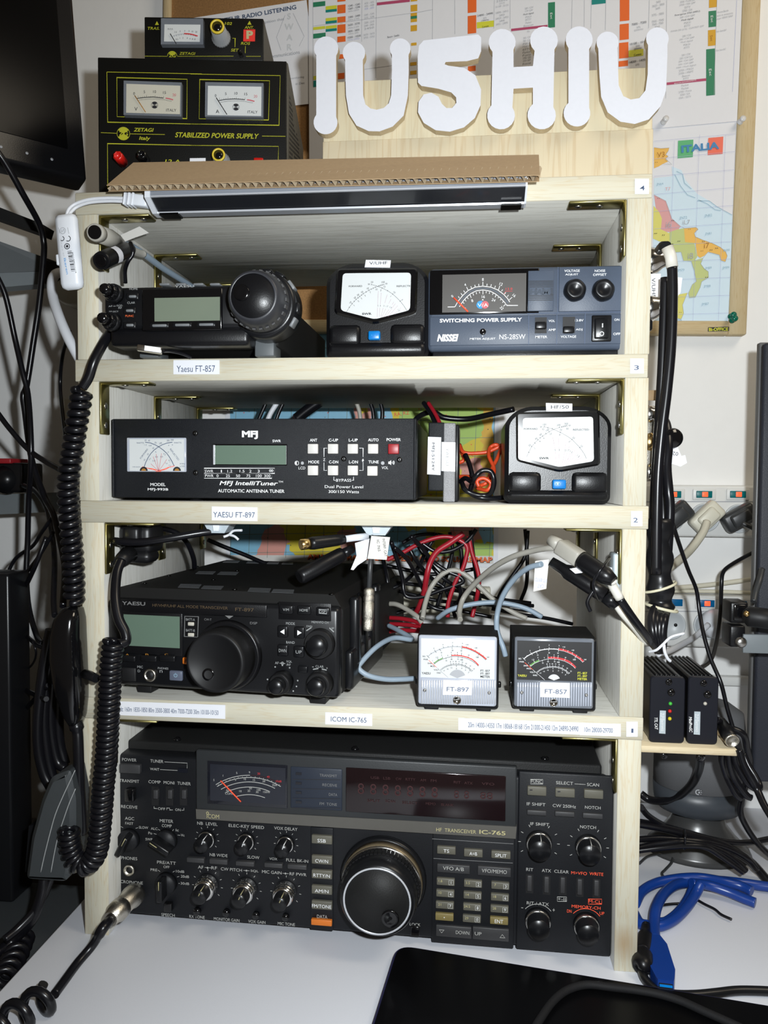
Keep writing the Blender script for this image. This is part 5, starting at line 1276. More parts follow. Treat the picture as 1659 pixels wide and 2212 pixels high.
    for t, a, b, w_ in (('YAESU', 254, 948, 158), ('FT- 857', 1312, 905, 170), ('FT- 897', 1312, 958, 168), ('METER', 1312, 1010, 172)):
        a_, b_ = o_([(a, b)])[0]
        d.text(t, a_, b_, w_, 40, yc, Y=Yq - 0.0002, bold=0.012)
    d.line(o_([(300, 715), (440, 842)]), 7, 'fr', Y=Yq - 0.0004); d.line(o_([(440, 842), (650, 1026)]), 5, 'w' if dark else 'mgr', Y=Yq - 0.0004)
    a_, b_ = o_([(812, 1035)])[0]
    d.disc(a_, b_, 150 if not dark else 110, 'mgr' if not dark else 'tape', Y=Yq - 0.0001, a0=22, a1=158)
    d.flush(cl, 'meter_scale')
    # ribbed lower window
    lw = d.box('lower_window', 158 + dx, 1056 + dy, 1478 + dx * 2, 1522 + dy, -0.0024, 0.0, 'clear_plastic_dim' if dark else 'clear_plastic', 0.0005)
    rb = MB()
    for i in range(31):
        u0 = 168 + dx + i * 43.5
        p_, q_ = d.L(u0, 1072 + dy, -0.0028), d.L(u0 + 24, 1500 + dy, -0.0028)
        rb.rbox(p_.x, q_.x, -0.0030, -0.0020, q_.y, p_.y, 0.0003, 1)
    r_ = rb.build('lens_ribs', 'silver_lip' if not dark else 'clear_plastic', lw); r_['kind'] = 'stuff'
    for a, b in ((232, 1232), (1382, 1278)): d.knob('lens_screw', a + dx * 1.5, b + dy, 30, [(1, 0.0030), (0.9, 0.0042), (0.4, 0.0046), (0, 0.004)], 'steel_screw', n=16)
    d.knob('zero_screw', 808 + dx, 1412 + dy, 75, [(1, 0.0028), (0.95, 0.0040), (0.80, 0.0040), (0.75, 0.0034), (0, 0.0034)], 'chrome', n=24)
    q = [d.L(a, b, -0.0042) for a, b in lab_rect]
    lb = MB().add([(p.x, -0.0042, p.y) for p in q] + [(p.x, -0.0024, p.y) for p in q], [(0, 1, 2, 3), (4, 7, 6, 5), (0, 4, 5, 1), (1, 5, 6, 2), (2, 6, 7, 3), (3, 7, 4, 0)]).build('paper_label', 'paper', d.root)
    d.text(txt, *txt_c, 'nav', Y=-0.0047)
    d.flush(lb)
s_meter('small meter with white scale labelled FT-897 on shelf 1', 901, 1450, -0.003, (890, 1340, 8.295), False, 'FT-897', (820, 1238, 398, 80), ((556, 1070), (1080, 1086), (1068, 1342), (550, 1338)))
s_meter('small meter with black scale labelled FT-857 on shelf 1', 1108.6, 1450, 0.0015, (1095, 1340, 8.295), True, 'FT-857', (878, 1278, 396, 80), ((600, 1108), (1130, 1125), (1128, 1392), (594, 1376)))
# ================================================================== linear power supply on top of the rack
def quad_plate(d, name, pts, y0, y1, material, parent=None):
    q = [d.L(u, v, y0) for u, v in pts]
    return MB().add([(p.x, y0, p.y) for p in q] + [(p.x, y1, p.y) for p in q], [(0, 1, 2, 3), (4, 7, 6, 5), (0, 4, 5, 1), (1, 5, 6, 2), (2, 6, 7, 3), (3, 7, 4, 0)]).build(name, material, parent or d.root)
o = aty(212, 260, 0.068)
PS = Dev('linear_power_supply', 'large black power supply with two white meters and yellow print on the top shelf', 'power supply', (o.x, 0.068, Z4), 0.134)
PS.z(0, 0, 1)
PW = PS.L(619, 240).x; PH = PS.L(400, 125).y
PS.lbox('front_panel', 0, PW, 0.0, 0.004, 0.002, PH - 0.001, 'zetagi_black', 0.0008)
PS.lbox('case', -0.001, PW + 0.001, 0.0035, 0.20, 0.002, PH, 'zetagi_side', 0.0015)
for x in (0.015, PW - 0.015):
    for y in (0.02, 0.18): MB().lathe((x, y, 0), (0, 0, 1), [(0.006, 0), (0.006, 0.003)], 12).build('foot', 'rubber', PS.root)
vb = MB()
for i in range(24):
    for j in range(30):
        if (i // 6) % 2 == 1 and j % 9 > 6: continue
        y = 0.018 + i * 0.0068; z_ = 0.012 + j * 0.0043 + (i % 2) * 0.0021
        if z_ > PH - 0.022: continue
        vb.add([(PW + 0.0012, y - 0.0016, z_ - 0.0012), (PW + 0.0012, y + 0.0016, z_ - 0.0012), (PW + 0.0012, y + 0.0016, z_ + 0.0012), (PW + 0.0012, y - 0.0016, z_ + 0.0012)], [(0, 1, 2, 3)])
o = vb.build('side_perforation', 'dot_black', PS.root); o['kind'] = 'stuff'
PS.z(200, 110, 7.213)
PS.line([(222, 328), (1700, 358)], 9, 'zy'); PS.line([(222, 328), (235, 1110), (1700, 1142)], 9, 'zy')
PS.line([(378, 415), (1474, 442), (1468, 1055), (382, 1024)], 9, 'zy', closed=True)
PS.line([(128, 1272), (372, 1284)], 8, 'zy'); PS.line([(582, 1292), (1125, 1303)], 8, 'zy')
PS.line([(236, 2150), (232, 1444), (1700, 1474)], 9, 'zy')
PS.ring(480, 1288, 100, 7, 'zy'); PS.disc(480, 1288, 98, 'zy', a0=32, a1=148); PS.disc(480, 1288, 98, 'zy', a0=212, a1=328)
PS.text('ZG', 480, 1288, 140, 66, 'zy', bold=0.02)
PS.text('ZETAGI', 796, 1230, 316, 58, 'zy', bold=0.02, shear=0.25); PS.text('Italy', 812, 1368, 176, 72, 'zy', bold=0.02, shear=0.2)
PS.text('12 A', 1245, 1722, 240, 60, 'zy', bold=0.015, shear=0.15)
PS.z(420, 110, 5.925)
PS.text('STABILIZED POWER SUPPLY', 290, 1083, 1195 * 0.9, 66, 'zy', bold=0.02, shear=0.25)
PS.line([(866, 1090), (1164, 1094)], 7, 'zy')
PS.line([(-50, 296), (1098, 316), (1082, 952), (-50, 934)], 7, 'zy'); PS.line([(-50, 1208), (1076, 1222), (1072, 1420)], 7, 'zy')
PS.line([(68, 366), (962, 382), (948, 884), (60, 868)], 7, 'zy', closed=True)
PS.flush()
def panel_meter(zm, fr, sheet, letter, needle, cream):
    PS.z(*zm)
    k = zm[2] / 5.925
    m_ = quad_plate(PS, 'panel_meter', fr, -0.006, 0, 'clear_plastic_dim')
    quad_plate(PS, 'scale_plate', sheet, -0.0065, -0.004, 'meter_cream' if cream else 'meter_white', m_)
    Yp = -0.0069
    cx = (sheet[0][0] + sheet[1][0]) / 2; cy = (sheet[0][1] + sheet[2][1]) / 2
    sx = sheet[1][0] - sheet[0][0]; sy = sheet[2][1] - sheet[1][1]
    q = lambda a, b: (sheet[0][0] + a * sx, sheet[0][1] + b * sy + a * (sheet[1][1] - sheet[0][1]))
    PS.line([q(*p) for p in ((0.20, 0.50), (0.33, 0.455), (0.50, 0.43), (0.60, 0.44), (0.69, 0.455))], 9 * k, 'k', Y=Yp)
    PS.line([q(*p) for p in ((0.23, 0.555), (0.40, 0.51), (0.55, 0.495), (0.70, 0.515), (0.84, 0.56))], 3 * k, 'k', Y=Yp)
    PS.line([q(*p) for p in ((0.73, 0.455), (0.80, 0.47), (0.87, 0.505))], 14 * k, 'pr', Y=Yp)
    for i in range(13):
        t = i / 12; a_ = 0.22 + 0.47 * t; b_ = 0.50 - 0.07 * math.sin(PI * (0.15 + 0.62 * t))
        PS.line([q(a_, b_), q(a_ + 0.006 * (t - 0.5), b_ - (0.07 if i % 4 == 0 else 0.035))], 2.5 * k, 'k', Y=Yp)
    for t, a_, b_ in (('0', 0.145, 0.33), ('5', 0.335, 0.26), ('10', 0.525, 0.24), ('15', 0.71, 0.26)): PS.text(t, *q(a_, b_), None, 34 * k, 'k', Y=Yp)
    PS.text('20', *q(0.89, 0.33), None, 34 * k, 'pr', Y=Yp)
    c_ = q(0.525, 0.71)
    PS.ring(*c_, 42 * k, 4 * k, 'k', Y=Yp); PS.disc(*c_, 42 * k, 'k', Y=Yp, a0=35, a1=145); PS.disc(*c_, 42 * k, 'k', Y=Yp, a0=215, a1=325); PS.text('ZG', *c_, 62 * k, 30 * k, 'k', Y=Yp)
    PS.text(letter, *q(0.18, 0.87), None, 46 * k, 'k', Y=Yp); PS.text('ITALY', *q(0.835, 0.87), 128 * k, 34 * k, 'k', Y=Yp)
    PS.flush(m_, 'meter_scale')
    a, b = PS.L(*q(0.155, 0.40), Yp - 0.0006), PS.L(*q(0.355, 0.97), Yp - 0.0006)
    MB().tube([(a.x, Yp - 0.0006, a.y), (b.x, Yp - 0.0006, b.y)], 0.0004, 5).build('needle', pm(needle), m_)
panel_meter((200, 110, 7.213), ((484, 462), (1388, 492), (1384, 1022), (482, 996)), ((526, 512), (1365, 542), (1360, 985), (522, 962)), 'V', 'gd', True)
panel_meter((420, 110, 5.925), ((138, 398), (884, 412), (880, 850), (134, 840)), ((172, 446), (858, 458), (854, 832), (166, 820)), 'A', 'k', False)
PS.z(200, 110, 7.213)
def post(u, v, mt_):
    PS.knob('binding_post', u, v, 70, [(0.9, 0), (0.9, 0.004)], 'nickel', n=20)
    PS.knob('binding_cap', u, v, 80, [(1.0, 0.004), (1.0, 0.019), (0.75, 0.0205), (0.60, 0.0205), (0.55, 0.017), (0, 0.017)], mt_, n=24, ribs=8, ribd=0.12)
post(492, 1765, 'red_post'); post(850, 1745, 'black_gloss')
quad_plate(PS, 'paper_tag', ((1515, 1672), (1760, 1668), (1760, 1760), (1515, 1765)), -0.0008, 0, 'paper')
PS.z(420, 110, 5.925)
def zknob(d, u, v, r, h):
    d.knob('knob', u, v, r, [(1.25, 0), (1.2, 0.003), (1.0, 0.0042), (0.90, h * 0.98)], 'knob_grey', n=48, ribs=24, ribd=0.05)
    d.knob('knob_cap', u, v, r, [(0.90, h * 0.96), (0.86, h + 0.001), (0.66, h + 0.0012), (0.64, h + 0.0002)], 'knob_yellow', n=32)
    d.knob('knob_face', u, v, r, [(0.65, h * 0.9), (0.65, h + 0.0004), (0, h + 0.0004)], 'black_gloss', n=28)
zknob(PS, 350, 1425, 95, 0.017)
PS.box('rocker_switch', 756, 1362, 880, 1500, -0.004, 0, 'red_post', 0.001)

# small SWR meter on top of it
o = aty(312, 80, 0.078)
SW = Dev('swr_meter', 'little black meter with grey ribbed knob sitting on the large black power supply', 'meter', (o.x, 0.078, Z4 + PH), 0.12)
SW.z(0, 0, 1)
SWW = SW.L(569, 80).x; SWH = SW.L(440, 38).y
SW.lbox('front_panel', 0, SWW, 0, 0.003, 0.0, SWH, 'zetagi_black', 0.0008)
MB().prism([(0.0005, 0.0), (SWW + 0.0002, 0.0), (SWW + 0.0002, SWH - 0.0004), (0.0005, SWH - 0.0004)], 0.0028, 0.075).build('case', 'zetagi_side', SW.root)
SW.z(300, 20, 5.53)
m_ = quad_plate(SW, 'panel_meter', ((264, 106), (768, 112), (770, 420), (262, 418)), -0.006, 0, 'clear_plastic_dim')
quad_plate(SW, 'scale_plate', ((305, 180), (735, 184), (726, 388), (300, 384)), -0.0065, -0.004, 'meter_white', m_)
Yp = -0.0069
SW.line([(408, 318), (460, 302), (540, 292)], 6, 'mgr', Y=Yp); SW.line([(540, 290), (600, 294), (650, 304), (702, 320)], 14, 'r', Y=Yp)
for t, u, v, c in (('R.O.S.', 378, 235, 'k'), ('1.5', 440, 272, 'k'), ('2', 492, 262, 'k'), ('3', 547, 258, 'k'), ('5', 600, 260, 'k'), ('10', 640, 265, 'k'), ('20', 685, 270, 'k'), ('0.2', 455, 358, 'k'), ('1', 490, 345, 'k'), ('2', 526, 342, 'k'), ('4', 578, 344, 'k'), ('6', 612, 350, 'k'), ('8', 640, 356, 'k'), ('10', 668, 358, 'k')): SW.text(t, u, v, None, 18, c, Y=Yp)
for i in range(10): SW.line([(420 + i * 29, 316 - 24 * math.sin(PI * i / 9.5)), (424 + i * 28, 330 - 24 * math.sin(PI * i / 9.5))], 2.5, 'k', Y=Yp)
SW.flush(m_, 'meter_scale')
a, b = SW.L(374, 292, Yp - 0.0005), SW.L(446, 412, Yp - 0.0005)
MB().tube([(a.x, Yp - 0.0005, a.y), (b.x, Yp - 0.0005, b.y)], 0.0004, 5).build('needle', pm('k'), m_)
SW.poly([(192, 188), (240, 188), (216, 142)], 'zy'); SW.poly([(1295, 184), (1345, 184), (1322, 138)], 'zy')
for t, u, v, w_, h in (('TRAS.', 175, 228, 140, 34), ('102', 1068, 170, 88, 34), ('ANT.', 1316, 217, 108, 34), ('ROS', 1274, 408, 112, 34), ('SET', 1146, 488, 94, 34), ('ZETAGI', 578, 528, 194, 32)): SW.text(t, u, v, w_, h, 'zy', bold=0.012, shear=0.2)
SW.line([(1118, 346), (1150, 346), (1148, 452)], 6, 'zy'); SW.line([(1272, 440), (1270, 525)], 6, 'zy'); SW.line([(70, 560), (340, 562)], 5, 'zy'); SW.line([(460, 562), (1130, 560)], 5, 'zy'); SW.line([(1280, 562), (1455, 562)], 5, 'zy')
SW.ring(398, 558, 56, 6, 'zy', a0=0, a1=180); SW.disc(398, 558, 54, 'zy', a0=35, a1=145); SW.text('ZG', 398, 556, 82, 34, 'zy', bold=0.02)
SW.flush()
quad_plate(SW, 'sticker', ((1250, 242), (1390, 240), (1386, 382), (1246, 382)), -0.0006, 0, pm('red2'))
SW.text('P', 1324, 305, 80, 100, 'cream', Y=-0.0010, bold=0.05); SW.flush()
zknob(SW, 985, 352, 95, 0.020)
SW.knob('toggle', 1225, 560, 26, [(1, 0), (0.9, 0.006), (0.5, 0.010), (0, 0.010)], 'black_gloss')

# ================================================================== call-sign board
SG = Dev('sign_board', 'pine board with six white cut-out letters reading IU5HIU on the top shelf', 'sign', (aty(697, 340, 0.04).x, 0.040, Z4))
SG.z(0, 0, 1)
glued = wood('glued_pine', (0.60, 0.53, 0.37), (0.46, 0.32, 0.16), 2, 14, True, 4.4, 0.28)
glued2 = wood('glued_pine_lower', (0.58, 0.50, 0.35), (0.42, 0.28, 0.14), 2, 11, False, 8.4, 0.34)
a, b = SG.L(697, 300), SG.L(1411, 300)
zj = SG.L(1050, 292).y; zt = SG.L(1050, 160).y
SG.lbox('lower_board', a.x, b.x, 0.0, 0.018, 0.0, zj, glued2, 0.0006)
SG.lbox('upper_board', a.x + 0.0004, b.x - 0.0006, 0.0012, 0.018, zj + 0.0002, zt, glued, 0.0006)
def arcp(cx, cy, r, a0, a1, n=12):
    return [(cx + r * math.cos(math.radians(a0 + (a1 - a0) * i / n)), cy - r * math.sin(math.radians(a0 + (a1 - a0) * i / n))) for i in range(n + 1)]
def bone(t, bt, xl, xr):
    """t, bt: (cx, cy, r) of the round ends"""
    al = math.degrees(math.acos(max(-1, min(1, (t[0] - xl) / t[2])))); ar = math.degrees(math.acos(max(-1, min(1, (xr - t[0]) / t[2]))))
    bl = math.degrees(math.acos(max(-1, min(1, (bt[0] - xl) / bt[2])))); br = math.degrees(math.acos(max(-1, min(1, (xr - bt[0]) / bt[2]))))
    return arcp(*t, -ar, 180 + al, 16) + arcp(*bt, 180 - bl, 360 + br, 16)
YL = -0.0088
def letter(zm, pts):
    SG.z(*zm)
    P = [SG.L(u, v, YL) for u, v in pts]
    return MB().prism([(p.x, p.y) for p in P], YL, -0.0002)
za, zb_, zc = (540, 0, 4.608), (640, 0, 1.628), (1300, 0, 4.621)
LT = []
LT.append(letter(za, bone((759, 483, 121), (752, 1218, 119), 660, 858)))
U1 = arcp(1035, 527, 112, -38, 218, 16) + [(948, 700), (955, 950), (985, 1130), (1060, 1250), (1180, 1305), (1290, 1308), (1420, 1260), (1530, 1150), (1572, 950), (1580, 700)] + arcp(1495, 484, 103, -36, 216, 16) + [(1413, 700), (1405, 950), (1380, 1030), (1330, 1075), (1260, 1092), (1200, 1080), (1150, 1040), (1127, 950), (1125, 700)]
LT.append(letter(za, U1))
LT.append(letter(zb_, [(448, 142), (640, 121), (650, 132), (650, 180), (640, 205), (600, 215), (525, 218), (522, 226), (535, 231), (590, 238), (630, 265), (650, 315), (648, 370), (628, 415), (590, 448), (540, 463), (490, 458), (448, 432), (428, 395), (430, 358), (448, 332), (475, 326), (500, 340), (512, 365), (528, 380), (548, 380), (563, 362), (562, 342), (545, 325), (500, 312), (440, 302), (428, 290), (427, 200), (432, 160)]))
def half(cx, cy, r, xl, xr, top):
    if top:
        al = math.degrees(math.acos((cx - xl) / r)); ar = math.degrees(math.acos((xr - cx) / r)); return arcp(cx, cy, r, -ar, 180 + al, 14)
    bl = math.degrees(math.acos((cx - xl) / r)); br = math.degrees(math.acos((xr - cx) / r)); return arcp(cx, cy, r, 180 - bl, 360 + br, 14)
H_ = half(724, 149, 47.5, 690, 764, True) + half(720, 406, 49, 686, 760, False) + [(764, 312), (832, 308)] + half(863, 405, 50, 832, 904, False) + half(871, 142, 49, 838, 908, True) + [(832, 232), (764, 236)]
LT.append(letter(zb_, H_))
LT.append(letter(zb_, bone((995, 140, 47.5), (987, 398, 47), 957, 1030)))
U2 = arcp(1095, 150, 39, -30, 212, 16) + [(1066, 260), (1072, 340), (1095, 395), (1140, 428), (1190, 436), (1240, 420), (1280, 375), (1300, 320), (1305, 200)] + arcp(1270, 136, 40, -28, 214, 16) + [(1236, 260), (1228, 318), (1206, 345), (1176, 350), (1150, 338), (1134, 300), (1131, 220)]
LT.append(letter(zb_, U2))
for b_ in LT: b_.build('letter', 'white_paint', SG.root, True, wood('letter_side', (0.55, 0.45, 0.29), (0.4, 0.28, 0.14), 2, 40, False, 0.7, 0.3))

# ================================================================== cardboard strip and LED bar along the top shelf
cb = thing('cardboard_strip', 'strip of brown corrugated cardboard leaning above the silver lamp bar', 'cardboard', aty(700, 392, -0.030))
inv = Matrix.Translation(-Vector(cb.location))
def cpt(u, v, y): return aty(u, v, y) + Vector((0, 0, 0)) - Vector(cb.location)
yb_, yt_ = -0.034, 0.002
A, B_, C_, D_ = cpt(230, 400, yb_), cpt(1166, 378, yb_), cpt(1164, 334, yt_), cpt(288, 351, yt_)
nrm = (B_ - A).cross(D_ - A).normalized()
if nrm.y > 0: nrm = -nrm
th = 0.0052
def sheet(o0, t_, ins=0.0):
    q = [A, B_, C_, D_]
    f_ = [p - nrm * o0 for p in q]; g_ = [p - nrm * (o0 + t_) for p in q]
    return MB().add(f_ + g_, [(0, 1, 2, 3), (4, 7, 6, 5), (0, 4, 5, 1), (1, 5, 6, 2), (2, 6, 7, 3), (3, 7, 4, 0)])
sheet(0, 0.0005).build('outer_liner', 'card', cb)
sheet(th - 0.0005, 0.0005).build('inner_liner', 'card', cb)
wv = MB(); N = 54 * 8
up = (D_ - A).normalized() * 0.02
vs = []
for i in range(N + 1):
    t = i / N; p = A.lerp(B_, t)
    h = 0.0005 + (th - 0.001) * (0.5 + 0.5 * math.sin(2 * PI * 54 * t))
    vs += [p - nrm * h + up * 0.0, p - nrm * h + up]
wv.add(vs, [(2 * i, 2 * i + 2, 2 * i + 3, 2 * i + 1) for i in range(N)], True)
fl = wv.build('fluting', 'card_edge', cb)

lamp = thing('lamp_bar', 'silver strip lamp fixed under the cardboard at the front of the top shelf', 'lamp', aty(340, 440, -0.012))
la, lb_ = aty(338, 434, -0.013), aty(1133, 411, -0.013)
ex = (lb_ - la).normalized(); LL = (lb_ - la).length
ez = Vector((0, 0, 1)); ez = (ez - ex * ez.dot(ex)).normalized(); ey = ez.cross(ex)
def bar_part(name, prof, material, x0=0.0, x1=None):
    x1 = LL if x1 is None else x1
    n = len(prof)
    vs = [la - Vector(lamp.location) + ex * x0 + ey * y + ez * z for y, z in prof] + [la - Vector(lamp.location) + ex * x1 + ey * y + ez * z for y, z in prof]
    fs = [(i, (i + 1) % n, n + (i + 1) % n, n + i) for i in range(n)] + [tuple(reversed(range(n))), tuple(range(n, 2 * n))]
    return MB().add(vs, fs).build(name, material, lamp)
# ey points into the rack
bar_part('housing', [(0.0128, 0.0078), (-0.010, 0.0078), (-0.0130, 0.0058), (-0.0130, 0.0), (-0.0118, -0.0012), (0.0128, -0.0012)], 'silver_bar')
bar_part('upper_lip', [(-0.0128, 0.0), (-0.0137, -0.0004), (-0.0137, -0.0015), (-0.0118, -0.0015)], 'silver_lip')
bar_part('lens', [(-0.0118, -0.0014), (0.004, -0.0080), (0.0128, -0.0080), (0.0128, -0.0014)], 'lens_dark')
bar_part('lower_lip', [(0.0035, -0.0078), (0.0025, -0.0081), (0.0030, -0.0095), (0.0128, -0.0095), (0.0128, -0.0080)], 'silver_lip')
bar_part('end_cap', [(0.0128, 0.0080), (-0.0100, 0.0080), (-0.0136, 0.0058), (-0.0140, -0.0018), (0.0025, -0.0096), (0.0128, -0.0096)], 'white_plastic', -0.0045, 0.0)
bar_part('end_cap', [(0.0128, 0.0080), (-0.0100, 0.0080), (-0.0136, 0.0058), (-0.0140, -0.0018), (0.0025, -0.0096), (0.0128, -0.0096)], 'white_plastic', LL, LL + 0.0015)
for x in (0.002, LL - 0.018): bar_part('mounting_clip', [(0.0128, -0.0093), (0.0018, -0.0093), (0.0010, -0.0110), (0.0128, -0.0110)], 'dark_screw', x, x + 0.016)
# connector, lead and inline switch
ld = thing('lamp_switch', 'white inline switch with barcode hanging at the left front of the rack', 'switch', aty(145, 625, -0.016))
off = -Vector(ld.location)
c0, c1 = aty(312, 436, -0.010), aty(272, 431, -0.010)
dirc = (c0 - c1).normalized(); upc = Vector((0, 0, 1)); upc = (upc - dirc * upc.dot(dirc)).normalized()
pl = MB()
pl.obox((c0 + c1) / 2 + off + dirc * 0.004, dirc, dirc.cross(upc), upc, 0.008, 0.0045, 0.0048, 0.0014)
pl.build('plug', 'white_plastic', ld)
for i in range(3):
    MB().obox(c1 + off + dirc * (0.0005 + i * 0.0035), dirc, dirc.cross(upc), upc, 0.0009, 0.005, 0.0054, 0.0005).build('plug_rib', 'white_plastic', ld)
for dv, nm in ((-3.5, 'lead'), (3.5, 'lead')):
    P = [aty(272, 432 + dv, -0.010), aty(235, 431 + dv, -0.010), aty(195, 434 + dv, -0.010), aty(166 + dv * 0.4, 443 + dv, -0.010), aty(151 + dv * 0.6, 455 + dv, -0.012), aty(145 + dv * 0.6, 468, -0.014)]
    MB().tube([p + off for p in spline(P, 8)], 0.0014, 8).build(nm, 'white_cable', ld)
# switch body
bt, bb_ = aty(143, 463, -0.016) + off, aty(158, 626, -0.016) + off
dv_ = (bb_ - bt); HL = dv_.length / 2; dv_.normalize()
sx_ = Vector((0, 1, 0)).cross(dv_).normalized()
if sx_.x < 0: sx_ = -sx_
cc = (bt + bb_) / 2
body = MB().obox(cc, sx_, Vector((0, 1, 0)), dv_, 0.0095, 0.0055, HL, 0.0048).build('body', 'white_plastic', ld)
MB().obox(cc - sx_ * 0.0095 + dv_ * 0.006, sx_, Vector((0, 1, 0)), dv_, 0.0016, 0.0035, 0.0045, 0.001).build('rocker', 'white_plastic', ld)
# printing on the switch
SWD = Lab(ld)
SWD.M = Matrix.Translation(Vector(ld.location)); SWD.I = SWD.M.inverted(); SWD.cl = SWD.I @ CAM; SWD.z(0, 380, 7.9)
Ys = -0.0058
SWD.ring(1070, 935, 50, 9, 'mgr', Y=Ys); SWD.text('S', 1072, 935, 50, 62, 'mgr', Y=Ys, rot=90)
SWD.ring(1160, 1070, 42, 12, 'k', Y=Ys, a0=-130, a1=80); SWD.ring(1060, 1070, 34, 12, 'k', Y=Ys, a0=-130, a1=80); SWD.ring(1145, 1200, 44, 12, 'k', Y=Ys); SWD.disc(1145, 1200, 22, 'k', Y=Ys)
SWD.line([(998, 880), (1018, 985)], 8, 'mgr', Y=Ys); SWD.line([(1155, 880), (1175, 985)], 8, 'mgr', Y=Ys)
for i in range(13): SWD.line([(1150 + i * 5.5, 1290 + i * 28), (1222 + i * 5.0, 1282 + i * 28)], (8, 14, 6, 18, 9)[i % 5], 'k', Y=Ys)
SWD.text('8011430111116', 1268, 1480, 340, 22, 'k', Y=Ys, rot=-80)
SWD.text('Ikeren', 1128, 1540, 260, 40, 'bl', Y=Ys, rot=-80)
for u, v, w_ in ((1045, 1120, 90), (1060, 1230, 90), (1085, 1340, 60)): SWD.text('LED 12V', u, v, w_, 18, 'mgr', Y=Ys, rot=-80)
SWD.flush(body)

# ================================================================== cork board and sheets
P0 = aty(1612.5, 722.7, WALL_Y - 0.015); P1 = aty(1644, 0, WALL_Y - 0.015)
PHI = math.atan2(P1.x - P0.x, P1.z - P0.z)
CK = thing('cork_board', 'large cork notice board with a pale wooden frame on the wall', 'notice board', (P0.x, WALL_Y, P0.z), (0, PHI, 0))
CKM = Matrix.Translation(Vector(CK.location)) @ Matrix.Rotation(PHI, 4, 'Y')
FWD = P0.x - aty(346, 20, WALL_Y - 0.015).x + 0.004; FH = 0.60; fw = 0.021
def ckb(name, a0, a1, b0, b1, c0, c1, m_):
    MB().rbox(a0, a1, b0, b1, c0, c1, 0.0012, 1).build(name, m_, CK)
oak = wood('frame_wood', (0.56, 0.45, 0.27), (0.42, 0.28, 0.12), 2, 40, False, 1.0, 0.4); oakh = wood('frame_wood_h', (0.56, 0.45, 0.27), (0.42, 0.28, 0.12), 0, 40, False, 2.0, 0.4)
ckb('cork_sheet', -FWD + 0.009, -0.01, -0.010, -0.0004, 0.008, FH - 0.01, 'cork')
ckb('frame_rail', -FWD, -FWD + 0.010, -0.0148, -0.0002, 0, FH, oak); ckb('frame_rail', -fw, 0.0, -0.0150, -0.0002, 0, FH, oak)
ckb('frame_rail', -FWD + 0.010, -fw, -0.0149, -0.0002, 0, fw * 0.78, oakh); ckb('frame_rail', -FWD + 0.010, -fw, -0.0149, -0.0002, FH - fw, FH, oakh)
CKD = Lab(CK); CKD.M = CKM; CKD.I = CKD.M.inverted(); CKD.cl = CKD.I @ CAM; CKD.z(1400, 270, 4.7045)
CKD.poly([(610, 2056), (824, 2050), (822, 2094), (608, 2098)], 'k', Y=-0.0154)
CKD.text('Bi-OFFICE', 715, 2076, 195, 34, 'lime', Y=-0.0158, bold=0.03, rot=1.5); CKD.flush()
SY = WALL_Y - 0.0125

def paper_sheet(name, lab, pts, y, cat='poster', material='paper'):
    d = Dev(name, lab, cat, (0, y, 0)) if False else None
    o = aty(*pts[3], y)
    d = Dev(name, lab, cat, (o.x, y, o.z))
    q = [d.L(u, v, 0.0) for u, v in pts]
    MB().add([(p.x, 0.0, p.y) for p in q] + [(p.x, 0.0008, p.y) for p in q], [(0, 1, 2, 3), (4, 7, 6, 5), (0, 4, 5, 1), (1, 5, 6, 2), (2, 6, 7, 3), (3, 7, 4, 0)]).build('sheet', material, d.root)
    return d
# frequency chart
CH = paper_sheet('frequency_chart', 'white radio band chart with orange and green cells behind the letters', [(666, -160), (1610, -190), (1598, 261), (668, 345)], SY - 0.0012)
def cell(zm, u0, v0, u1, v1, col, sl=-0.11):
    CH.z(*zm); d_ = (u1 - u0) * sl
    CH.poly([(u0, v0 - d_ * 0.5), (u1, v0 + d_ * 0.5), (u1, v1 + d_ * 0.5), (u0, v1 - d_ * 0.5)], col)
c4, c5, c6 = (660, 0, 4.879), (980, 0, 4.879), (1300, 0, 4.621)
for (u0, v0, u1, v1, c) in ((80, 18, 208, 68, 'dgr'), (80, 280, 208, 310, 'lime'), (80, 350, 212, 400, 'dgr'), (212, 60, 330, 98, 'lime'), (212, 98, 330, 126, 'teal'), (212, 186, 330, 218, 'lime'), (212, 218, 330, 246, 'teal'), (212, 268, 330, 300, 'lime'), (212, 302, 330, 330, 'teal'),
                            (335, -60, 422, 16, 'org'), (335, 50, 422, 140, 'org'), (335, 175, 422, 238, 'org'), (335, 258, 422, 348, 'org'), (335, 382, 422, 442, 'org'), (335, 572, 410, 620, 'org'), (335, 770, 410, 832, 'org'), (82, 850, 120, 915, 'teal'), (82, 800, 120, 840, 'lime'),
                            (1108, -20, 1178, 14, 'amb'), (1108, 50, 1178, 120, 'amb'), (1108, 135, 1175, 170, 'amb'), (1108, 168, 1175, 198, 'dgr'), (1108, 198, 1175, 232, 'amb'), (1108, 265, 1175, 328, 'amb'), (1112, 450, 1170, 480, 'amb'), (1104, 655, 1170, 690, 'amb'), (1104, 745, 1170, 785, 'amb')): cell(c4, u0, v0, u1, v1, c)
cell(c4, 752, 8, 1100, 38, 'mag')
for (u0, v0, u1, v1, c) in ((148, -60, 240, 132, 'org'), (148, 164, 238, 352, 'org'), (150, 695, 232, 750, 'org'), (244, 225, 424, 290, 'lime'), (995, 24, 1068, 290, 'dgr'), (1455, -20, 1602, 42, 'teal'), (1040, 600, 1060, 740, 'dgr')): cell(c5, u0, v0, u1, v1, c)
cell(c5, 606, 282, 990, 308, 'mag')
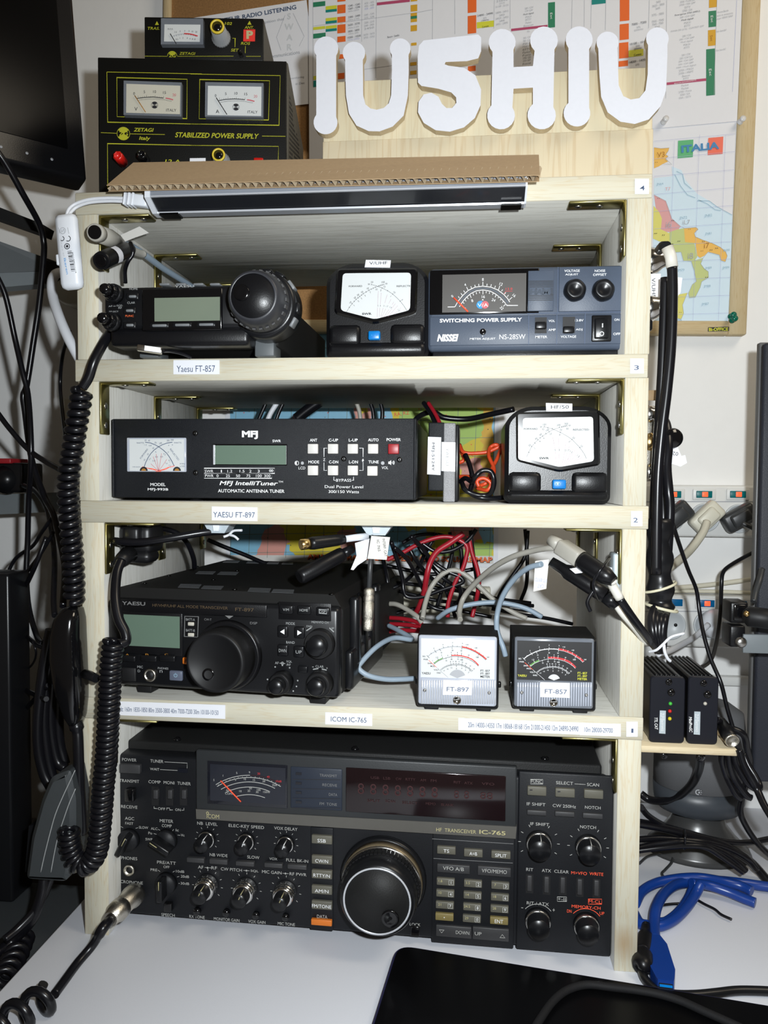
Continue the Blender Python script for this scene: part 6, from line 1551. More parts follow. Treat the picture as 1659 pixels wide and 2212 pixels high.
for (u0, v0, u1, v1, c) in ((180, -60, 275, 208, 'org'), (178, 238, 270, 396, 'org'), (172, 424, 266, 580, 'org'), (168, 606, 262, 662, 'org'), (268, 495, 415, 562, 'lime'), (1070, -40, 1148, 74, 'amb'), (1066, 108, 1142, 268, 'dgr'), (1060, 298, 1136, 456, 'amb'), (1042, 488, 1130, 952, 'dgr')): cell(c6, u0, v0, u1, v1, c)
cell(c6, 648, 802, 1042, 828, 'mag')
def ct(zm, t, u, v, w_, h=20, c='mgr', rot=7): CH.z(*zm); CH.text(t, u, v, w_, h, c, Y=-0.0006, rot=rot)
for t, u, v, w_, c in (('1240 - 1260', 512, 52, 124, 'k'), ('1260 - 1298', 512, 82, 124, 'k'), ('kHz (200)', 510, 112, 110, 'mgr'), ('2300 - 2400', 512, 172, 126, 'k'), ('MHz (100)', 510, 204, 116, 'mgr'), ('5650 - 5770', 510, 255, 126, 'k'), ('MHz (120)', 508, 290, 110, 'mgr'), ('5830 - 5850', 508, 322, 120, 'k'), ('MHz (20)', 508, 352, 100, 'mgr'), ('10300 - 10500', 512, 386, 140, 'k'), ('MHz (200)', 508, 415, 120, 'lav'),
                       ('430 - 435', 672, 28, 100, 'mgr'), ('435 - 438', 672, 58, 100, 'mgr'), ('438 - 440', 672, 86, 100, 'lav'), ('1240 - 1245', 672, 150, 104, 'mgr'), ('1270 - 1298', 672, 182, 104, 'mgr'), ('2300 - 2310', 672, 232, 104, 'mgr'), ('2440 - 2450', 670, 264, 104, 'mgr'), ('2450', 670, 296, 104, 'mgr'), ('5650 - 5670', 670, 358, 116, 'mgr'), ('5755 - 5762', 672, 390, 116, 'mgr'), ('Beacon - Satelliti', 926, 380, 124, 'k')): ct(c4, t, u, v, w_, 20, c)
for t, u, v, w_, c in (('24890 - 24990', 332, 152, 166, 'k'), ('kHz', 330, 188, 34, 'mgr'), ('(100kHz)', 330, 215, 80, 'k'), ('Contest', 335, 278, 70, 'k'), ('21090', 510, 4, 120, 'mgr'), ('21110', 510, 32, 56, 'mgr'), ('21149 - 21151', 510, 62, 136, 'mgr'), ('24890 - 24915', 510, 125, 136, 'mgr'), ('24929', 510, 158, 56, 'mgr'), ('24929 - 24931', 510, 188, 136, 'mgr'), ('24940', 510, 218, 56, 'mgr'), ('24931 - 24990', 508, 248, 126, 'mgr'), ('200 / CW', 795, 82, 90, 'mgr'), ('CW QRP', 795, 112, 84, 'mgr'), ('Modi digitali', 790, 146, 110, 'k'), ('PSK31', 790, 176, 60, 'mgr'), ('RTTY', 790, 206, 60, 'mgr'), ('Packet', 790, 236, 60, 'mgr'), ('Beacon', 790, 266, 100, 'mgr'), ('ALL', 788, 328, 28, 'mgr')): ct(c5, t, u, v, w_, 20, c)
for i, t in enumerate(('200 / CW', '500 / CW', 'PSK31', 'Modi dig', 'RTTY', 'Packet', 'Fonia', '2700 / SSB', '2700 QRP', 'Fonia')): ct(c5, t, 775, 395 + i * 30, 84, 20, 'mgr')
for t, u, v, w_, c in (('7000 - 7200', 372, 232, 146, 'k'), ('kHz', 368, 268, 36, 'mgr'), ('(200kHz)', 368, 298, 90, 'mgr'), ('10100 - 10150', 370, 425, 180, 'k'), ('kHz', 362, 455, 36, 'mgr'), ('(50kHz)', 362, 485, 74, 'k'), ('Contest', 360, 543, 76, 'k'), ('14000 - 14350', 362, 606, 176, 'k'), ('kHz', 358, 640, 36, 'mgr'), ('3600', 565, 18, 44, 'mgr'), ('3620 - 3800', 565, 50, 120, 'mgr'), ('3690', 560, 82, 44, 'mgr'), ('3775 - 3800', 560, 142, 120, 'mgr'), ('7000 - 7040', 560, 206, 120, 'mgr'), ('7040 - 7060', 560, 236, 110, 'mgr'), ('7060', 555, 268, 50, 'mgr')): ct(c6, t, u, v, w_, 22, c, 8)
for i, (t, w_) in enumerate((('2700 / Fonia DX', 150), ('2700 / SSB QRP', 160), ('SSTV', 60), ('2700 / DX', 100), ('Emergenza 3760 (IARU)', 250), ('200 / CW QRP', 150), ('Modi digitali', 120), ('PSK31', 64), ('RTTY', 60), ('FONIA SSB (2,7k) - CONTEST QRP', 330))): ct(c6, t, 856, 8 + i * 31, w_, 20, 'k' if i in (4, 6) else 'mgr', 7)
for i, (t, w_) in enumerate((('200 / CW', 90), ('200 / CW QRP', 150), ('Modi digitali', 120), ('PSK31', 64), ('RTTY', 56))): ct(c6, t, 850, 354 + i * 30, w_, 19, 'mgr', 7)
for i, (t, w_) in enumerate((('200 / CW', 90), ('200 / CW DX', 130), ('200 / CW QRP', 150), ('500 / CW QRP', 150), ('2700 / Modi digitali', 200), ('2700 / PSK31', 144), ('2700 / MEPT', 150), ('Beacon', 76), ('RTTY', 56))): ct(c6, t, 842, 544 + i * 30, w_, 19, 'mgr', 7)
for i, (t, w_) in enumerate((('Packet', 70), ('Packet', 70), ('2700 / Fonia', 130), ('2700 / DX', 100), ('FAX / SSTV', 120))): ct(c6, t, 832, 850 + i * 30, w_, 19, 'mgr', 7)
for t, u, v, w_ in (('Nuova Banda', 1210, 112, 110), ('solo in emissione', 1230, 142, 160), ('max 100W EIRP', 1230, 172, 160), ('No banda?', 1195, 305, 100), ('No banda?', 1190, 495, 96)): ct(c6, t, u, v, w_, 18, 'mgr', 8)
for v in (115, 200, 246): ct(c4, '70cm' if v == 115 else '23cm', 378, v, 30, 14, 'amb', 7)
ct(c5, 'Esc', 1030, 168, 66, 24, 'w', -90 + 5); ct(c6, 'Esc', 1100, 190, 70, 24, 'w', -84); ct(c6, 'Sec', 1096, 380, 60, 24, 'gd', -84); ct(c6, 'Esc', 1084, 722, 70, 26, 'w', -84)
ct(c6, 'BEACON ESCLUSIVAMENTE', 833, 816, 220, 13, 'w', 7)
for zm, P in ((c4, [(80, 275), (1180, 130), (1340, 100)]), (c4, [(620, 730), (910, 690)]), (c4, [(1340, -30), (1338, 420)]), (c4, [(748, -20), (742, 820)]), (c4, [(596, 0), (592, 440)]), (c4, [(78, 0), (82, 900)]), (c5, [(12, 0), (14, 360)]), (c5, [(430, 0), (424, 300)]), (c5, [(596, 0), (596, 300)]), (c5, [(1250, 0), (1244, 300)]), (c5, [(1378, 0), (1376, 280)]), (c5, [(1452, 0), (1446, 300)]), (c6, [(42, 0), (36, 300)]), (c6, [(475, 0), (468, 280)]), (c6, [(648, 0), (640, 980)]), (c6, [(1348, 0), (1306, 915)]), (c6, [(1150, 0), (1120, 945)])):
    CH.z(*zm); CH.line(P, 3, 'lav' if zm is c6 and P[0][0] > 1300 else 'mgr', Y=-0.0005)
CH.flush(None, 'printed_lettering')
# Italy map
IM = paper_sheet('italy_map', 'pale map of Italy with green and red title block pinned below the chart', [(1392, 262), (1603, 238), (1576, 702), (1392, 712)], SY - 0.0002)
IM.z(1400, 270, 4.7045)
IM.poly([(60, 540), (250, 520), (240, 420), (340, 460), (380, 560), (500, 700), (620, 770), (760, 870), (855, 915), (832, 1990), (40, 2010)], 'sky')
IM.poly([(60, 230), (130, 238), (215, 232), (205, 265), (180, 300), (205, 318), (178, 345), (202, 372), (150, 395), (110, 420), (60, 440)], 'sand')
IM.poly([(60, 710), (180, 772), (215, 870), (240, 950), (330, 1030), (310, 1060), (230, 1090), (130, 1080), (110, 960), (80, 860)], 'pk', Y=-0.0005)
IM.poly([(55, 820), (110, 880), (140, 950), (130, 1060), (215, 1100), (215, 1190), (120, 1185), (50, 1155)], 'yl', Y=-0.0006)
IM.poly([(215, 1090), (300, 1060), (370, 1048), (380, 1180), (470, 1200), (500, 1340), (470, 1385), (360, 1380), (335, 1290), (265, 1295), (215, 1200)], 'lgr', Y=-0.0007)
IM.poly([(365, 1050), (490, 1040), (508, 1060), (470, 1100), (480, 1135), (560, 1170), (650, 1200), (740, 1245), (790, 1290), (805, 1330), (785, 1390), (740, 1375), (725, 1320), (610, 1290), (570, 1330), (530, 1350), (500, 1330), (480, 1200), (375, 1190)], 'sand', Y=-0.0008)
IM.poly([(440, 1385), (560, 1350), (535, 1410), (570, 1460), (612, 1490), (615, 1550), (545, 1590), (530, 1650), (480, 1750), (420, 1755), (410, 1710), (450, 1620), (490, 1590), (470, 1480)], 'lgr', Y=-0.0008)
IM.poly([(270, 1730), (400, 1705), (350, 1830), (362, 1915), (335, 1975), (250, 1950), (200, 1900), (200, 1790)], 'yl', Y=-0.0008)
for P in ([(60, 710), (180, 772), (215, 870), (240, 950), (330, 1030), (370, 1050), (490, 1040), (508, 1060), (470, 1100), (480, 1135), (560, 1170), (650, 1200), (740, 1245), (790, 1290), (805, 1330), (785, 1390), (740, 1375), (725, 1320), (610, 1290), (560, 1350), (535, 1410), (570, 1460), (612, 1490), (615, 1550), (545, 1590), (530, 1650), (480, 1750), (420, 1755), (410, 1710), (450, 1620), (490, 1590), (470, 1480), (440, 1385), (360, 1380), (335, 1290), (265, 1295)],
          [(60, 228), (130, 238), (215, 232), (205, 265), (180, 300), (205, 318), (178, 345), (240, 400), (150, 395)], [(400, 1705), (350, 1830), (362, 1915), (335, 1975), (250, 1950)]): IM.line(P, 3.5, 'mgr', Y=-0.0011)
for P in ([(290, 470), (350, 500), (370, 590), (440, 650)], [(270, 500), (330, 620), (400, 710), (480, 740)], [(500, 770), (620, 770), (700, 830), (855, 915)], [(510, 760), (600, 800), (680, 860), (740, 870)]): IM.line(P, 5, 'lcyan', Y=-0.0009)
for v0, v1 in ((165, 90), (345, 270), (522, 455), (705, 636), (880, 817), (1056, 998), (1225, 1185), (1395, 1362), (1580, 1548), (1755, 1730), (1930, 1910)): IM.line([(60, v0), (885 - (v0 - 165) * 0.03, v1)], 3, 'lav', Y=-0.0012)
for u0, u1 in ((268, 200), (524, 455), (788, 715)): IM.line([(u0, 100 if u0 > 300 else 160), (u1, 2000)], 2.5, 'lav', Y=-0.0012)
IM.poly([(305, 160), (460, 148), (455, 325), (300, 338)], 'ital', Y=-0.0006); IM.poly([(612, 132), (765, 118), (758, 292), (606, 305)], 'itar', Y=-0.0006)
IM.text('ITALIA', 530, 225, 385, 74, 'itab', Y=-0.0014, bold=0.04, rot=4)
for t, u, v, h, c in (('V3', 130, 300, 52, 'gd'), ('i6', 208, 1010, 58, 'mgr'), ('iL7', 388, 988, 44, 'mgr'), ('i8', 432, 1330, 60, 'mgr'), ('i7', 595, 1225, 54, 'gd'), ('JN64', 120, 602, 30, 'lcyan'), ('T7', 200, 650, 34, 'pk'), ('JN72', 358, 945, 34, 'lcyan'), ('JN82', 612, 922, 34, 'lcyan'), ('JN81', 612, 1105, 30, 'lcyan'), ('JM79', 332, 1478, 32, 'lcyan'), ('JM89', 612, 1455, 30, 'lcyan'), ('JM99', 790, 1452, 30, 'lcyan'), ('JN90', 795, 1275, 30, 'lcyan'), ('JM88', 600, 1640, 30, 'lcyan'), ('JM87', 580, 1822, 32, 'lcyan'), ('JM76', 310, 1985, 28, 'lcyan')): IM.text(t, u, v, None, h, c, Y=-0.0015, rot=3)
random.seed(3)
for i in range(26):
    u, v = random.choice(((100, 740), (160, 830), (190, 940), (320, 1110), (310, 1185), (420, 1115), (430, 1270), (560, 1185), (640, 1270), (700, 1250), (540, 1275), (500, 1505), (590, 1545), (490, 1630), (440, 1725), (290, 1945), (330, 1910), (345, 1270), (245, 1210), (80, 1100), (150, 1120), (250, 970), (420, 1055), (310, 1100), (90, 375), (150, 350)))
    IM.text('..', u + random.uniform(-8, 8), v + random.uniform(-6, 6), 26, 5, 'k', Y=-0.0015)
IM.flush()
# listening certificate
CE = paper_sheet('listening_certificate', 'listening certificate sheet partly hidden behind the little black meter', [(396, 42), (662, 0), (690, 222), (420, 250)], SY - 0.0002, 'certificate', 'paper')
CE.z(540, 0, 4.608)
CE.text('AMATEUR RADIO LISTENING', 30, 148, 860, 44, 'nav', rot=7, bold=0.02, Y=-0.0004)
CE.text('recognition that', 200, 215, 280, 34, 'mgr', rot=7, Y=-0.0004); CE.text('in communications', 320, 545, 350, 34, 'mgr', rot=6, Y=-0.0004); CE.text('monitoring', 470, 775, 140, 24, 'mgr', rot=5, Y=-0.0004); CE.text('in Dec', 500, 828, 90, 22, 'mgr', rot=5, Y=-0.0004)
for t, u, v in (('S', 390, 160), ('W', 390, 265), ('A', 395, 370), ('R', 395, 468)): CE.text(t, u, v, None, 62, 'tape', Y=-0.0004, bold=0.02)
CE.line([(430, 130), (540, 360), (490, 460)], 3, 'mgr', Y=-0.0004); CE.line([(350, 150), (265, 370), (310, 500)], 3, 'mgr', Y=-0.0004)
CE.flush()
def pin(lab, u, v, mt_, y=SY - 0.002):
    p = aty(u, v, y)
    t = thing('push_pin', lab, 'pin', p)
    MB().lathe((0, 0, 0), (0.15, -1, 0.1), [(0.0036, 0.0), (0.0036, 0.0015), (0.0020, 0.0025), (0.0022, 0.0062), (0.0036, 0.0075), (0.0033, 0.0092), (0, 0.0096)], 16).build('head', mt_, t)
    MB().lathe((0, 0, 0), (0, 1, 0), [(0.0006, -0.001), (0.0003, 0.006)], 6).build('needle', 'steel_screw', t)
pin('clear push pin at the upper left corner of the Italy map', 1433, 264, 'pin_clear'); pin('clear push pin at the upper right corner of the Italy map', 1598, 264, 'pin_clear')
pin('upper of two green push pins at the lower right corner of the Italy map', 1578, 684, 'pin_green'); pin('lower of two green push pins at the lower right corner of the Italy map', 1581, 692, 'pin_green', SY - 0.0100)
# European map seen through the rack
EM = paper_sheet('europe_map', 'colourful radio map of Europe on the wall behind the middle shelves', [(486, 690), (1078, 690), (1076, 1226), (488, 1222)], WALL_Y - 0.003, 'map', 'paper')
quad_plate(EM, 'map_print', ((497, 700), (1070, 700), (1066, 1207), (497, 1206)), -0.0004, 0.0, mat('map_sea', (0.20, 0.44, 0.60), 0.5))
def ragged(pts, amp=5):
    out = []
    for i_ in range(len(pts)):
        a, b = Vector(pts[i_]), Vector(pts[(i_ + 1) % len(pts)])
        n = max(2, int((b - a).length / 9))
        for q_ in range(n):
            p = a.lerp(b, q_ / n); out.append((p.x + random.uniform(-amp, amp) * (q_ > 0), p.y + random.uniform(-amp, amp) * (q_ > 0)))
    return [(min(1066, max(497, x)), min(1205, max(702, y))) for x, y in out]
random.seed(5)
for n_, (c_, P) in enumerate((('eyl', [(842, 840), (1066, 840), (1066, 1205), (905, 1205), (872, 1130), (900, 1060), (850, 1000)]), ('eyl', [(612, 1060), (700, 1040), (780, 1080), (765, 1150), (722, 1200), (640, 1204), (600, 1150)]),
    ('egr', [(860, 878), (960, 868), (1046, 888), (1048, 940), (1000, 962), (960, 1000), (920, 965), (868, 930)]), ('egr', [(955, 1178), (1066, 1170), (1066, 1205), (945, 1205)]), ('epk', [(570, 1148), (600, 1128), (628, 1170), (610, 1205), (550, 1204)]),
    ('epk', [(762, 868), (812, 858), (800, 922), (770, 932)]), ('epk', [(978, 1118), (1030, 1108), (1050, 1160), (1000, 1188), (972, 1160)]), ('eor', [(1046, 880), (1066, 880), (1066, 1080), (1036, 1050)]), ('epk', [(990, 1000), (1040, 990), (1050, 1050), (1000, 1060)]),
    ('eyl', [(775, 870), (790, 862), (795, 890), (780, 896)]), ('epk', [(728, 1150), (770, 1140), (775, 1190), (735, 1195)]), ('egr', [(700, 1075), (740, 1060), (750, 1110), (715, 1120)]), ('ebl', [(1034, 1140), (1066, 1128), (1066, 1172), (1046, 1176)]), ('ebl', [(880, 1150), (920, 1140), (930, 1190), (895, 1200)]))):
    EM.poly(ragged(P), c_, Y=-0.0006 - n_ * 0.00001)
for i_ in range(15):
    EM.line([(497 + i_ * 40 + 20, 702), (497 + i_ * 40, 1205)], 1.0, 'egl', Y=-0.0009)
    if i_ < 13: EM.line([(497, 715 + i_ * 40), (1066, 705 + i_ * 40)], 1.0, 'egl', Y=-0.0009)
for i_ in range(150):
    EM.disc(random.uniform(505, 1060), random.uniform(860, 1195), 1.2, random.choice(('k', 'egl', 'red2')), Y=-0.0009, n=6)
EM.flush(None, 'printed_marking')
quad_plate(EM, 'title_band', ((497, 1199), (1066, 1201), (1066, 1218), (497, 1216)), -0.0007, 0.0, 'paper_grey')
EM.text('AMATEUR RADIO EUROPEAN GRID SQUARE MAP', 862, 1208, 400, 14, 'k', Y=-0.0010, bold=0.06)
EM.text('AMATEUR RADIO EUROPEAN GRID SQUARE MAP', 861, 1207, 400, 14, 'org', Y=-0.0014, bold=0.03)
for t, u, v in (('RA, RZ', 868, 894), ('TK-UI', 1020, 980), ('HA', 960, 900), ('OE', 640, 900), ('IS', 980, 1150), ('F', 700, 1160)): EM.text(t, u, v, None, 9, 'red2', Y=-0.0008, rot=8)
EM.flush()
def zz(ox, oy, k):
    return lambda pts: [(ox + p[0] / k, oy + p[1] / k, p[2]) for p in pts]
# ================================================================== wall power strips
def power_strip(lab, px, v0, v1, xr, sockets, switches, sw_mat):
    y0 = WALL_Y - 0.022
    o = aty(px, v1, y0)
    d = Dev('power_strip', lab, 'power strip', (o.x, y0, o.z), 0, 0, 'wall power strips')
    d.z(0, 0, 1)
    W = d.L(xr, v1).x; H = d.L(px, v0).y
    d.lbox('housing', 0, W, 0.0, 0.0215, 0, H, 'socket_white', 0.003)
    d.line([(px, v0 + (v1 - v0) * 0.33), (xr, v0 + (v1 - v0) * 0.33)], 2, 'mgr')
    d.flush()
    for (u, v, on) in switches:
        d.box('switch_frame', u - 25, v - 12, u + 25, v + 12, -0.002, 0.002, 'socket_white', 0.0008)
        sw_ = d.box('rocker_switch', u - 17, v - 7.5, u + 17, v + 7.5, -0.004, 0.0, sw_mat, 0.0006)
        if on: d.box('neon_lamp', u - 5, v - 5.5, u + 8, v + 5.5, -0.0045, -0.003, 'neon', 0.0006, sw_)
    for (u, v, r) in sockets:
        d.knob('socket', u, v, r, [(1.0, 0), (1.0, 0.0025), (0.90, 0.003), (0.86, 0.0005), (0, 0.0003)], 'socket_grey', n=32)
        for s in (-0.35, 0.35):
            d.knob('contact_hole', u + s * r, v, r * 0.12, [(1, 0.0004), (1, 0.0009), (0, 0.0009)], 'dot_black', n=10)
    return d
us = power_strip('upper white power strip with lit red switches on the right of the wall', 1372, 1047, 1158, 1700, [(1446, 1119, 31), (1522, 1118, 32), (1596, 1120, 32), (1668, 1122, 32)], [(1455, 1068, 1), (1522, 1068, 1), (1595, 1068, 1)], 'rocker_teal')
ls = power_strip('lower white power strip with blue switches on the right of the wall', 1372, 1284, 1395, 1700, [(1448, 1350, 32), (1530, 1350, 32), (1608, 1350, 32)], [(1458, 1302, 0), (1527, 1304, 1), (1597, 1306, 0)], 'rocker_blue')
# grey trunking and loose cream cables along the wall
tr = MB().rbox(0.26, 0.62, WALL_Y - 0.012, WALL_Y - 0.0005, aty(1500, 1475, WALL_Y).z, aty(1500, 1455, WALL_Y).z, 0.002).build('trim_1', 'socket_white'); structure(tr)
def plug(name, lab, u, v, y, ang, material, r=0.0105, round_=False):
    """angled mains plug: body lies along the direction ang in the picture plane"""
    t = thing(name, lab, 'plug', aty(u, v, y))
    a = math.radians(ang); d = Vector((math.cos(a), 0, math.sin(a))); n_ = Vector((-d.z, 0, d.x))
    if round_:
        MB().lathe((0, 0, 0), (d * 0.5 + Vector((0, -0.85, 0))), [(0.017, 0), (0.018, 0.010), (0.014, 0.020), (0.008, 0.028), (0.004, 0.034)], 24).build('body', material, t)
    else:
        MB().obox((0, -0.004, 0), d, Vector((0, 1, 0)), n_, 0.0195, 0.009, 0.0115, 0.004).build('body', material, t)
        MB().obox((0, -0.012, 0), d, Vector((0, 1, 0)), n_, 0.012, 0.006, 0.008, 0.003).build('grip', material, t)
    return t
plug('mains_plug', 'cream angled mains plug in the upper power strip', 1524, 1117, 0.325, 45, 'ivory')
plug('mains_plug', 'dark grey mains plug at the right of the upper power strip', 1594, 1118, 0.325, 30, 'plug_dark')
plug('mains_plug', 'dark plug half hidden by the taped cable bundle', 1458, 1115, 0.325, 40, 'plug_dark')
plug('round_plug', 'round white mains plug in the lower power strip', 1535, 1348, 0.338, 20, 'white_plastic', round_=True)
cable('mains_cable', 'thick cream cable hanging from the cream plug', zz(1340, 1000, 3.687)([(690, 470, 0.305), (655, 560, 0.295), (560, 690, 0.28), (450, 790, 0.25), (330, 880, 0.22), (250, 960, 0.20)]), 0.0046, 'cream_cable')
cable('mains_cable', 'dark cable leaving the dark grey plug at the right edge', zz(1340, 1000, 3.687)([(970, 480, 0.305), (1060, 520, 0.30), (1180, 580, 0.29)]), 0.003, 'plug_dark')
cable('mains_cable', 'white cable leading from the round plug to the tied bundle', zz(1340, 1000, 3.687)([(700, 1290, 0.30), (600, 1380, 0.28), (480, 1450, 0.24), (380, 1500, 0.20), (300, 1520, 0.17)]), 0.0034, 'white_cable')
cable('wall_cable', 'upper of two pale cables running along the wall between the power strips', zz(1340, 1000, 3.687)([(230, 1000, 0.34), (500, 990, 0.35), (800, 960, 0.35), (1200, 905, 0.345)]), 0.003, 'cream_cable')
cable('wall_cable', 'lower of two pale cables running along the wall between the power strips', zz(1340, 1000, 3.687)([(230, 1020, 0.345), (500, 1020, 0.352), (800, 1025, 0.352), (1200, 1040, 0.348)]), 0.0024, 'cream_cable')
cable('thin_cable', 'long thin black cable hanging from the taped bundle to the desk', zz(1340, 1000, 3.687)([(415, 480, 0.05), (470, 650, 0.08), (540, 850, 0.11), (605, 1010, 0.13), (630, 1180, 0.13), (660, 1350, 0.12), (720, 1560, 0.11), (800, 1750, 0.10), (850, 1950, 0.10), (900, 2120, 0.10)]), 0.0019, 'black_cable')
cable('thin_cable', 'black cable curving down from the dark panel at the right', zz(1340, 1000, 3.687)([(1180, 640, 0.20), (1090, 695, 0.22), (900, 800, 0.25), (820, 870, 0.26), (805, 980, 0.26), (800, 1150, 0.25), (785, 1300, 0.24), (760, 1450, 0.22), (720, 1570, 0.20), (640, 1630, 0.18), (560, 1650, 0.17)]), 0.0022, 'black_cable')
# ================================================================== dark panel and clamp at the right edge
mp_ = thing('flat_monitor', 'tall dark grey flat panel cut off by the right edge', 'monitor', (0.47, 0.15, 0.0))
o3 = -Vector(mp_.location)
xl = aty(1639, 1200, 0.15).x
MB().rbox(xl + o3.x, xl + 0.26 + o3.x, 0.0, 0.010, 0.109, 0.540, 0.003).build('panel', 'dark_speaker', mp_)
MB().rbox(xl - 0.0012 + o3.x, xl + 0.26 + o3.x, 0.0096, 0.018, 0.107, 0.542, 0.0015).build('rear_shell', 'speaker_edge', mp_)
MB().box(xl + 0.11 + o3.x, xl + 0.15 + o3.x, 0.018, 0.030, 0.004, 0.30).build('stand', 'speaker_edge', mp_)
MB().rbox(xl + 0.06 + o3.x, xl + 0.20 + o3.x, -0.01, 0.09, 0.0, 0.006, 0.002).build('stand_foot', 'speaker_edge', mp_)
cl = thing('clamp_bracket', 'steel clamp with black rubber blocks at the right edge', 'bracket', aty(1595, 1400, 0.11))
o4 = -Vector(cl.location)
def cbx(name, u0, v0, u1, v1, y0, y1, m_, r):
    a, b = aty(u0, v0, y0) + o4, aty(u1, v1, y0) + o4
    MB().rbox(a.x, b.x, y0 + o4.y, y1 + o4.y, b.z, a.z, r).build(name, m_, cl)
cbx('rubber_block', 1578, 1300, 1616, 1347, 0.105, 0.130, 'black_plastic', 0.002); cbx('rubber_block', 1577, 1351, 1610, 1399, 0.105, 0.130, 'black_plastic', 0.002)
cbx('steel_arm', 1606, 1370, 1720, 1414, 0.095, 0.098, 'steel_light', 0.0008); cbx('block_face', 1586, 1306, 1612, 1342, 0.1035, 0.106, 'black_gloss', 0.001)
a, b = aty(1616, 1331, 0.09) + o4, aty(1720, 1345, 0.085) + o4
MB().tube([a - Vector((0.004, 0, 0)), a, b], [0.005, 0.0092, 0.0092], 20).build('rubber_arm', 'rubber', cl)
MB().lathe(aty(1600, 1387, 0.094) + o4, (0, -1, 0), [(0.005, 0), (0.005, 0.002), (0.003, 0.0035), (0, 0.0036)], 16).build('bolt', 'steel_screw', cl)
MB().lathe(aty(1613, 1326, 0.083) + o4, (0, -1, 0), [(0.003, 0), (0.002, 0.0015), (0, 0.002)], 12).build('bolt', 'gold_pin', cl)
cable('thin_cable', 'short dark lead rising from the clamp blocks', [(1628, 1300, 0.12), (1632, 1280, 0.125), (1640, 1255, 0.13), (1646, 1230, 0.14)], 0.003, 'plug_dark')
# ================================================================== small shelf with two interface boxes
sh_ = thing('side_shelf', 'small bare wooden shelf fixed to the right side of the rack', 'shelf', (0.29, 0.15, 0.160))
zs0 = aty(1595, 1634, 0.07).z; zs1 = zs0 + 0.0062
xL_, xR_ = 0.2405, aty(1593, 1628, 0.07).x
MB().rbox(xL_ - 0.29, xR_ - 0.29, -0.08, 0.10, zs0 - 0.160, zs1 - 0.160, 0.0006, 1).build('board', wood('raw_board', (0.66, 0.56, 0.38), (0.50, 0.34, 0.16), 0, 50, False, 3.3, 0.3), sh_)
MB().box(xL_ - 0.29, xL_ + 0.002 - 0.29, -0.03, 0.06, zs0 - 0.195, zs0 - 0.160).build('cleat', wood('raw_board_2', (0.66, 0.56, 0.38), (0.50, 0.34, 0.16), 0, 50, False, 6.3, 0.3), sh_)
def tnc(lab, u0, u1, v0, v1, y, title, leds, zk):
    a, b = aty(u0, v1, y), aty(u1, v0, y)
    d = Dev('interface_box', lab, 'box', (a.x, y, zs1), 0, 0, 'small interface boxes on the side shelf')
    W = b.x - a.x; H = b.z - zs1
    pts = [(p.x, p.y) for p in [Vector(q) for q in rounded([(0, 0), (W, 0), (W, H), (0, H)], 0.004)]]
    MB().prism(pts, 0.0, 0.003, None, 0.0008).build('front_panel', 'wing_box', d.root)
    MB().prism(inset(pts, 0.0008) if True else pts, 0.003, 0.085).build('case', 'black_satin', d.root)
    for i in range(5):
        x = W * (0.22 + 0.14 * i)
        MB().rbox(x - 0.0010, x + 0.0010, 0.005, 0.084, H - 0.0010, H + 0.0006, 0.0003, 1).build('cooling_rib', 'black_satin', d.root)
    d.z(1340, 1000, 3.687)
    for u, v in zk['screws']: d.knob('screw', u, v, 28, [(1, 0), (0.9, 0.001), (0.3, 0.0014), (0, 0.001)], 'black_gloss', n=14)
    for u, v in zk['btn']: d.knob('push_button', u, v, 30, [(1, 0), (0.95, 0.002), (0.6, 0.0028), (0, 0.003)], 'black_gloss', n=18)
    for (u, v, m_) in leds: d.knob('indicator_lamp', u, v, 15, [(1, 0), (0.95, 0.0012), (0.6, 0.002), (0, 0.0023)], m_, n=14)
    lu, lv = zk['lab']
    quad_plate(d, 'badge', ((lu + 30, lv - 100), (lu + 78, lv - 98), (lu + 74, lv + 86), (lu + 24, lv + 82)), -0.0006, 0.0, 'clip_grey')
    d.text('ZLP Electronics', lu + 51, lv - 8, 150, 26, 'w', Y=-0.0009, rot=-87); d.text(title, lu, lv + 4, 100 if len(title) < 8 else 130, 24, 'w', Y=-0.0004, rot=-87, bold=0.02, shear=0.2)
    d.flush()
tnc('left small black interface box marked TTL CAT with green, red and yellow lamps', 1402, 1481, 1463, 1605, 0.080, 'TTL CAT', [(397, 1915, 'led_green'), (393, 1975, 'led_red'), (392, 2035, 'led_yellow')], dict(screws=[(386, 1745), (350, 2330)], btn=[(403, 1825)], lab=(285, 2072)))
tnc('right small black interface box marked MiniProSC with one white lamp', 1484, 1553, 1463, 1611, 0.080, 'MiniProSC', [(674, 1915, 'led_white')], dict(screws=[(663, 1755), (635, 2345)], btn=[(692, 1842)], lab=(560, 2080)))
pl_ = thing('coax_plug', 'black plug with metal tip beside the MiniProSC box', 'plug', aty(1560, 1560, 0.095))
off = -Vector(pl_.location)
A_, B2 = aty(1556, 1560, 0.100), aty(1580, 1598, 0.072)
MB().tube([A_ + off, A_.lerp(B2, 0.6) + off, B2 + off], [0.0055, 0.0065, 0.0062], 16).build('body', 'black_plastic', pl_)
dv = (B2 - A_).normalized()
MB().lathe(B2 + off, dv, [(0.0064, 0), (0.0064, 0.002), (0.0054, 0.003), (0.0052, 0.001), (0, 0.001)], 18).build('shell', 'nickel', pl_)
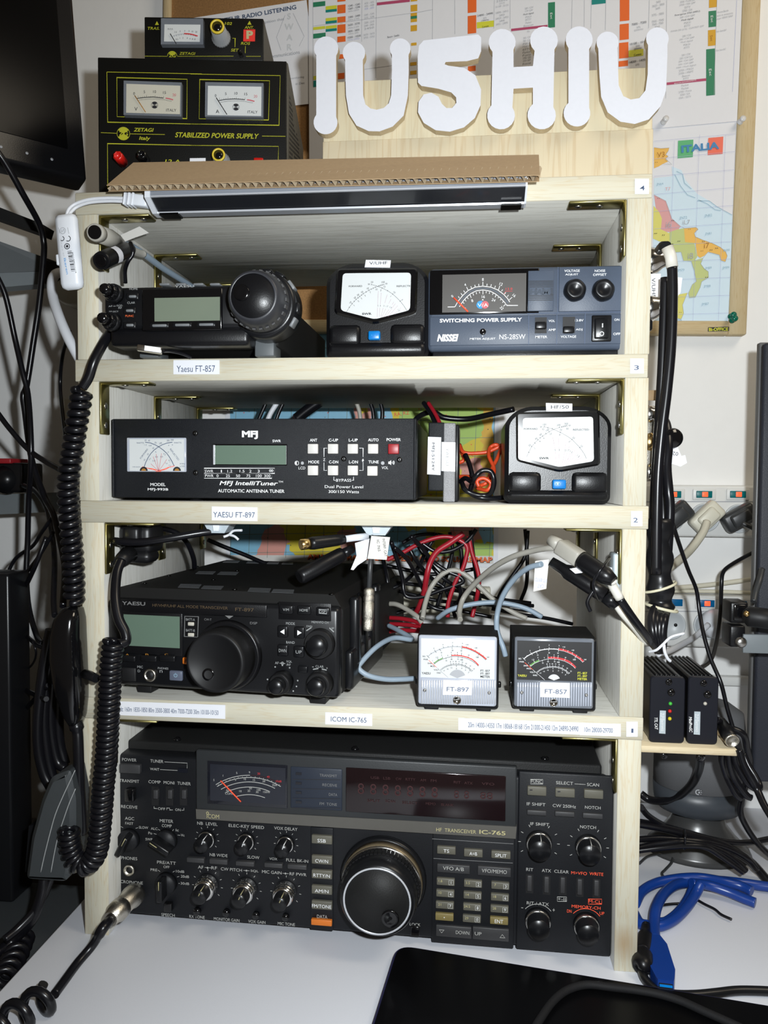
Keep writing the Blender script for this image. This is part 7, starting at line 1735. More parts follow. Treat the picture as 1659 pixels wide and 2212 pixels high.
# ================================================================== speaker on the desk behind the cables
sp = thing('desk_speaker', 'grey desk speaker on a shiny flared foot under the side shelf', 'speaker', (0.352, 0.235, 0.0), (0, 0, -0.12))
def ering(rx, ry, z, cx=0.0, cy=0.0, n=40): return [(cx + rx * math.cos(2 * PI * i / n), cy + ry * math.sin(2 * PI * i / n), z) for i in range(n)]
def loft(rings, name, m_, cap=True):
    n = len(rings[0]); b = MB(); vs = [p for r in rings for p in r]; fs = []
    for k in range(len(rings) - 1):
        for i in range(n):
            j = (i + 1) % n; fs.append((k * n + i, k * n + j, (k + 1) * n + j, (k + 1) * n + i))
    b.add(vs, fs, True)
    if cap:
        b.f.append(tuple(reversed(range(n)))); b.sm.append(False); b.f.append(tuple((len(rings) - 1) * n + i for i in range(n))); b.sm.append(False)
    return b.build(name, m_, sp)
loft([ering(0.056, 0.046, 0.0), ering(0.053, 0.043, 0.006), ering(0.040, 0.034, 0.018), ering(0.029, 0.026, 0.032), ering(0.024, 0.022, 0.046)], 'foot', 'speaker_foot')
loft([ering(0.030, 0.026, 0.043), ering(0.043, 0.036, 0.048), ering(0.0475, 0.040, 0.058), ering(0.048, 0.041, 0.075)], 'lower_band', 'speaker_base')
loft([ering(0.0478, 0.0408, 0.0752), ering(0.0475, 0.040, 0.13), ering(0.044, 0.037, 0.155), ering(0.030, 0.025, 0.165)], 'cloth_cover', 'speaker_cloth')
SPD = Lab(sp); SPD.M = Matrix.Translation(Vector(sp.location)) @ Matrix.Rotation(-0.12, 4, 'Z'); SPD.I = SPD.M.inverted(); SPD.cl = SPD.I @ CAM; SPD.z(1380, 1580, 5.946)
SPD.ring(762, 782, 30, 14, 'mgr', Y=-0.0415, a0=60, a1=290, n=16); SPD.disc(775, 785, 12, 'mgr', Y=-0.0415)
for u, v in ((798, 762), (804, 785), (796, 808)): SPD.disc(u, v, 6, 'mgr', Y=-0.0415, n=8)
SPD.text('Logitech', 758, 848, 130, 18, 'dg', Y=-0.0415); SPD.flush(None, 'logo')
# ================================================================== coax bundle at the right of the rack
for i, (lab, pts, r) in enumerate((
    ('front black coaxial cable of the bundle down the right side of the rack', [(1452, 575, 0.03), (1453, 640, 0.03), (1450, 740, 0.03), (1441, 840, 0.03), (1430, 930, 0.03), (1422, 1020, 0.03), (1419, 1120, 0.03), (1418, 1240, 0.03)], 0.0042),
    ('second black coaxial cable of the bundle down the right side of the rack', [(1437, 600, 0.045), (1434, 700, 0.045), (1430, 800, 0.045), (1424, 900, 0.045), (1418, 1000, 0.045), (1413, 1100, 0.045), (1412, 1240, 0.045)], 0.0040),
    ('third black coaxial cable, bowed outwards beside the rack', [(1420, 900, 0.06), (1438, 915, 0.06), (1443, 960, 0.05), (1440, 1010, 0.045), (1444, 1060, 0.04), (1447, 1110, 0.04), (1438, 1240, 0.04)], 0.0042),
    ('fourth black coaxial cable, rearmost of the bundle beside the rack', [(1426, 1000, 0.055), (1430, 1060, 0.055), (1433, 1130, 0.05), (1428, 1240, 0.05)], 0.0042))):
    cable('coaxial_cable', lab, pts, r, 'black_cable', 'cable', 'coaxial cables beside the rack', n=12)
tp = thing('taped_bundle', 'black taped cable bundle with a pale tie beside shelf 2', 'cable bundle', aty(1425, 1310, 0.04))
off = -Vector(tp.location)
P = [aty(1424, 1120, 0.042), aty(1424, 1180, 0.042), aty(1425, 1240, 0.042), aty(1427, 1290, 0.042), aty(1427, 1315, 0.042)]
MB().tube([p + off for p in spline(P, 6)], [0.0105 + 0.0015 * math.sin(i * 0.9) for i in range(25)], 20).build('tape_wrap', 'black_satin', tp)
c_ = aty(1424, 1268, 0.042) + off
MB().tube([c_ + Vector((0.0135 * math.cos(2 * PI * i / 24), 0.0135 * math.sin(2 * PI * i / 24), 0.0045 * math.cos(2 * PI * i / 24))) for i in range(25)], 0.0012, 6).build('cable_tie', 'tie_clear', tp)
c2 = aty(1428, 1312, 0.042) + off
MB().tube([c2 + Vector((0.0130 * math.cos(2 * PI * i / 24), 0.0130 * math.sin(2 * PI * i / 24), -0.003 * math.cos(2 * PI * i / 24))) for i in range(25)], 0.0014, 6).build('cable_tie', 'tie_clear', tp)
for i in range(4):
    cable('hanging_lead', ('leftmost', 'second', 'third', 'rightmost')[i] + ' short black cable loop below the taped bundle at the right post', [(1415 + i * 9, 1310, 0.035 + 0.006 * i), (1408 + i * 9, 1335, 0.025), (1410 + i * 7, 1365, 0.02), (1416 + i * 5, 1390, 0.022), (1420 + i * 3, 1405, 0.03)], 0.0038, 'black_cable', 'cable', 'short loops below the taped bundle')
# chrome coax connectors on the switch behind the right post
sv = thing('coax_switch', 'chrome coaxial switch tagged V/UHF peeping out behind the right post', 'switch', aty(1408, 720, 0.09))
off = -Vector(sv.location)
MB().rbox(0.2412 + off.x, 0.2412 + 0.017 + off.x, 0.075 + off.y, 0.105 + off.y, aty(1408, 720, .09).z + off.z, aty(1408, 560, .09).z + off.z, 0.002).build('body', 'black_satin', sv)
for u, v in ((1412, 567), (1410, 667)):
    p = aty(u, v, 0.078) + off
    MB().lathe(p - Vector((0.008, 0, 0)), (1, -0.3, 0.15), [(0.012, 0), (0.0125, 0.006), (0.011, 0.010), (0.0085, 0.014), (0.006, 0.022)], 26, ribs=16, ribd=0.05).build('connector', 'chrome', sv)
q0 = aty(1397, 592, 0.07) + off; q1 = aty(1426, 650, 0.07) + off
tg_ = MB().box(q0.x, q1.x, 0.0695 + off.y, 0.070 + off.y, q1.z, q0.z).build('paper_tag', 'paper', sv)
SVD = Lab(sv); SVD.M = Matrix.Translation(Vector(sv.location)); SVD.I = SVD.M.inverted(); SVD.cl = SVD.I @ CAM; SVD.z(0, 0, 1)
SVD.text('V/UHF', 1412, 622, 44, 8, 'k', Y=-0.0209, rot=-88); SVD.flush(tg_)
hs = thing('sleeve_tag', 'white shrink sleeve on the coaxial cable beside the Italy map', 'sleeve', aty(1449, 575, 0.03))
MB().tube([aty(1441, 534, 0.03) - hs.location, aty(1449, 555, 0.03) - hs.location, aty(1452, 578, 0.03) - hs.location], 0.0048, 16).build('sleeve', 'heat_white', hs)
MB().tube([aty(1425, 540, 0.06) - hs.location, aty(1432, 532, 0.04) - hs.location, aty(1440, 532, 0.032) - hs.location], 0.0042, 12).build('boot', 'black_satin', hs)
MB().add([aty(u, v, 0.05) - hs.location for u, v in ((1458, 598), (1474, 600), (1470, 632), (1464, 640), (1456, 632))] + [aty(u, v, 0.051) - hs.location for u, v in ((1458, 598), (1474, 600), (1470, 632), (1464, 640), (1456, 632))], [(0, 1, 2, 3, 4), (9, 8, 7, 6, 5)] + [(i, (i + 1) % 5, 5 + (i + 1) % 5, 5 + i) for i in range(5)]).build('paper_flag', 'paper', hs)
s2 = thing('coax_switch', 'metal coaxial switch with a round black knob beside shelf 3', 'switch', aty(1405, 1040, 0.09))
off = -Vector(s2.location)
MB().rbox(0.2412 + off.x, 0.2412 + 0.020 + off.x, 0.070 + off.y, 0.11 + off.y, aty(1405, 1040, .09).z + off.z, aty(1405, 880, .09).z + off.z, 0.002).build('body', 'nickel', s2)
MB().rbox(0.2412 + off.x, 0.2412 + 0.021 + off.x, 0.0690 + off.y, 0.0702 + off.y, aty(1405, 870, .09).z + off.z, aty(1405, 848, .09).z + off.z, 0.0004).build('name_plate', mat('plate_bronze', (0.25, 0.17, 0.09), 0.4), s2)
for v in (895, 955, 1020):
    p = aty(1408, v, 0.074) + off
    MB().lathe(p - Vector((0.006, 0, 0)), (1, -0.4, 0), [(0.008, 0), (0.0085, 0.006), (0.0065, 0.008), (0.006, 0.014)], 22, ribs=14, ribd=0.06).build('connector', 'chrome' if v != 955 else 'gold_pin', s2)
p = aty(1446, 946, 0.06) + off
MB().lathe(p, (0.35, -1, -0.1), [(0.0088, 0), (0.0088, 0.006), (0.0076, 0.009), (0, 0.0092)], 26).build('knob', 'black_gloss', s2)
qs = [aty(u, v, 0.062) + off for u, v in ((1444, 958), (1462, 962), (1472, 985), (1480, 983), (1484, 1000), (1470, 1008), (1445, 1000))]
n_ = len(qs); tg2 = MB().add(qs + [q + Vector((0, 0.0006, 0)) for q in qs], [tuple(range(n_)), tuple(reversed(range(n_, 2 * n_)))] + [(i, (i + 1) % n_, n_ + (i + 1) % n_, n_ + i) for i in range(n_)]).build('paper_tag', 'paper', s2)
S2D = Lab(s2); S2D.M = Matrix.Translation(Vector(s2.location)); S2D.I = S2D.M.inverted(); S2D.cl = S2D.I @ CAM; S2D.z(0, 0, 1)
S2D.text('02', 1459, 980, 12, 8, 'k', Y=-0.0284, rot=172); S2D.flush(tg2)
# ================================================================== blue USB cable and black leads on the desk
zb5 = (1340, 1560, 3.392)
def dsk(pts, z=0.006): return [atz(zb5[0] + u / zb5[2], zb5[1] + v / zb5[2], (w_[0] if w_ else z)) for u, v, *w_ in pts]
bu = thing('usb_cable', 'thick blue USB cable with coiled loop and plug lying on the desk', 'cable', atz(1420, 2000, 0.0))
off = -Vector(bu.location)
def bt_(pts, r, name='cord', m_='blue_cable', n=14): return MB().tube([p + off for p in spline(dsk(pts), 8)], r, n).build(name, m_, bu)
bt_([(255, 1600, 0.008), (248, 1480, 0.010), (262, 1370, 0.014), (310, 1270, 0.014), (390, 1200, 0.012), (480, 1175, 0.010), (560, 1180, 0.009), (650, 1160, 0.008), (760, 1165, 0.008), (900, 1180, 0.007), (1000, 1195, 0.006), (1150, 1215, 0.006)], 0.0048)
bt_([(110, 1330, 0.006), (160, 1240, 0.008), (260, 1180, 0.010), (400, 1150, 0.012), (520, 1140, 0.014), (620, 1145, 0.014), (760, 1170, 0.010), (880, 1200, 0.008), (965, 1240, 0.007)], 0.0047)
bt_([(520, 1180, 0.016), (640, 1195, 0.012), (780, 1240, 0.009), (900, 1290, 0.007), (990, 1325, 0.006)], 0.0047)
bt_([(590, 1180, 0.018), (550, 1260, 0.010), (490, 1350, 0.007), (400, 1440, 0.006), (300, 1490, 0.006), (200, 1490, 0.006), (140, 1470, 0.006), (100, 1400, 0.006)], 0.0048)
bt_([(540, 1200, 0.010), (500, 1290, 0.006), (430, 1390, 0.006), (340, 1460, 0.006), (270, 1470, 0.007)], 0.0044)
pr_ = dsk([(250, 1600, 0.008), (330, 1930, 0.008)])
d_ = (pr_[1] - pr_[0]).normalized(); up_ = Vector((0, 0, 1)); sd = d_.cross(up_).normalized()
ctr = (pr_[0] + pr_[1]) / 2 + off
LH = (pr_[1] - pr_[0]).length / 2
usb = MB()
oc = [(-LH, 0.0045), (-LH * 0.6, 0.0085), (LH * 0.55, 0.0095), (LH * 0.95, 0.007), (LH * 1.05, 0.006)]
for k in range(len(oc) - 1):
    (a0, w0), (a1, w1) = oc[k], oc[k + 1]
    vs = []
    for a_, w_ in ((a0, w0), (a1, w1)):
        for s_, h_ in ((-1, -1), (1, -1), (1, 1), (-1, 1)):
            vs.append(ctr + d_ * a_ + sd * (w_ * s_) + up_ * (0.0055 * h_))
    usb.add(vs, [(0, 1, 5, 4), (1, 2, 6, 5), (2, 3, 7, 6), (3, 0, 4, 7), (0, 3, 2, 1), (4, 5, 6, 7)])
usb.build('plug', 'blue_cable', bu)
MB().obox(ctr + d_ * LH * 1.05 + up_ * 0.0006, d_, sd, up_, 0.0012, 0.0052, 0.0022).build('plug_mouth', 'dot_black', bu)
MB().obox(ctr + d_ * (LH * 1.05 + 0.0008) + up_ * 0.0016, d_, sd, up_, 0.0012, 0.0048, 0.0008).build('contact_tongue', 'usb_tongue', bu)
fe = thing('usb_lead', 'black USB lead with ferrite bulb beside the right foot of the rack', 'cable', atz(1390, 2090, 0.0))
off = -Vector(fe.location)
MB().tube([p + off for p in spline(dsk([(190, 1490, 0.010), (185, 1570, 0.010), (175, 1650, 0.010), (165, 1690, 0.010)]), 4)], [0.004] * 4 + [0.0065] * 8 + [0.0062], 14).build('plug', 'black_plastic', fe)
MB().tube([p + off for p in spline(dsk([(165, 1690, 0.010), (160, 1730, 0.010), (165, 1790, 0.010), (155, 1815, 0.008)]), 4)], [0.006, 0.0075, 0.0085, 0.009, 0.009, 0.009, 0.0088, 0.0085, 0.008, 0.0065, 0.005, 0.004, 0.0035], 16).build('ferrite_bulb', 'black_plastic', fe)
MB().tube([p + off for p in spline(dsk([(155, 1815, 0.006), (180, 1880, 0.005), (230, 1940, 0.0045), (300, 1980, 0.0045), (420, 1998, 0.0045), (560, 1998, 0.004), (700, 1985, 0.004), (850, 1968, 0.004), (1000, 1968, 0.004), (1150, 1975, 0.004)]), 8)], 0.0036, 12).build('cord', 'black_satin', fe)
q = [atz(zb5[0] + u / zb5[2], zb5[1] + v / zb5[2], 0.012) + off for u, v in ((145, 1540), (172, 1550), (160, 1690), (118, 1680))]
MB().add(q + [p + Vector((0, 0, -0.0008)) for p in q], [(0, 1, 2, 3), (7, 6, 5, 4), (0, 4, 5, 1), (1, 5, 6, 2), (2, 6, 7, 3), (3, 7, 4, 0)]).build('paper_flag', 'paper_grey', fe)
for lab, pts, r in (
    ('uppermost black cable crossing in front of the desk speaker', [(150, 620, 0.10), (210, 690, 0.13), (330, 760, 0.15), (480, 810, 0.16), (640, 850, 0.16), (800, 880, 0.17), (950, 880, 0.18), (1120, 850, 0.19)], 0.0030),
    ('thick black cable leaving behind the right post below the speaker', [(100, 735, 0.13), (220, 755, 0.14), (380, 790, 0.15), (560, 840, 0.155), (720, 890, 0.16), (860, 960, 0.165), (960, 1030, 0.17), (1060, 1140, 0.17), (1120, 1220, 0.17)], 0.0046),
    ('black cable in the tied bunch below the speaker, upper strand', [(100, 860, 0.14), (280, 850, 0.145), (450, 862, 0.148), (620, 880, 0.15), (800, 930, 0.16), (930, 1000, 0.16), (1000, 1080, 0.165)], 0.0032),
    ('black cable in the tied bunch below the speaker, middle strand', [(100, 930, 0.135), (250, 895, 0.14), (420, 878, 0.142), (600, 900, 0.145), (760, 960, 0.15), (860, 1030, 0.15), (920, 1090, 0.15)], 0.0032),
    ('black cable in the tied bunch below the speaker, lower strand', [(100, 945, 0.13), (300, 920, 0.13), (480, 905, 0.132), (620, 915, 0.135), (720, 970, 0.14), (820, 1040, 0.14), (900, 1100, 0.14)], 0.0028)):
    cable('desk_cable', lab, [(zb5[0] + u / zb5[2], zb5[1] + v / zb5[2], y) for u, v, y in pts], r, 'black_cable')
cable('wire_tie', 'thin black wire tie wound round the cable bunch below the speaker', [(zb5[0] + u / zb5[2], zb5[1] + v / zb5[2], y) for u, v, y in ((470, 790, 0.145), (474, 830, 0.132), (474, 880, 0.130), (470, 930, 0.135))], 0.0012, 'black_cable')
for i, (lab, pts, r, m_) in enumerate((
    ('black lead looping over the speaker front', [(150, 525, 0.06), (220, 570, 0.055), (330, 575, 0.06), (430, 540, 0.07), (520, 460, 0.09), (575, 350, 0.115), (590, 250, 0.15)], 0.0042, 'black_cable'),
    ('thin grey wire tie curling on the desk', [(140, 1035, 0.003), (200, 985, 0.003), (290, 965, 0.003), (380, 985, 0.003), (450, 960, 0.006), (480, 930, 0.010)], 0.0014, 'plug_dark'),
    ('thin grey wire end hooked downwards on the desk', [(385, 985, 0.003), (375, 1030, 0.003), (330, 1080, 0.003), (305, 1110, 0.003), (325, 1145, 0.003)], 0.0014, 'plug_dark'),
    ('thin black wire tie end beside the blue cable', [(560, 1300, 0.003), (620, 1335, 0.003), (690, 1370, 0.003), (740, 1410, 0.003), (815, 1445, 0.003)], 0.0013, 'black_cable'),
    ('thin black wire tie end inside the blue loop', [(290, 1345, 0.003), (350, 1335, 0.003), (420, 1330, 0.003), (450, 1335, 0.004)], 0.0013, 'black_cable'))):
    MBo = MB().tube(spline(dsk(pts), 8), r, 10).build('desk_cable' if r > 0.002 else 'wire_tie', m_); tag(MBo, lab, 'cable')
# drooping coil of black leads under the plug
for i, (lab, pts) in enumerate((
    ('left strand of the black lead coil hanging beside the side shelf', [(760, 180, 0.085), (745, 270, 0.09), (775, 380, 0.10), (810, 460, 0.10), (850, 530, 0.10), (890, 560, 0.10)]),
    ('second strand of the black lead coil hanging beside the side shelf', [(790, 200, 0.08), (800, 300, 0.085), (830, 400, 0.09), (880, 480, 0.09), (930, 540, 0.09), (960, 555, 0.09)]),
    ('third strand of the black lead coil hanging beside the side shelf', [(830, 190, 0.075), (850, 300, 0.08), (890, 380, 0.08), (940, 450, 0.08), (1000, 490, 0.08), (1020, 470, 0.085), (990, 400, 0.09), (940, 320, 0.095), (900, 230, 0.10)]),
    ('fourth strand of the black lead coil hanging beside the side shelf', [(870, 200, 0.07), (900, 300, 0.07), (950, 400, 0.07), (1000, 490, 0.07), (1050, 600, 0.06), (1110, 700, 0.05)]),
    ('long black lead sweeping past the side shelf towards the floor of the desk', [(700, -20, 0.09), (800, 40, 0.10), (900, 90, 0.10), (930, 200, 0.11), (950, 300, 0.12), (930, 420, 0.14), (890, 560, 0.16), (880, 660, 0.17), (920, 760, 0.17), (1000, 880, 0.17), (1100, 980, 0.18)]))):
    cable('hanging_cable', lab, [(zb5[0] + u / zb5[2], zb5[1] + v / zb5[2], y) for u, v, y in pts], 0.0032, 'black_cable')
# ================================================================== tablet with braided cable
TB = thing('tablet', 'black tablet with rounded corner lying face up at the front of the desk', 'tablet', atz(870, 2062, 0.0))
off = -Vector(TB.location)
c0 = atz(858, 2062, 0.0); c1 = atz(1659, 2196, 0.0); c3 = atz(812, 2212, 0.0)
e1 = (c1 - c0).normalized(); e2 = Vector((e1.y, -e1.x, 0)).normalized()
if e2.y > 0: e2 = -e2
Wt, Ht = 0.335, 0.235
loc = [Vector((p[0], p[1])) for p in rounded([(0, 0), (Wt, 0), (Wt, Ht), (0, Ht)], 0.016, 8)]
base = c0 + off
sl = (c3 - c0).normalized()
def tbp(a, b, z): 
    p = base + e1 * a + sl * b; return Vector((p.x, p.y, z))
def slab(name, ins, z0, z1, m_):
    P = [(p[0], p[1]) for p in (inset([tuple(q) for q in loc], ins) if ins else [tuple(q) for q in loc])]
    n = len(P)
    tri = geometry.tessellate_polygon([[Vector((a, b, 0)) for a, b in P]])
    vs = [tbp(a, b, z0) for a, b in P] + [tbp(a, b, z1) for a, b in P]
    fs = [(i, (i + 1) % n, n + (i + 1) % n, n + i) for i in range(n)] + [tuple(t) for t in tri] + [tuple(n + i for i in reversed(t)) for t in tri]
    return MB().add(vs, fs).build(name, m_, TB)
slab('body', 0.0, 0.0005, 0.0085, 'tablet_edge'); slab('screen_glass', 0.0015, 0.0082, 0.0092, 'tablet_glass')
brd = [atz(780 + u / 1.887, 2000 + v / 1.887, 0.0125) for u, v in ((700, 430), (730, 380), (780, 310), (840, 262), (920, 240), (1020, 250), (1120, 262), (1210, 278), (1300, 305), (1390, 345), (1480, 385), (1600, 440))]
o = MB().tube(spline(brd, 10), 0.0030, 12).build('braided_cable', 'sleeve'); tag(o, 'black braided cable lying across the tablet', 'cable')
# ================================================================== left edge: monitor, steel frame, tower
BR = aty(189, 390, 0.15)
n_ = Vector((0.707, -0.707, 0.0)); exm = Vector((-0.707, -0.707, 0.0)); tl = math.radians(11)
ezm = (Vector((0, 0, 1)) * math.cos(tl) - n_ * math.sin(tl)).normalized(); nm_ = exm.cross(ezm).normalized()
if nm_.dot(CAM - BR) < 0: nm_ = -nm_
mo = thing('monitor', 'black flat monitor angled in from the upper left corner', 'monitor', BR)
def mobox(name, x0, x1, z0, z1, d0, d1, m_, r):
    c = exm * (x0 + x1) / 2 + ezm * (z0 + z1) / 2 + nm_ * (d0 + d1) / 2
    return MB().obox(c, exm, nm_, ezm, (x1 - x0) / 2, abs(d1 - d0) / 2, (z1 - z0) / 2, r).build(name, m_, mo)
mobox('housing', 0, 0.42, 0, 0.30, -0.028, 0.0, 'black_plastic', 0.004)
mobox('screen', 0.018, 0.402, 0.030, 0.285, -0.002, 0.0006, 'tablet_glass', 0.0004)
for i in range(6):
    MB().lathe(exm * (0.035 + i * 0.024) + ezm * 0.014 + nm_ * 0.0, nm_, [(0.0016, 0), (0.0014, 0.0006), (0, 0.0008)], 10).build('bezel_dot', pm('mgr'), mo)
fr = thing('steel_frame', 'grey steel support frame at the left edge behind the hanging cables', 'frame', aty(40, 1110, 0.25))
off = -Vector(fr.location)
def beam(name, pts, hy, m_):
    q = [aty(u, v, y) + off for u, v, y in pts]
    vs = q + [p + Vector((0, hy, 0)) for p in q]
    MB().add(vs, [(0, 1, 2, 3), (7, 6, 5, 4), (0, 4, 5, 1), (1, 5, 6, 2), (2, 6, 7, 3), (3, 7, 4, 0)]).build(name, m_, fr)
beam('upper_rail', [(-60, 425, 0.20), (88, 482, 0.22), (82, 502, 0.22), (-60, 452, 0.20)], 0.03, 'black_matte')
beam('arm', [(-60, 500, 0.18), (124, 566, 0.24), (122, 584, 0.24), (-60, 592, 0.18)], 0.02, 'steel_grey')
beam('arm_flange', [(-60, 593, 0.18), (104, 583, 0.235), (104, 612, 0.235), (-60, 626, 0.18)], 0.02, 'steel_light')
beam('end_stop', [(95, 562, 0.215), (124, 568, 0.215), (123, 592, 0.215), (95, 612, 0.215)], 0.015, 'black_plastic')
beam('lower_beam', [(-60, 1070, 0.25), (112, 1064, 0.25), (110, 1106, 0.25), (-60, 1114, 0.25)], 0.03, 'steel_light')
MB().box(-0.62 + off.x, -0.60 + off.x, 0.2 + off.y, 0.34 + off.y, -0.74 + off.z, aty(-60, 440, .2).z + off.z).build('upright', 'steel_grey', fr)
sk = thing('socket_block', 'black socket block with a round plug lying on the lower steel beam', 'socket', aty(25, 1065, 0.23))
off = -Vector(sk.location)
a, b = aty(-40, 1064, 0.235) + off, aty(60, 1000, 0.235) + off
MB().rbox(a.x, b.x, -0.005, 0.04, a.z + 0.0005, b.z, 0.003).build('body', 'black_plastic', sk)
MB().lathe(aty(18, 1036, 0.232) + off, (0.3, -1, 0), [(0.017, 0), (0.017, 0.006), (0.012, 0.010), (0.008, 0.018), (0, 0.018)], 24).build('plug', 'black_satin', sk)
MB().rbox(a.x, a.x + 0.045, -0.008, 0.03, b.z - 0.001, b.z + 0.005, 0.001).build('red_switch', 'button_red', sk)
cab = thing('side_cabinet', 'dark grey cabinet top beside the left end of the white desk', 'cabinet', (-0.50, -0.05, -0.735))
MB().rbox(-0.35, 0.2305, -0.55, 0.16, 0.0, 0.705, 0.003).build('body', 'steel_grey', cab)
MB().rbox(-0.352, 0.2312, -0.552, 0.162, 0.7052, 0.718, 0.002).build('top_panel', mat('cabinet_top', (0.050, 0.056, 0.060), 0.5), cab)
tw = thing('black_tower', 'tall black panel cut off by the left edge', 'computer', (-0.42, 0.09, -0.0168))
xt = aty(22, 1500, 0.07).x + 0.42
MB().rbox(-0.15, xt, -0.02, 0.018, 0.0, aty(10, 1240, 0.07).z + 0.0168, 0.003).build('case', 'black_satin', tw)
for v in (1285, 1725):
    MB().lathe(aty(21, v, 0.085) - Vector(tw.location), (1, 0, 0), [(0.003, 0), (0.003, 0.0025), (0, 0.003)], 12).build('bolt', 'black_gloss', tw)
tr2 = MB().rbox(-1.1, -0.27, WALL_Y - 0.06, WALL_Y - 0.0005, -0.30, -0.062, 0.003).build('trim_2', mat('ledge_grey', (0.16, 0.15, 0.145), 0.6)); structure(tr2)
# round white outlet and thick cream flex behind the left post
ro = thing('wall_outlet', 'round cream wall outlet half hidden behind the upper left post', 'outlet', aty(160, 620, WALL_Y - 0.001))
MB().lathe((0.01, 0, 0), (0, -1, 0), [(0.030, 0), (0.030, 0.020), (0.027, 0.026), (0, 0.026)], 36).build('cover', 'ivory', ro)
cable('flex_cable', 'thick cream flex curving down from the wall outlet behind the left post', [(152, 592, 0.12), (125, 590, 0.09), (113, 606, 0.07), (114, 640, 0.06), (128, 685, 0.045), (150, 735, 0.035), (180, 790, 0.03)], 0.0046, 'white_cable', n=14)
q = [aty(u, v, WALL_Y - 0.004) for u, v in ((143, 862), (175, 860), (175, 905), (143, 905))]
wo = MB().rbox(q[0].x, q[1].x + 0.05, WALL_Y - 0.012, WALL_Y - 0.0006, q[2].z - 0.02, q[0].z, 0.002).build('wall_plate', 'ivory'); tag(wo, 'cream wall plate behind the black coiled cord', 'plate')
# ================================================================== hanging black cables on the left
Z_ = zz(0, 300, 2.456); Y_ = zz(0, 880, 6.145); X_ = zz(0, 1220, 6.505)
for lab, pts, r in (
    ('thick black cable running from the upper left past the steel arm downwards', [(-20, 310, 0.06), (10, 350, 0.07), (50, 420, 0.09), (84, 482, 0.12), (94, 520, 0.13), (94, 560, 0.13), (84, 660, 0.13), (72, 740, 0.13), (58, 830, 0.13), (50, 855, 0.13), (54, 890, 0.13), (68, 990, 0.13), (95, 1070, 0.12), (115, 1110, 0.10), (130, 1170, 0.08), (140, 1230, 0.06), (136, 1310, 0.03)], 0.0031),
    ('straight black cable falling along the far left', [(-10, 590, 0.09), (12, 640, 0.10), (32, 730, 0.11), (48, 800, 0.11), (60, 850, 0.11), (66, 930, 0.10), (67, 1000, 0.10), (62, 1080, 0.12), (60, 1160, 0.13), (57, 1240, 0.13), (62, 1310, 0.13), (78, 1370, 0.10), (92, 1392, 0.06)], 0.0029),
    ('black coaxial cable crossing diagonally to the coiled cord', [(-10, 885, 0.10), (20, 925, 0.10), (60, 970, 0.10), (95, 995, 0.09), (130, 1015, 0.07), (150, 1030, 0.05)], 0.0027),
    ('black cable leaving the socket block in a curve', [(50, 1048, 0.20), (75, 1060, 0.18), (100, 1095, 0.15), (112, 1150, 0.12), (118, 1210, 0.09), (116, 1290, 0.05), (118, 1330, 0.03)], 0.0027),
    ('thin black cable slanting down to the far left', [(118, 1110, 0.10), (90, 1150, 0.11), (70, 1180, 0.14), (35, 1205, 0.15), (15, 1245, 0.15), (5, 1300, 0.15)], 0.0020),
    ('thin black cable bowed out at the far left', [(115, 1150, 0.09), (85, 1200, 0.10), (55, 1240, 0.13), (30, 1270, 0.14), (25, 1300, 0.14), (32, 1335, 0.14), (55, 1370, 0.11), (78, 1392, 0.06), (95, 1400, 0.04)], 0.0020),
    ('black cable making a long loop at the lower left', [(100, 1160, 0.08), (75, 1225, 0.08), (45, 1290, 0.12), (28, 1340, 0.14), (24, 1400, 0.14), (28, 1445, 0.14), (50, 1485, 0.11), (75, 1500, 0.07), (100, 1510, 0.02)], 0.0024),
    ('thin dark wire arcing beside the black hand microphone', [(70, 1385, 0.06), (78, 1410, 0.06), (70, 1435, 0.09), (45, 1455, 0.13), (20, 1458, 0.14)], 0.0011),
    ('black cable running down to the dark tower from the microphones', [(105, 1480, 0.03), (80, 1505, 0.07), (45, 1545, 0.12), (10, 1580, 0.14)], 0.0024),
    ('thin black cable behind the coiled cord by the wall plate', [(150, 715, 0.12), (135, 770, 0.16), (130, 830, 0.18), (135, 890, 0.15), (142, 945, 0.12)], 0.0020)):
    cable('hanging_cable', lab, pts, r, 'black_cable', n=10)
# bundle of black leads behind the microphones
for i, (lab, pts) in enumerate((
    ('left strand of the dark cable bunch behind the black microphone', [(110, 1360, 0.04), (98, 1420, 0.04), (88, 1490, 0.04), (82, 1560, 0.04), (84, 1620, 0.04), (95, 1670, 0.04), (110, 1700, 0.04)]),
    ('middle strand of the dark cable bunch behind the black microphone', [(118, 1360, 0.045), (108, 1430, 0.045), (98, 1500, 0.045), (96, 1570, 0.045), (104, 1640, 0.045), (116, 1690, 0.045)]),
    ('right strand of the dark cable bunch behind the black microphone', [(126, 1360, 0.05), (118, 1430, 0.05), (112, 1500, 0.05), (110, 1570, 0.05), (122, 1640, 0.05), (140, 1660, 0.05)]),
    ('rear strand of the dark cable bunch behind the black microphone', [(132, 1380, 0.055), (128, 1450, 0.055), (126, 1520, 0.055), (128, 1600, 0.055), (140, 1650, 0.055)]))):
    cable('bunched_lead', lab, pts, 0.0050, 'black_cable', n=12)
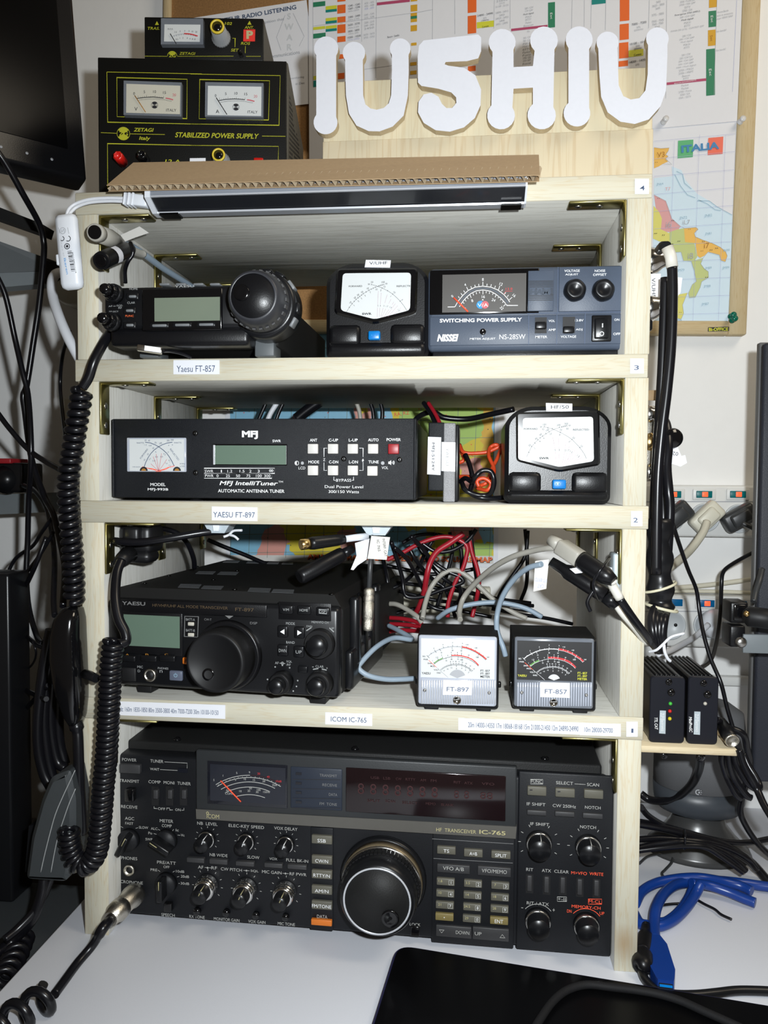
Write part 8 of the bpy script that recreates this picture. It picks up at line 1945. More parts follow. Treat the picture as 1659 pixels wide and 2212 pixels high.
# ================================================================== hand microphones
hm = thing('hand_microphone', 'glossy black hand microphone hanging at the left post', 'microphone', aty(150, 1500, -0.005))
off = -Vector(hm.location)
rings = []
for v, ul, ur, dp_ in ((1308, 152, 168, 0.004), (1314, 138, 176, 0.010), (1335, 124, 179, 0.0145), (1370, 116, 180, 0.0165), (1420, 115, 182, 0.017), (1470, 122, 184, 0.0165), (1510, 133, 184, 0.0150), (1545, 146, 181, 0.0125), (1562, 154, 176, 0.0090), (1568, 160, 171, 0.004)):
    a, b = aty(ul, v, -0.008) + off, aty(ur, v, -0.008) + off
    c_ = (a + b) / 2; rx_ = (b.x - a.x) / 2
    rings.append([(c_.x + rx_ * math.copysign(abs(math.cos(2 * PI * i / 28)) ** 0.75, math.cos(2 * PI * i / 28)), c_.y + dp_ * math.copysign(abs(math.sin(2 * PI * i / 28)) ** 0.75, math.sin(2 * PI * i / 28)), c_.z) for i in range(28)])
_keep, sp = sp, hm
loft(rings, 'body', 'black_gloss')
sp = _keep
MB().tube([aty(184, 1456, -0.018) + off, aty(196, 1460, -0.024) + off, aty(208, 1466, -0.030) + off], [0.0042, 0.0040, 0.0036], 12).build('hook', 'black_satin', hm)
P = [aty(163, 1560, -0.010), aty(168, 1585, -0.012), aty(170, 1640, -0.014), aty(172, 1700, -0.014), aty(176, 1760, -0.012), aty(178, 1800, -0.010)]
MB().tube([p + off for p in spline(P, 6)], [0.0062] * 5 + [0.0046] * 26, 12).build('cord', 'black_cable', hm)
gm = thing('hand_microphone', 'dark grey hand microphone with pale edge lines at the lower left of the rack', 'microphone', aty(110, 1890, -0.02))
off = -Vector(gm.location)
P = [aty(u, v, -0.020) + off for u, v in rounded([(120, 1672), (160, 1656), (172, 1720), (172, 1790), (162, 1880), (150, 1896), (90, 1892), (66, 1890), (78, 1800), (100, 1720)], 10, 4)]
MB().prism([(p.x, p.z) for p in P], -0.010, 0.018, Matrix.Identity(4), 0.004).build('body', 'mic_grey', gm)
P = [aty(u, v, 0.004) + off for u, v in ((62, 1784), (100, 1776), (96, 1888), (54, 1884))]
MB().add(P + [p + Vector((0, 0.02, 0)) for p in P], [(0, 1, 2, 3), (7, 6, 5, 4), (0, 4, 5, 1), (1, 5, 6, 2), (2, 6, 7, 3), (3, 7, 4, 0)]).build('back_half', 'black_satin', gm)
for pts in ([(162, 1664), (150, 1690), (136, 1720), (120, 1758), (108, 1800), (96, 1848), (88, 1884)], [(163, 1704), (150, 1734), (138, 1768), (126, 1805), (118, 1840), (110, 1884)]):
    Q = [aty(u, v, -0.0305) + off for u, v in pts]
    MB().tube(spline(Q, 5), 0.00045, 6).build('edge_line', 'mic_line', gm)
P = [aty(96, 1890, -0.012), aty(90, 1930, -0.016), aty(70, 1985, -0.02), atz(30, 2030, 0.004), atz(-10, 2060, 0.0)]
MB().tube([p + off for p in spline(P, 6)], 0.0046, 12).build('cord', 'black_cable', gm)
cable('hanging_cable', 'black cable running down beside the grey microphone to the cabinet', [(112, 1892, -0.010), (95, 1935, -0.015), (75, 1968, -0.02), (40, 2005, -0.03), (10, 2030, -0.04)], 0.0036, 'black_cable')
ct_ = atz(40, 2060, -0.016)
o = MB().tube(helix([atz(50, 2020, -0.006), atz(30, 2070, -0.006), atz(5, 2120, -0.006)], 0.0085, 6), 0.0030, 8).build('coiled_cord', 'black_cable'); tag(o, 'glossy black coiled cord lying on the dark cabinet at the lower left', 'cord')
# ================================================================== coiled cords
c1 = thing('coiled_cord', 'long black coiled cord hanging from the small mobile radio down the left post', 'cord', aty(160, 1200, -0.02))
off = -Vector(c1.location)
P = [aty(238, 718, -0.012), aty(222, 745, -0.02), aty(204, 780, -0.026), aty(192, 815, -0.026), aty(178, 838, -0.026)]
MB().tube([p + off for p in spline(P, 8)], 0.0040, 12).build('straight_lead', 'black_cable', c1)
path = [aty(u, v, y) for u, v, y in ((177, 842, -0.022), (172, 880, -0.022), (165, 920, -0.022), (157, 972, -0.02), (149, 1025, -0.02), (148, 1074, -0.018), (152, 1135, -0.016), (157, 1196, -0.014), (160, 1250, -0.012), (160, 1300, -0.010))]
MB().tube([p + off for p in helix(path, 0.0064, 27, 16)], 0.0031, 8).build('coil', 'black_cable', c1)
c2 = thing('coiled_cord', 'tightly coiled black cord looping down in front of the left post to the grey microphone', 'cord', aty(190, 1880, -0.035))
off = -Vector(c2.location)
P = [aty(262, 1210, 0.0), aty(252, 1240, -0.008), aty(249, 1290, -0.02), aty(256, 1335, -0.026), aty(270, 1365, -0.028), aty(272, 1385, -0.030), aty(258, 1392, -0.034)]
MB().tube([p + off for p in spline(P, 8)], 0.0042, 12).build('straight_lead', 'black_cable', c2)
path = [aty(u, v, -0.034) for u, v in ((246, 1383), (240, 1438), (235, 1534), (230, 1630), (223, 1702), (216, 1790), (208, 1842), (186, 1868), (163, 1856), (151, 1822), (150, 1790))]
MB().tube([p + off for p in helix(path, 0.0068, 46, 16)], 0.0027, 8).build('coil', 'black_cable', c2)
mc = thing('microphone_cord', 'black microphone cord with metal connector screwed into the big transceiver', 'cord', atz(170, 2090, 0.0))
off = -Vector(mc.location)
A_, B2, C2 = aty(290, 1932, 0.022), aty(262, 1960, -0.012), aty(238, 1986, -0.030)
dv = (A_ - C2).normalized()
MB().tube([A_ + off, A_.lerp(B2, 0.25) + off, A_.lerp(B2, 0.3) + off, B2 + off], [0.0100, 0.0100, 0.0086, 0.0082], 24).build('connector_shell', 'nickel', mc)
MB().tube([B2 + off, B2.lerp(C2, 0.4) + off, B2.lerp(C2, 0.5) + off, C2 + off], [0.0092, 0.0092, 0.0080, 0.0062], 24).build('connector_nut', 'nickel', mc)
P = [C2, aty(222, 2006, -0.042), atz(200, 2042, 0.018), atz(168, 2080, 0.010), atz(140, 2118, 0.007), atz(118, 2148, 0.006)]
MB().tube([p + off for p in spline(P, 8)], [0.0044] * 12 + [0.0036] * 29, 14).build('lead', 'black_cable', mc)
path = [atz(112, 2146, 0.0125), atz(70, 2176, 0.0125), atz(20, 2206, 0.0125), atz(-30, 2236, 0.0125)]
MB().tube([p + off for p in helix(path, 0.0100, 3.2, 20, 2.6)], 0.0037, 10).build('coil', 'black_cable', mc)
# ================================================================== plugs and cables inside the rack
# pair of round plugs in the top left corner
gp_ = thing('din_plug', 'grey round data plug hanging in the upper left corner of the rack', 'plug', aty(235, 520, -0.01))
off = -Vector(gp_.location)
K3 = lambda u, v, y: aty(u / 4.1475 + 100, v / 4.1475 + 380, y)
A_, B2 = K3(435, 505, -0.028), K3(640, 585, 0.020)
d_ = (B2 - A_).normalized()
MB().lathe(A_ + off, d_, [(0.0066, 0), (0.0072, 0.0006), (0.0074, 0.006), (0.0066, 0.007), (0.0066, 0.011)], 26).build('collar', 'grey_cable', gp_)
MB().tube([A_ + d_ * 0.010 + off, A_ + d_ * 0.03 + off, A_ + d_ * 0.046 + off], [0.0070, 0.0074, 0.0058], 20).build('body', 'grey_cable', gp_)
MB().lathe(A_ + off - d_ * 0.0006, d_, [(0.0056, 0), (0.0056, 0.001)], 22).build('pin_face', 'black_gloss', gp_)
MB().tube([A_ + d_ * 0.045 + off, A_ + d_ * 0.056 + off], [0.005, 0.0038], 16).build('boot', 'grey_cable', gp_)
q = [K3(u, v, 0.028) + off for u, v in ((665, 530), (835, 452), (920, 510), (800, 550), (700, 590))]
MB().add(q + [p + Vector((0, 0.0006, 0)) for p in q], [(0, 1, 2, 3, 4), (9, 8, 7, 6, 5)] + [(i, (i + 1) % 5, 5 + (i + 1) % 5, 5 + i) for i in range(5)]).build('paper_flag', 'paper_grey', gp_)
MB().tube([p + off for p in spline([A_ + d_ * 0.054, K3(780, 640, 0.05), K3(900, 720, 0.07), K3(1050, 830, 0.10), K3(1240, 950, 0.14), K3(1330, 1010, 0.16)], 8)], 0.0030, 12).build('cord', 'blue_grey_cable', gp_)
bp_ = thing('din_plug', 'black round data plug tagged CAT hanging in the upper left corner of the rack', 'plug', aty(235, 565, -0.01))
off = -Vector(bp_.location)
A_, B2 = K3(490, 762, -0.028), K3(740, 660, 0.022)
d_ = (B2 - A_).normalized()
MB().tube([A_ + off, A_ + d_ * 0.003 + off, A_ + d_ * 0.05 + off, A_ + d_ * 0.058 + off], [0.0070, 0.0074, 0.0072, 0.0052], 24).build('body', 'black_plastic', bp_)
MB().lathe(A_ + off - d_ * 0.0006, d_, [(0.0052, 0), (0.0045, -0.0008), (0.0030, 0.0006), (0, 0.0006)], 20).build('pin_face', 'black_gloss', bp_)
sd_ = d_.cross(Vector((0, 0, 1))).normalized(); up_ = sd_.cross(d_).normalized()
fc = (CAM - A_).normalized(); fc = (fc - d_ * fc.dot(d_)).normalized(); s2_ = d_.cross(fc)
cq = A_ + d_ * 0.022 + off
vs = []
for a in range(-3, 4):
    t = a * 0.34
    r_ = fc * math.cos(t) + s2_ * math.sin(t)
    vs += [cq + r_ * 0.0078 - d_ * 0.0045, cq + r_ * 0.0078 + d_ * 0.0045]
wr = MB().add(vs, [(2 * i, 2 * i + 1, 2 * i + 3, 2 * i + 2) for i in range(6)], True).build('paper_wrap', 'paper', bp_)
BPD = Lab(bp_); BPD.M = Matrix.Translation(Vector(bp_.location)); BPD.I = BPD.M.inverted(); BPD.cl = BPD.I @ CAM; BPD.z(100, 380, 4.1475)
BPD.text('CAT', 590, 665, 52, 28, 'k', Y=(cq + fc * 0.0086).y, rot=-52); BPD.flush(wr)
MB().tube([p + off for p in spline([K3(755, 600, 0.005), K3(775, 660, 0.0), K3(770, 710, 0.0), K3(730, 770, 0.0), K3(705, 850, 0.005), K3(708, 960, 0.01)], 6)], 0.0018, 8).build('wire_tie', 'black_cable', bp_)
MB().tube([p + off for p in spline([A_ + d_ * 0.056, K3(830, 690, 0.05), K3(870, 700, 0.06)], 5)], 0.0034, 10).build('sleeve', 'heat_white', bp_)
# USB tip in front of the small radio
ut = thing('usb_tip', 'small metal USB tip with a white stripe in front of the mobile radio', 'plug', aty(320, 752, -0.03))
off = -Vector(ut.location)
K4 = lambda u, v, y: aty(u / 4.4838 + 190, v / 4.4838 + 560, y)
A_, B2 = K4(480, 858, -0.036), K4(720, 890, -0.030)
d_ = (B2 - A_).normalized(); upu = Vector((0, 0, 1)); upu = (upu - d_ * upu.dot(d_)).normalized(); sdu = d_.cross(upu)
MB().obox((A_ + B2) / 2 + off, d_, sdu, upu, (B2 - A_).length / 2, 0.004, 0.0024, 0.0006).build('shell', 'chrome', ut)
MB().obox(A_.lerp(B2, 0.62) + off - sdu * 0.0 + upu * 0.0, d_, sdu, upu, 0.0062, 0.0043, 0.0020).build('white_stripe', 'white_plastic', ut)
MB().tube([p + off for p in spline([B2, K4(800, 890, -0.02), K4(900, 910, -0.012), K4(1000, 950, -0.006)], 6)], 0.0014, 8).build('cord', 'black_cable', ut)
# mains plug and leads under shelf 2 at the left
mp2 = thing('mains_plug', 'black mains plug with hanging lead under shelf 2 at the left', 'plug', aty(290, 1170, 0.03))
off = -Vector(mp2.location)
K5 = lambda u, v, y: aty(u / 4.1475 + 150, v / 4.1475 + 1060, y)
a, b = K5(445, 560, 0.030) + off, K5(745, 305, 0.030) + off
MB().rbox(a.x, b.x, -0.004, 0.030, a.z, b.z, 0.006, 3).build('body', 'plug_black' if 'plug_black' in MATS else mat('plug_black', (0.008, 0.008, 0.009), 0.4), mp2)
a, b = K5(470, 650, 0.028) + off, K5(730, 540, 0.028) + off
MB().rbox(a.x, b.x, -0.004, 0.022, a.z, b.z, 0.007, 3).build('lower_housing', 'plug_black', mp2)
MB().rbox(a.x + 0.005, a.x + 0.020, -0.012, 0.004, b.z + 0.006, b.z + 0.022, 0.003).build('grip', 'plug_black', mp2)
MB().tube([K5(540, 560, 0.02) + off, K5(480, 610, 0.010) + off, K5(440, 650, 0.002) + off], [0.0080, 0.0066, 0.0050], 14).build('strain_relief', 'plug_black', mp2)
MB().tube([p + off for p in spline([K5(480, 470, 0.018), K5(420, 450, 0.012), K5(440, 455, 0.006), K5(640, 460, 0.006), K5(900, 425, 0.01), K5(1200, 375, 0.02), K5(1400, 360, 0.03)], 8)], 0.0034, 12).build('lead', 'black_cable', mp2)
MB().tube([p + off for p in spline([K5(740, 340, 0.05), K5(860, 345, 0.07), K5(980, 390, 0.08), K5(1060, 480, 0.09), K5(1110, 600, 0.10), K5(1120, 690, 0.11)], 8)], 0.0026, 10).build('rear_lead', 'black_cable', mp2)
MB().tube([p + off for p in spline([K5(1380, 415, 0.02), K5(1430, 395, 0.022), K5(1470, 360, 0.022), K5(1545, 355, 0.02)], 5)], 0.0012, 6).build('cable_tie', 'white_cable', mp2)
MB().tube([p + off for p in spline([K5(1430, 395, 0.022), K5(1480, 410, 0.02), K5(1515, 440, 0.02)], 5)], 0.0012, 6).build('cable_tie', 'white_cable', mp2)
cable('inner_cable', 'black cable slanting down behind the portable transceiver', zz(150, 1060, 4.1475)([(1240, 440, 0.20), (1380, 500, 0.21), (1560, 570, 0.22), (1700, 630, 0.23), (1850, 690, 0.24)]), 0.0024, 'black_cable')
# pale clips under shelf 2
for i, (u0, u1) in enumerate(((447, 505), (782, 850))):
    c_ = thing('cable_clip', ('left' if i == 0 else 'right') + ' pale plastic cable clip under the front of shelf 2', 'clip', aty((u0 + u1) / 2, 1140, 0.03), group='clips under shelf 2')
    w_ = (aty(u1, 1140, 0.03).x - aty(u0, 1140, 0.03).x) / 2
    zt = ZS[2] - c_.location.z - 0.0003
    MB().prism([(-w_, zt), (w_, zt), (w_ * 0.55, zt - 0.009), (-w_ * 0.55, zt - 0.009)], -0.010, 0.012).build('base', 'clip_grey', c_)
    MB().prism([(-w_ * 0.25, zt - 0.002), (w_ * 0.25, zt - 0.002), (w_ * 0.2, zt - 0.007), (-w_ * 0.2, zt - 0.007)], -0.012, -0.0098).build('latch', 'white_plastic', c_)
# two data plugs and a microphone plug in front of the cable tangle
K6 = lambda u, v, y: aty(u / 3.318 + 640, v / 3.318 + 1140, y)
dp = thing('data_plug', 'black mini plug with gold pins and white sleeve over the portable transceiver', 'plug', K6(200, 110, 0.0))
off = -Vector(dp.location)
A_, B2 = K6(30, 122, -0.012), K6(345, 82, 0.012)
d_ = (B2 - A_).normalized()
MB().tube([A_ + d_ * 0.008 + off, A_ + d_ * 0.012 + off, A_ + d_ * 0.034 + off, B2 + off], [0.0050, 0.0056, 0.0050, 0.0040], 20).build('body', 'black_plastic', dp)
MB().lathe(A_ + off, d_, [(0.0042, 0), (0.0046, 0.0004), (0.0046, 0.010)], 20).build('gold_tip', 'gold_pin', dp)
MB().tube([B2 + off, K6(430, 70, 0.016) + off, K6(510, 60, 0.022) + off], 0.0030, 14).build('white_sleeve', 'white_plastic', dp)
d2 = thing('data_plug', 'long black plug with a white paper flag above the portable transceiver', 'plug', K6(220, 240, 0.0))
off = -Vector(d2.location)
A_, B2 = K6(40, 345, -0.010), K6(330, 190, 0.016)
d_ = (B2 - A_).normalized()
MB().tube([A_ + off - d_ * 0.003, A_ + off, A_ + d_ * 0.04 + off, B2 + off], [0.0052, 0.0067, 0.0066, 0.0062], 22).build('body', 'black_plastic', d2)
MB().tube([B2 + off, B2 + d_ * 0.011 + off], [0.0044, 0.0038], 16).build('boot', 'black_satin', d2)
q = [K6(u, v, y) + off for u, v, y in ((420, 110, 0.018), (530, 75, 0.022), (560, 190, 0.016), (440, 270, 0.006), (410, 304, 0.0), (390, 300, 0.0), (432, 200, 0.008))]
n_ = len(q)
MB().add(q + [p + Vector((0, 0.0006, 0)) for p in q], [tuple(range(n_)), tuple(reversed(range(n_, 2 * n_)))] + [(i, (i + 1) % n_, n_ + (i + 1) % n_, n_ + i) for i in range(n_)]).build('paper_flag', 'paper', d2)
jk = thing('jack_plug', 'knurled silver jack plug hanging with a handwritten tag', 'plug', K6(515, 740, 0.0))
off = -Vector(jk.location)
T_, M_, B3 = K6(532, 240, 0.004), K6(522, 430, 0.0), K6(512, 742, -0.004)
d_ = (B3 - M_).normalized(); Lj = (B3 - M_).length
MB().tube([K6(545, 60, 0.02) + off, K6(540, 150, 0.010) + off, T_ + off, M_ + off], [0.0017, 0.0017, 0.0021, 0.0021], 14).build('lead', 'plug_dark', jk)
pf = []
for t, r_ in ((0, 0.0052), (0.05, 0.0100), (0.15, 0.0102), (0.16, 0.0094), (0.20, 0.0094), (0.21, 0.0103), (0.30, 0.0103), (0.31, 0.0094), (0.34, 0.0094), (0.35, 0.0104), (0.70, 0.0104), (0.71, 0.0094), (0.76, 0.0094), (0.77, 0.0100), (0.93, 0.0094), (0.98, 0.0080), (1.0, 0.0)): pf.append((r_ * 0.44, t * Lj))
kn = mat('knurled', (0.66, 0.62, 0.54), 0.28, metal=1.0, bump=1.0, bscale=2200)
MB().lathe(M_ + off, d_, pf, 28).build('barrel', kn, jk)
q = [K6(u, v, 0.002) + off for u, v in ((538, 58), (672, 68), (648, 230), (510, 222))]
fl = MB().add(q + [p + Vector((0, 0.0006, 0)) for p in q], [(0, 1, 2, 3), (7, 6, 5, 4), (0, 4, 5, 1), (1, 5, 6, 2), (2, 6, 7, 3), (3, 7, 4, 0)]).build('paper_flag', 'paper_grey', jk)
JD = Lab(jk); JD.M = Matrix.Translation(Vector(jk.location)); JD.I = JD.M.inverted(); JD.cl = JD.I @ CAM; JD.z(640, 1140, 3.318)
JD.text('INTERF. CAT', 634, 142, 128, 18, 'k', Y=(q[0].y - 0.0004), rot=-82); JD.text('IC 765', 590, 128, 82, 18, 'k', Y=(q[0].y - 0.0004), rot=-82); JD.flush(fl)
# power tangle between radio and meters
Q_ = zz(640, 1140, 3.318)
tang = [
 ('black_cable', 0.0021, 'thick black cable running flat along the back of the tangle, upper', [(600, 390, 0.20), (780, 400, 0.19), (1000, 430, 0.19), (1250, 470, 0.20), (1500, 540, 0.21), (1700, 560, 0.22)]),
 ('black_cable', 0.0021, 'thick black cable running flat along the back of the tangle, lower', [(600, 420, 0.21), (800, 470, 0.20), (1000, 520, 0.20), (1200, 540, 0.21), (1450, 560, 0.22), (1700, 600, 0.22)]),
 ('black_cable', 0.0021, 'black cable dropping from the clip and bending right across the tangle', [(680, 100, 0.10), (720, 220, 0.11), (760, 360, 0.12), (770, 450, 0.12), (800, 495, 0.12), (900, 495, 0.12), (1030, 450, 0.12), (1150, 410, 0.12), (1195, 385, 0.12), (1170, 350, 0.12), (1080, 310, 0.12), (980, 240, 0.12), (890, 130, 0.11), (820, 60, 0.10)]),
 ('black_cable', 0.0021, 'black cable arching right from the clip down to the middle of the tangle', [(700, 140, 0.09), (790, 220, 0.10), (850, 320, 0.12), (900, 420, 0.13), (930, 480, 0.13)]),
 ('black_cable', 0.0021, 'black cable falling steeply through the middle of the tangle', [(800, 130, 0.13), (850, 220, 0.13), (920, 310, 0.14), (990, 380, 0.15), (1060, 430, 0.15), (1100, 520, 0.15), (1140, 640, 0.14)]),
 ('black_cable', 0.0021, 'black cable looping high under shelf 2 at the back', [(760, 110, 0.16), (850, 60, 0.16), (960, 45, 0.16), (1060, 60, 0.16), (1160, 110, 0.16), (1185, 200, 0.16), (1185, 330, 0.16)]),
 ('black_cable', 0.0021, 'black cable sagging from the tie at the top right of the tangle', [(1290, 10, 0.12), (1230, 90, 0.12), (1120, 160, 0.12), (1000, 170, 0.12), (900, 110, 0.12)]),
 ('black_cable', 0.0021, 'black cable hanging straight at the right of the tangle', [(1250, 20, 0.14), (1262, 150, 0.14), (1280, 280, 0.14), (1300, 420, 0.15), (1320, 560, 0.16)]),
 ('red_cable', 0.0022, 'red power cable arching over the tangle', [(650, 230, 0.12), (760, 180, 0.12), (870, 120, 0.12), (990, 75, 0.12), (1090, 65, 0.12), (1180, 95, 0.12), (1225, 140, 0.12), (1215, 220, 0.12), (1190, 300, 0.12), (1140, 390, 0.12), (1090, 540, 0.12), (1085, 640, 0.12)]),
 ('red_cable', 0.0029, 'thick red power cable hanging down the middle of the tangle', [(1200, 40, 0.11), (1100, 110, 0.11), (1010, 170, 0.11), (960, 250, 0.11), (935, 350, 0.11), (915, 470, 0.12), (880, 570, 0.13), (850, 620, 0.14)]),
 ('red_cable', 0.0022, 'red power cable hanging at the right of the tangle', [(1235, 60, 0.13), (1260, 180, 0.13), (1290, 270, 0.13), (1310, 370, 0.13), (1300, 470, 0.13), (1280, 560, 0.14), (1260, 640, 0.14)]),
 ('red_cable', 0.0022, 'upper red cable lying on shelf 1 behind the portable transceiver', [(660, 645, 0.15), (740, 650, 0.14), (830, 665, 0.13), (900, 690, 0.12)]),
 ('red_cable', 0.0022, 'middle red cable lying on shelf 1 behind the portable transceiver', [(660, 690, 0.15), (740, 692, 0.14), (830, 700, 0.13), (900, 720, 0.12)]),
 ('red_cable', 0.0022, 'lower red cable lying on shelf 1 behind the portable transceiver', [(665, 745, 0.15), (740, 735, 0.14), (830, 738, 0.13), (900, 745, 0.12)]),
 ('grey_cable', 0.0025, 'pale grey cable curving from behind the white-scaled meter over to the right', [(1175, 660, 0.06), (1170, 600, 0.07), (1200, 500, 0.08), (1290, 390, 0.07), (1420, 280, 0.05), (1560, 205, 0.03), (1700, 165, 0.015), (1830, 145, 0.0), (1960, 150, -0.004)]),
 ('grey_cable', 0.0025, 'pale grey cable arching behind the white-scaled meter', [(905, 650, 0.10), (925, 540, 0.11), (970, 420, 0.12), (1050, 330, 0.12), (1140, 305, 0.12), (1230, 350, 0.12), (1330, 440, 0.12), (1420, 520, 0.12), (1560, 610, 0.12), (1650, 650, 0.12)]),
 ('grey_cable', 0.0025, 'pale grey cable emerging beside the portable transceiver', [(650, 545, 0.15), (720, 550, 0.14), (800, 590, 0.13), (870, 640, 0.12), (900, 680, 0.12)]),
 ('blue_grey_cable', 0.0024, 'blue-grey cable arching from the tangle to the plugs at the right', [(1010, 650, 0.10), (1100, 590, 0.09), (1250, 550, 0.09), (1400, 535, 0.09), (1520, 545, 0.09), (1650, 580, 0.09), (1760, 640, 0.09)]),
 ('blue_grey_cable', 0.0024, 'blue-grey cable dropping between the two small meters', [(1760, 260, 0.0), (1660, 290, 0.01), (1560, 370, 0.025), (1480, 490, 0.035), (1440, 620, 0.04), (1440, 740, 0.035), (1480, 850, 0.03), (1500, 920, 0.03)]),
 ('blue_grey_cable', 0.0024, 'blue-grey cable looping on shelf 1 in front of the white-scaled meter', [(660, 700, 0.12), (740, 740, 0.10), (830, 800, 0.08), (700, 790, 0.07), (580, 850, 0.05), (470, 960, 0.035), (450, 1010, 0.03), (520, 1060, 0.03), (640, 1085, 0.035), (760, 1085, 0.04), (850, 1080, 0.045)]),
 ('black_cable', 0.0021, 'black cable looping up beside the map edge', [(1660, 20, 0.20), (1640, 200, 0.20), (1560, 330, 0.20), (1480, 440, 0.20), (1440, 520, 0.20)]),
 ('black_cable', 0.0021, 'black cable hanging straight in front of the bare wall', [(1640, 10, 0.23), (1655, 200, 0.23), (1650, 400, 0.23), (1610, 520, 0.23)]),
 ('black_cable', 0.0021, 'black cable running level to the right rear corner of shelf 1', [(1400, 580, 0.22), (1600, 620, 0.22), (1800, 650, 0.225), (1980, 690, 0.23)]),
 ('black_cable', 0.0021, 'black cable crossing low behind the tangle', [(640, 640, 0.19), (800, 590, 0.19), (1000, 570, 0.19), (1200, 600, 0.19), (1400, 640, 0.19)]),
]
for m_, r, lab, pts in tang:
    cable('tangled_cable', lab, Q_(pts), r, m_, 'cable', 'tangle of cables on shelf 1')
# cables seen in the gap above the tuner
for m_, r, lab, pts in (
    ('black_cable', 0.0029, 'black cable arching above the interface box to the HF/50 meter', [(880, 930, 0.16), (905, 900, 0.17), (935, 890, 0.18), (960, 902, 0.18), (1010, 905, 0.18), (1060, 895, 0.17), (1110, 884, 0.16)]),
    ('red_cable', 0.0020, 'red wire dropping behind the interface box', [(925, 870, 0.14), (938, 890, 0.13), (950, 915, 0.12), (955, 945, 0.11)]),
    ('black_cable', 0.0024, 'black cable beside the red wire above the interface box', [(915, 870, 0.15), (930, 892, 0.14), (943, 920, 0.13)]),
    ('black_cable', 0.0024, 'black cable dropping behind the middle of the tuner', [(800, 870, 0.22), (806, 890, 0.22), (808, 920, 0.22)]),
    ('black_cable', 0.0024, 'black cable dropping behind the tuner near the auto button', [(822, 870, 0.22), (826, 890, 0.22), (824, 920, 0.22)]),
    ('white_cable', 0.0029, 'white cable slanting behind the left of the tuner', [(600, 868, 0.22), (585, 892, 0.22), (575, 915, 0.22)]),
    ('black_cable', 0.0023, 'black cable slanting beside the white cable behind the tuner', [(575, 870, 0.22), (565, 892, 0.22), (555, 915, 0.22)]),
    ('black_cable', 0.0023, 'second black cable slanting beside the white cable behind the tuner', [(612, 870, 0.22), (602, 892, 0.22), (594, 915, 0.22)]),
    ('black_cable', 0.0061, 'broad black lead slanting behind the tuner display', [(690, 868, 0.22), (665, 885, 0.22), (640, 905, 0.22)]),
    ('grey_cable', 0.0024, 'pale cable dropping behind the tuner near the SWR window', [(770, 870, 0.22), (776, 888, 0.22), (780, 915, 0.22)])):
    cable('gap_cable', lab, pts, r, m_, 'cable', 'cables in the gap above the tuner')
# red and black twin lead next to the HF/50 meter
rb = thing('twin_lead', 'knotted orange-red and black twin lead between the interface box and the HF/50 meter', 'cable', aty(1045, 1060, 0.06))
off = -Vector(rb.location)
K7 = lambda u, v, y: aty(u / 2.765 + 850, v / 2.765 + 780, y) + off
for i, pts in enumerate(([(385, 690, 0.10), (450, 690, 0.09), (540, 705, 0.08), (590, 690, 0.08), (600, 640, 0.09), (570, 570, 0.10), (575, 520, 0.11), (610, 500, 0.11), (640, 520, 0.11), (620, 580, 0.10), (590, 640, 0.09), (560, 720, 0.07), (520, 745, 0.07)],
                         [(395, 500, 0.12), (420, 545, 0.11), (500, 550, 0.11), (570, 540, 0.11), (640, 505, 0.11), (680, 470, 0.12)],
                         [(385, 610, 0.11), (420, 590, 0.11), (405, 540, 0.12), (390, 500, 0.12)],
                         [(500, 760, 0.07), (560, 770, 0.06), (580, 730, 0.06), (540, 700, 0.06), (500, 715, 0.06), (510, 750, 0.06)])):
    MB().tube(spline([K7(*p) for p in pts], 7), 0.0018, 9).build('red_core', 'orange_wire', rb)
for i, pts in enumerate(([(400, 720, 0.08), (430, 700, 0.07), (470, 720, 0.06), (490, 690, 0.05), (530, 655, 0.05), (580, 660, 0.05), (600, 710, 0.05), (590, 770, 0.055), (560, 800, 0.06), (500, 800, 0.06), (430, 770, 0.06), (410, 730, 0.07)],
                         [(480, 700, 0.08), (460, 780, 0.07), (500, 810, 0.06), (570, 820, 0.06), (650, 815, 0.065), (720, 800, 0.07)],
                         [(430, 560, 0.10), (455, 620, 0.09), (470, 680, 0.08), (480, 720, 0.08)])):
    MB().tube(spline([K7(*p) for p in pts], 7), 0.0023, 9).build('black_core', 'black_cable', rb)
# pair of plugs strapped together in front of the right side of shelf 1
K8 = lambda u, v, y: aty(u / 5.925 + 1160, v / 5.925 + 1060, y)
p1 = thing('data_plug', 'long black plug on the blue-grey cable in front of the right side panel', 'plug', K8(500, 1100, -0.01))
off = -Vector(p1.location)
A_, B2 = K8(180, 905, 0.002), K8(880, 1340, -0.014)
d_ = (B2 - A_).normalized()
MB().tube([A_ + off, A_ + d_ * 0.012 + off, A_ + d_ * 0.016 + off, A_.lerp(B2, 0.8) + off, B2 + off], [0.0040, 0.0046, 0.0064, 0.0068, 0.0066], 20).build('body', 'black_plastic', p1)
MB().tube([B2 + off, K8(1020, 1480, -0.016) + off], [0.0064, 0.0050], 16).build('strain_relief', 'black_satin', p1)
MB().tube([p + off for p in spline([K8(1020, 1480, -0.016), K8(1100, 1590, -0.016), K8(1250, 1760, -0.010), K8(1400, 1960, 0.006)], 6)], 0.0026, 10).build('lead', 'heat_white', p1)
vs = [K8(u, v, -0.016) + off for u, v in ((418, 1000), (500, 985), (615, 1045), (490, 1062))]
MB().add(vs + [p + Vector((0, 0.0006, 0)) for p in vs], [(0, 1, 2, 3), (7, 6, 5, 4), (0, 4, 5, 1), (1, 5, 6, 2), (2, 6, 7, 3), (3, 7, 4, 0)]).build('paper_tag', 'paper', p1)
q = [aty(u, v, 0.004) + off for u, v in ((1156, 1212), (1186, 1208), (1180, 1272), (1152, 1278))]
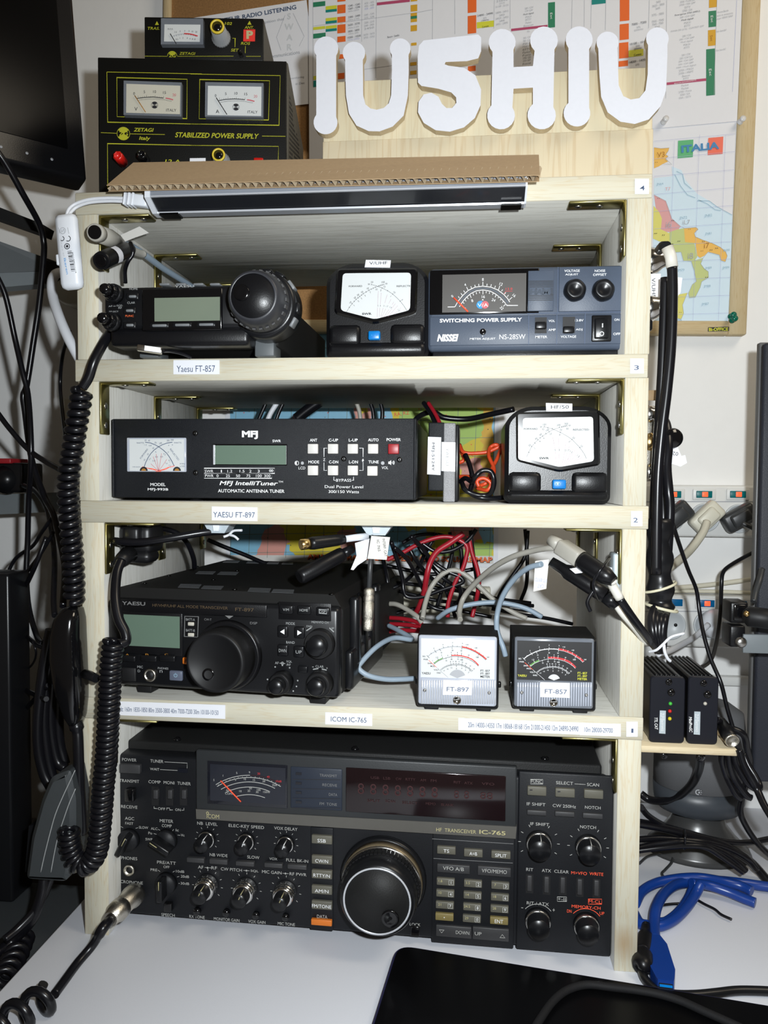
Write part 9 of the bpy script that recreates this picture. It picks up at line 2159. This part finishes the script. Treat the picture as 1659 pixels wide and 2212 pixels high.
fl = MB().add(q + [p + Vector((0, 0.0006, 0)) for p in q], [(0, 1, 2, 3), (7, 6, 5, 4), (0, 4, 5, 1), (1, 5, 6, 2), (2, 6, 7, 3), (3, 7, 4, 0)]).build('paper_flag', 'paper_grey', p1)
PD = Lab(p1); PD.M = Matrix.Translation(Vector(p1.location)); PD.I = PD.M.inverted(); PD.cl = PD.I @ CAM; PD.z(0, 0, 1)
PD.text('FT-897D', 1168, 1253, 26, 8, 'lav', Y=q[0].y - 0.0004, rot=175); PD.text('CAT', 1168, 1266, 14, 8, 'lav', Y=q[0].y - 0.0004, rot=175); PD.flush(fl)
p2 = thing('data_plug', 'black plug in a grey coupler strapped to its neighbour by the right side panel', 'plug', K8(800, 1000, -0.015))
off = -Vector(p2.location)
A_, B2 = K8(560, 880, -0.016), K8(880, 1090, -0.030)
d_ = (B2 - A_).normalized(); upd = Vector((0, 0, 1)); upd = (upd - d_ * upd.dot(d_)).normalized()
MB().obox(A_ - d_ * 0.011 + off, d_, d_.cross(upd), upd, 0.011, 0.0070, 0.0062, 0.002).build('coupler', 'grey_cable', p2)
MB().tube([A_ - d_ * 0.032 + off, A_ - d_ * 0.022 + off], [0.0046, 0.0056], 16).build('coupler_boot', 'grey_cable', p2)
MB().tube([A_ + off, A_ + d_ * 0.003 + off, B2 + off, B2 + d_ * 0.008 + off], [0.0072, 0.0075, 0.0070, 0.0042], 20).build('body', 'black_plastic', p2)
MB().tube([p + off for p in spline([B2 + d_ * 0.006, K8(960, 1200, -0.030), K8(1060, 1380, -0.028)], 5)], 0.0036, 12).build('white_sleeve', 'heat_white', p2)
MB().tube([p + off for p in spline([K8(1060, 1380, -0.028), K8(1180, 1560, -0.026), K8(1330, 1770, -0.018), K8(1480, 1960, 0.0), K8(1560, 2050, 0.015)], 6)], 0.0032, 12).build('lead', 'black_cable', p2)
c_ = K8(720, 1080, -0.022) + off
MB().tube([p + off for p in spline([K8(930, 860, -0.02), K8(850, 960, -0.034), K8(780, 1060, -0.036), K8(720, 1180, -0.032), K8(740, 1300, -0.03), K8(780, 1390, -0.02)], 6)], 0.0012, 8).build('strap', 'black_cable', p2)
MB().tube([p + off for p in spline([K8(720, 1280, -0.03), K8(660, 1380, -0.03), K8(645, 1450, -0.03), K8(685, 1545, -0.03)], 6)], 0.0015, 8).build('strap_end', 'black_cable', p2)
# pale clip on the right side panel
cp = thing('cable_clip', 'pale plastic cable clip on the inside of the right side panel', 'clip', atx(1325, 1235, INNER[2][1] - 0.004))
MB().rbox(-0.002, 0.0036, -0.010, 0.010, -0.022, 0.016, 0.0015).build('base', 'clip_grey', cp)
MB().rbox(-0.006, -0.0015, -0.005, 0.005, -0.012, 0.004, 0.001).build('latch', 'white_plastic', cp)
# tied white cable ends by the right post
cable('cable_tie', 'white cable tie with a long free end below the right post', [(1402, 1408, 0.0), (1418, 1404, -0.006), (1432, 1392, -0.006), (1450, 1376, -0.004), (1478, 1368, 0.0)], 0.0011, 'white_cable', 'cable tie')
cable('cable_tie', 'white cable tie end curling downwards by the small interface boxes', [(1434, 1392, -0.004), (1436, 1408, -0.004), (1442, 1422, -0.002), (1448, 1428, 0.0)], 0.0013, 'white_cable', 'cable tie')

# cream duct on the wall behind shelf 1
du = thing('cable_duct', 'cream plastic duct with two screws on the wall behind shelf 1', 'duct', aty(900, 1330, WALL_Y - 0.02))
off = -Vector(du.location)
a, b = aty(660, 1322, WALL_Y - 0.018) + off, aty(1060, 1270, WALL_Y - 0.018) + off
MB().rbox(a.x, b.x, 0.002, 0.0195, a.z, b.z, 0.002).build('channel', 'cream_cable', du)
for u in (850, 1030):
    MB().lathe(aty(u, 1292, WALL_Y - 0.0185) + off, (0, -1, 0), [(0.005, -0.001), (0.005, 0.001), (0.003, 0.002), (0, 0.002)], 16).build('screw', 'steel_screw', du)
for i, (lab, pts) in enumerate((
 ('black strand hanging at the left of the tangle beside the jack plug', [(600, 60, 0.16), (620, 200, 0.16), (645, 330, 0.17), (660, 430, 0.17)]),
 ('black strand slanting down left through the tangle', [(1010, 40, 0.15), (930, 170, 0.15), (870, 290, 0.16), (760, 400, 0.17), (640, 450, 0.17)]),
 ('black strand crossing from the thick red cable to the right corner', [(830, 60, 0.17), (960, 260, 0.17), (1080, 380, 0.17), (1240, 460, 0.18), (1450, 510, 0.19), (1680, 540, 0.20)]),
 ('black strand looping low between the red cables', [(880, 480, 0.14), (960, 560, 0.13), (1060, 590, 0.13), (1140, 560, 0.13), (1180, 470, 0.14), (1150, 380, 0.15)]),
 ('black strand running just below the map title', [(640, 270, 0.18), (780, 300, 0.18), (920, 330, 0.18), (1060, 330, 0.18), (1200, 310, 0.18), (1300, 290, 0.18)]),
 ('black strand falling behind the grey arching cable', [(1100, 30, 0.18), (1120, 160, 0.18), (1090, 300, 0.18), (1050, 430, 0.18), (1010, 560, 0.18)]))):
    cable('tangled_cable', lab, Q_(pts), 0.0021, 'black_cable', 'cable', 'tangle of cables on shelf 1')
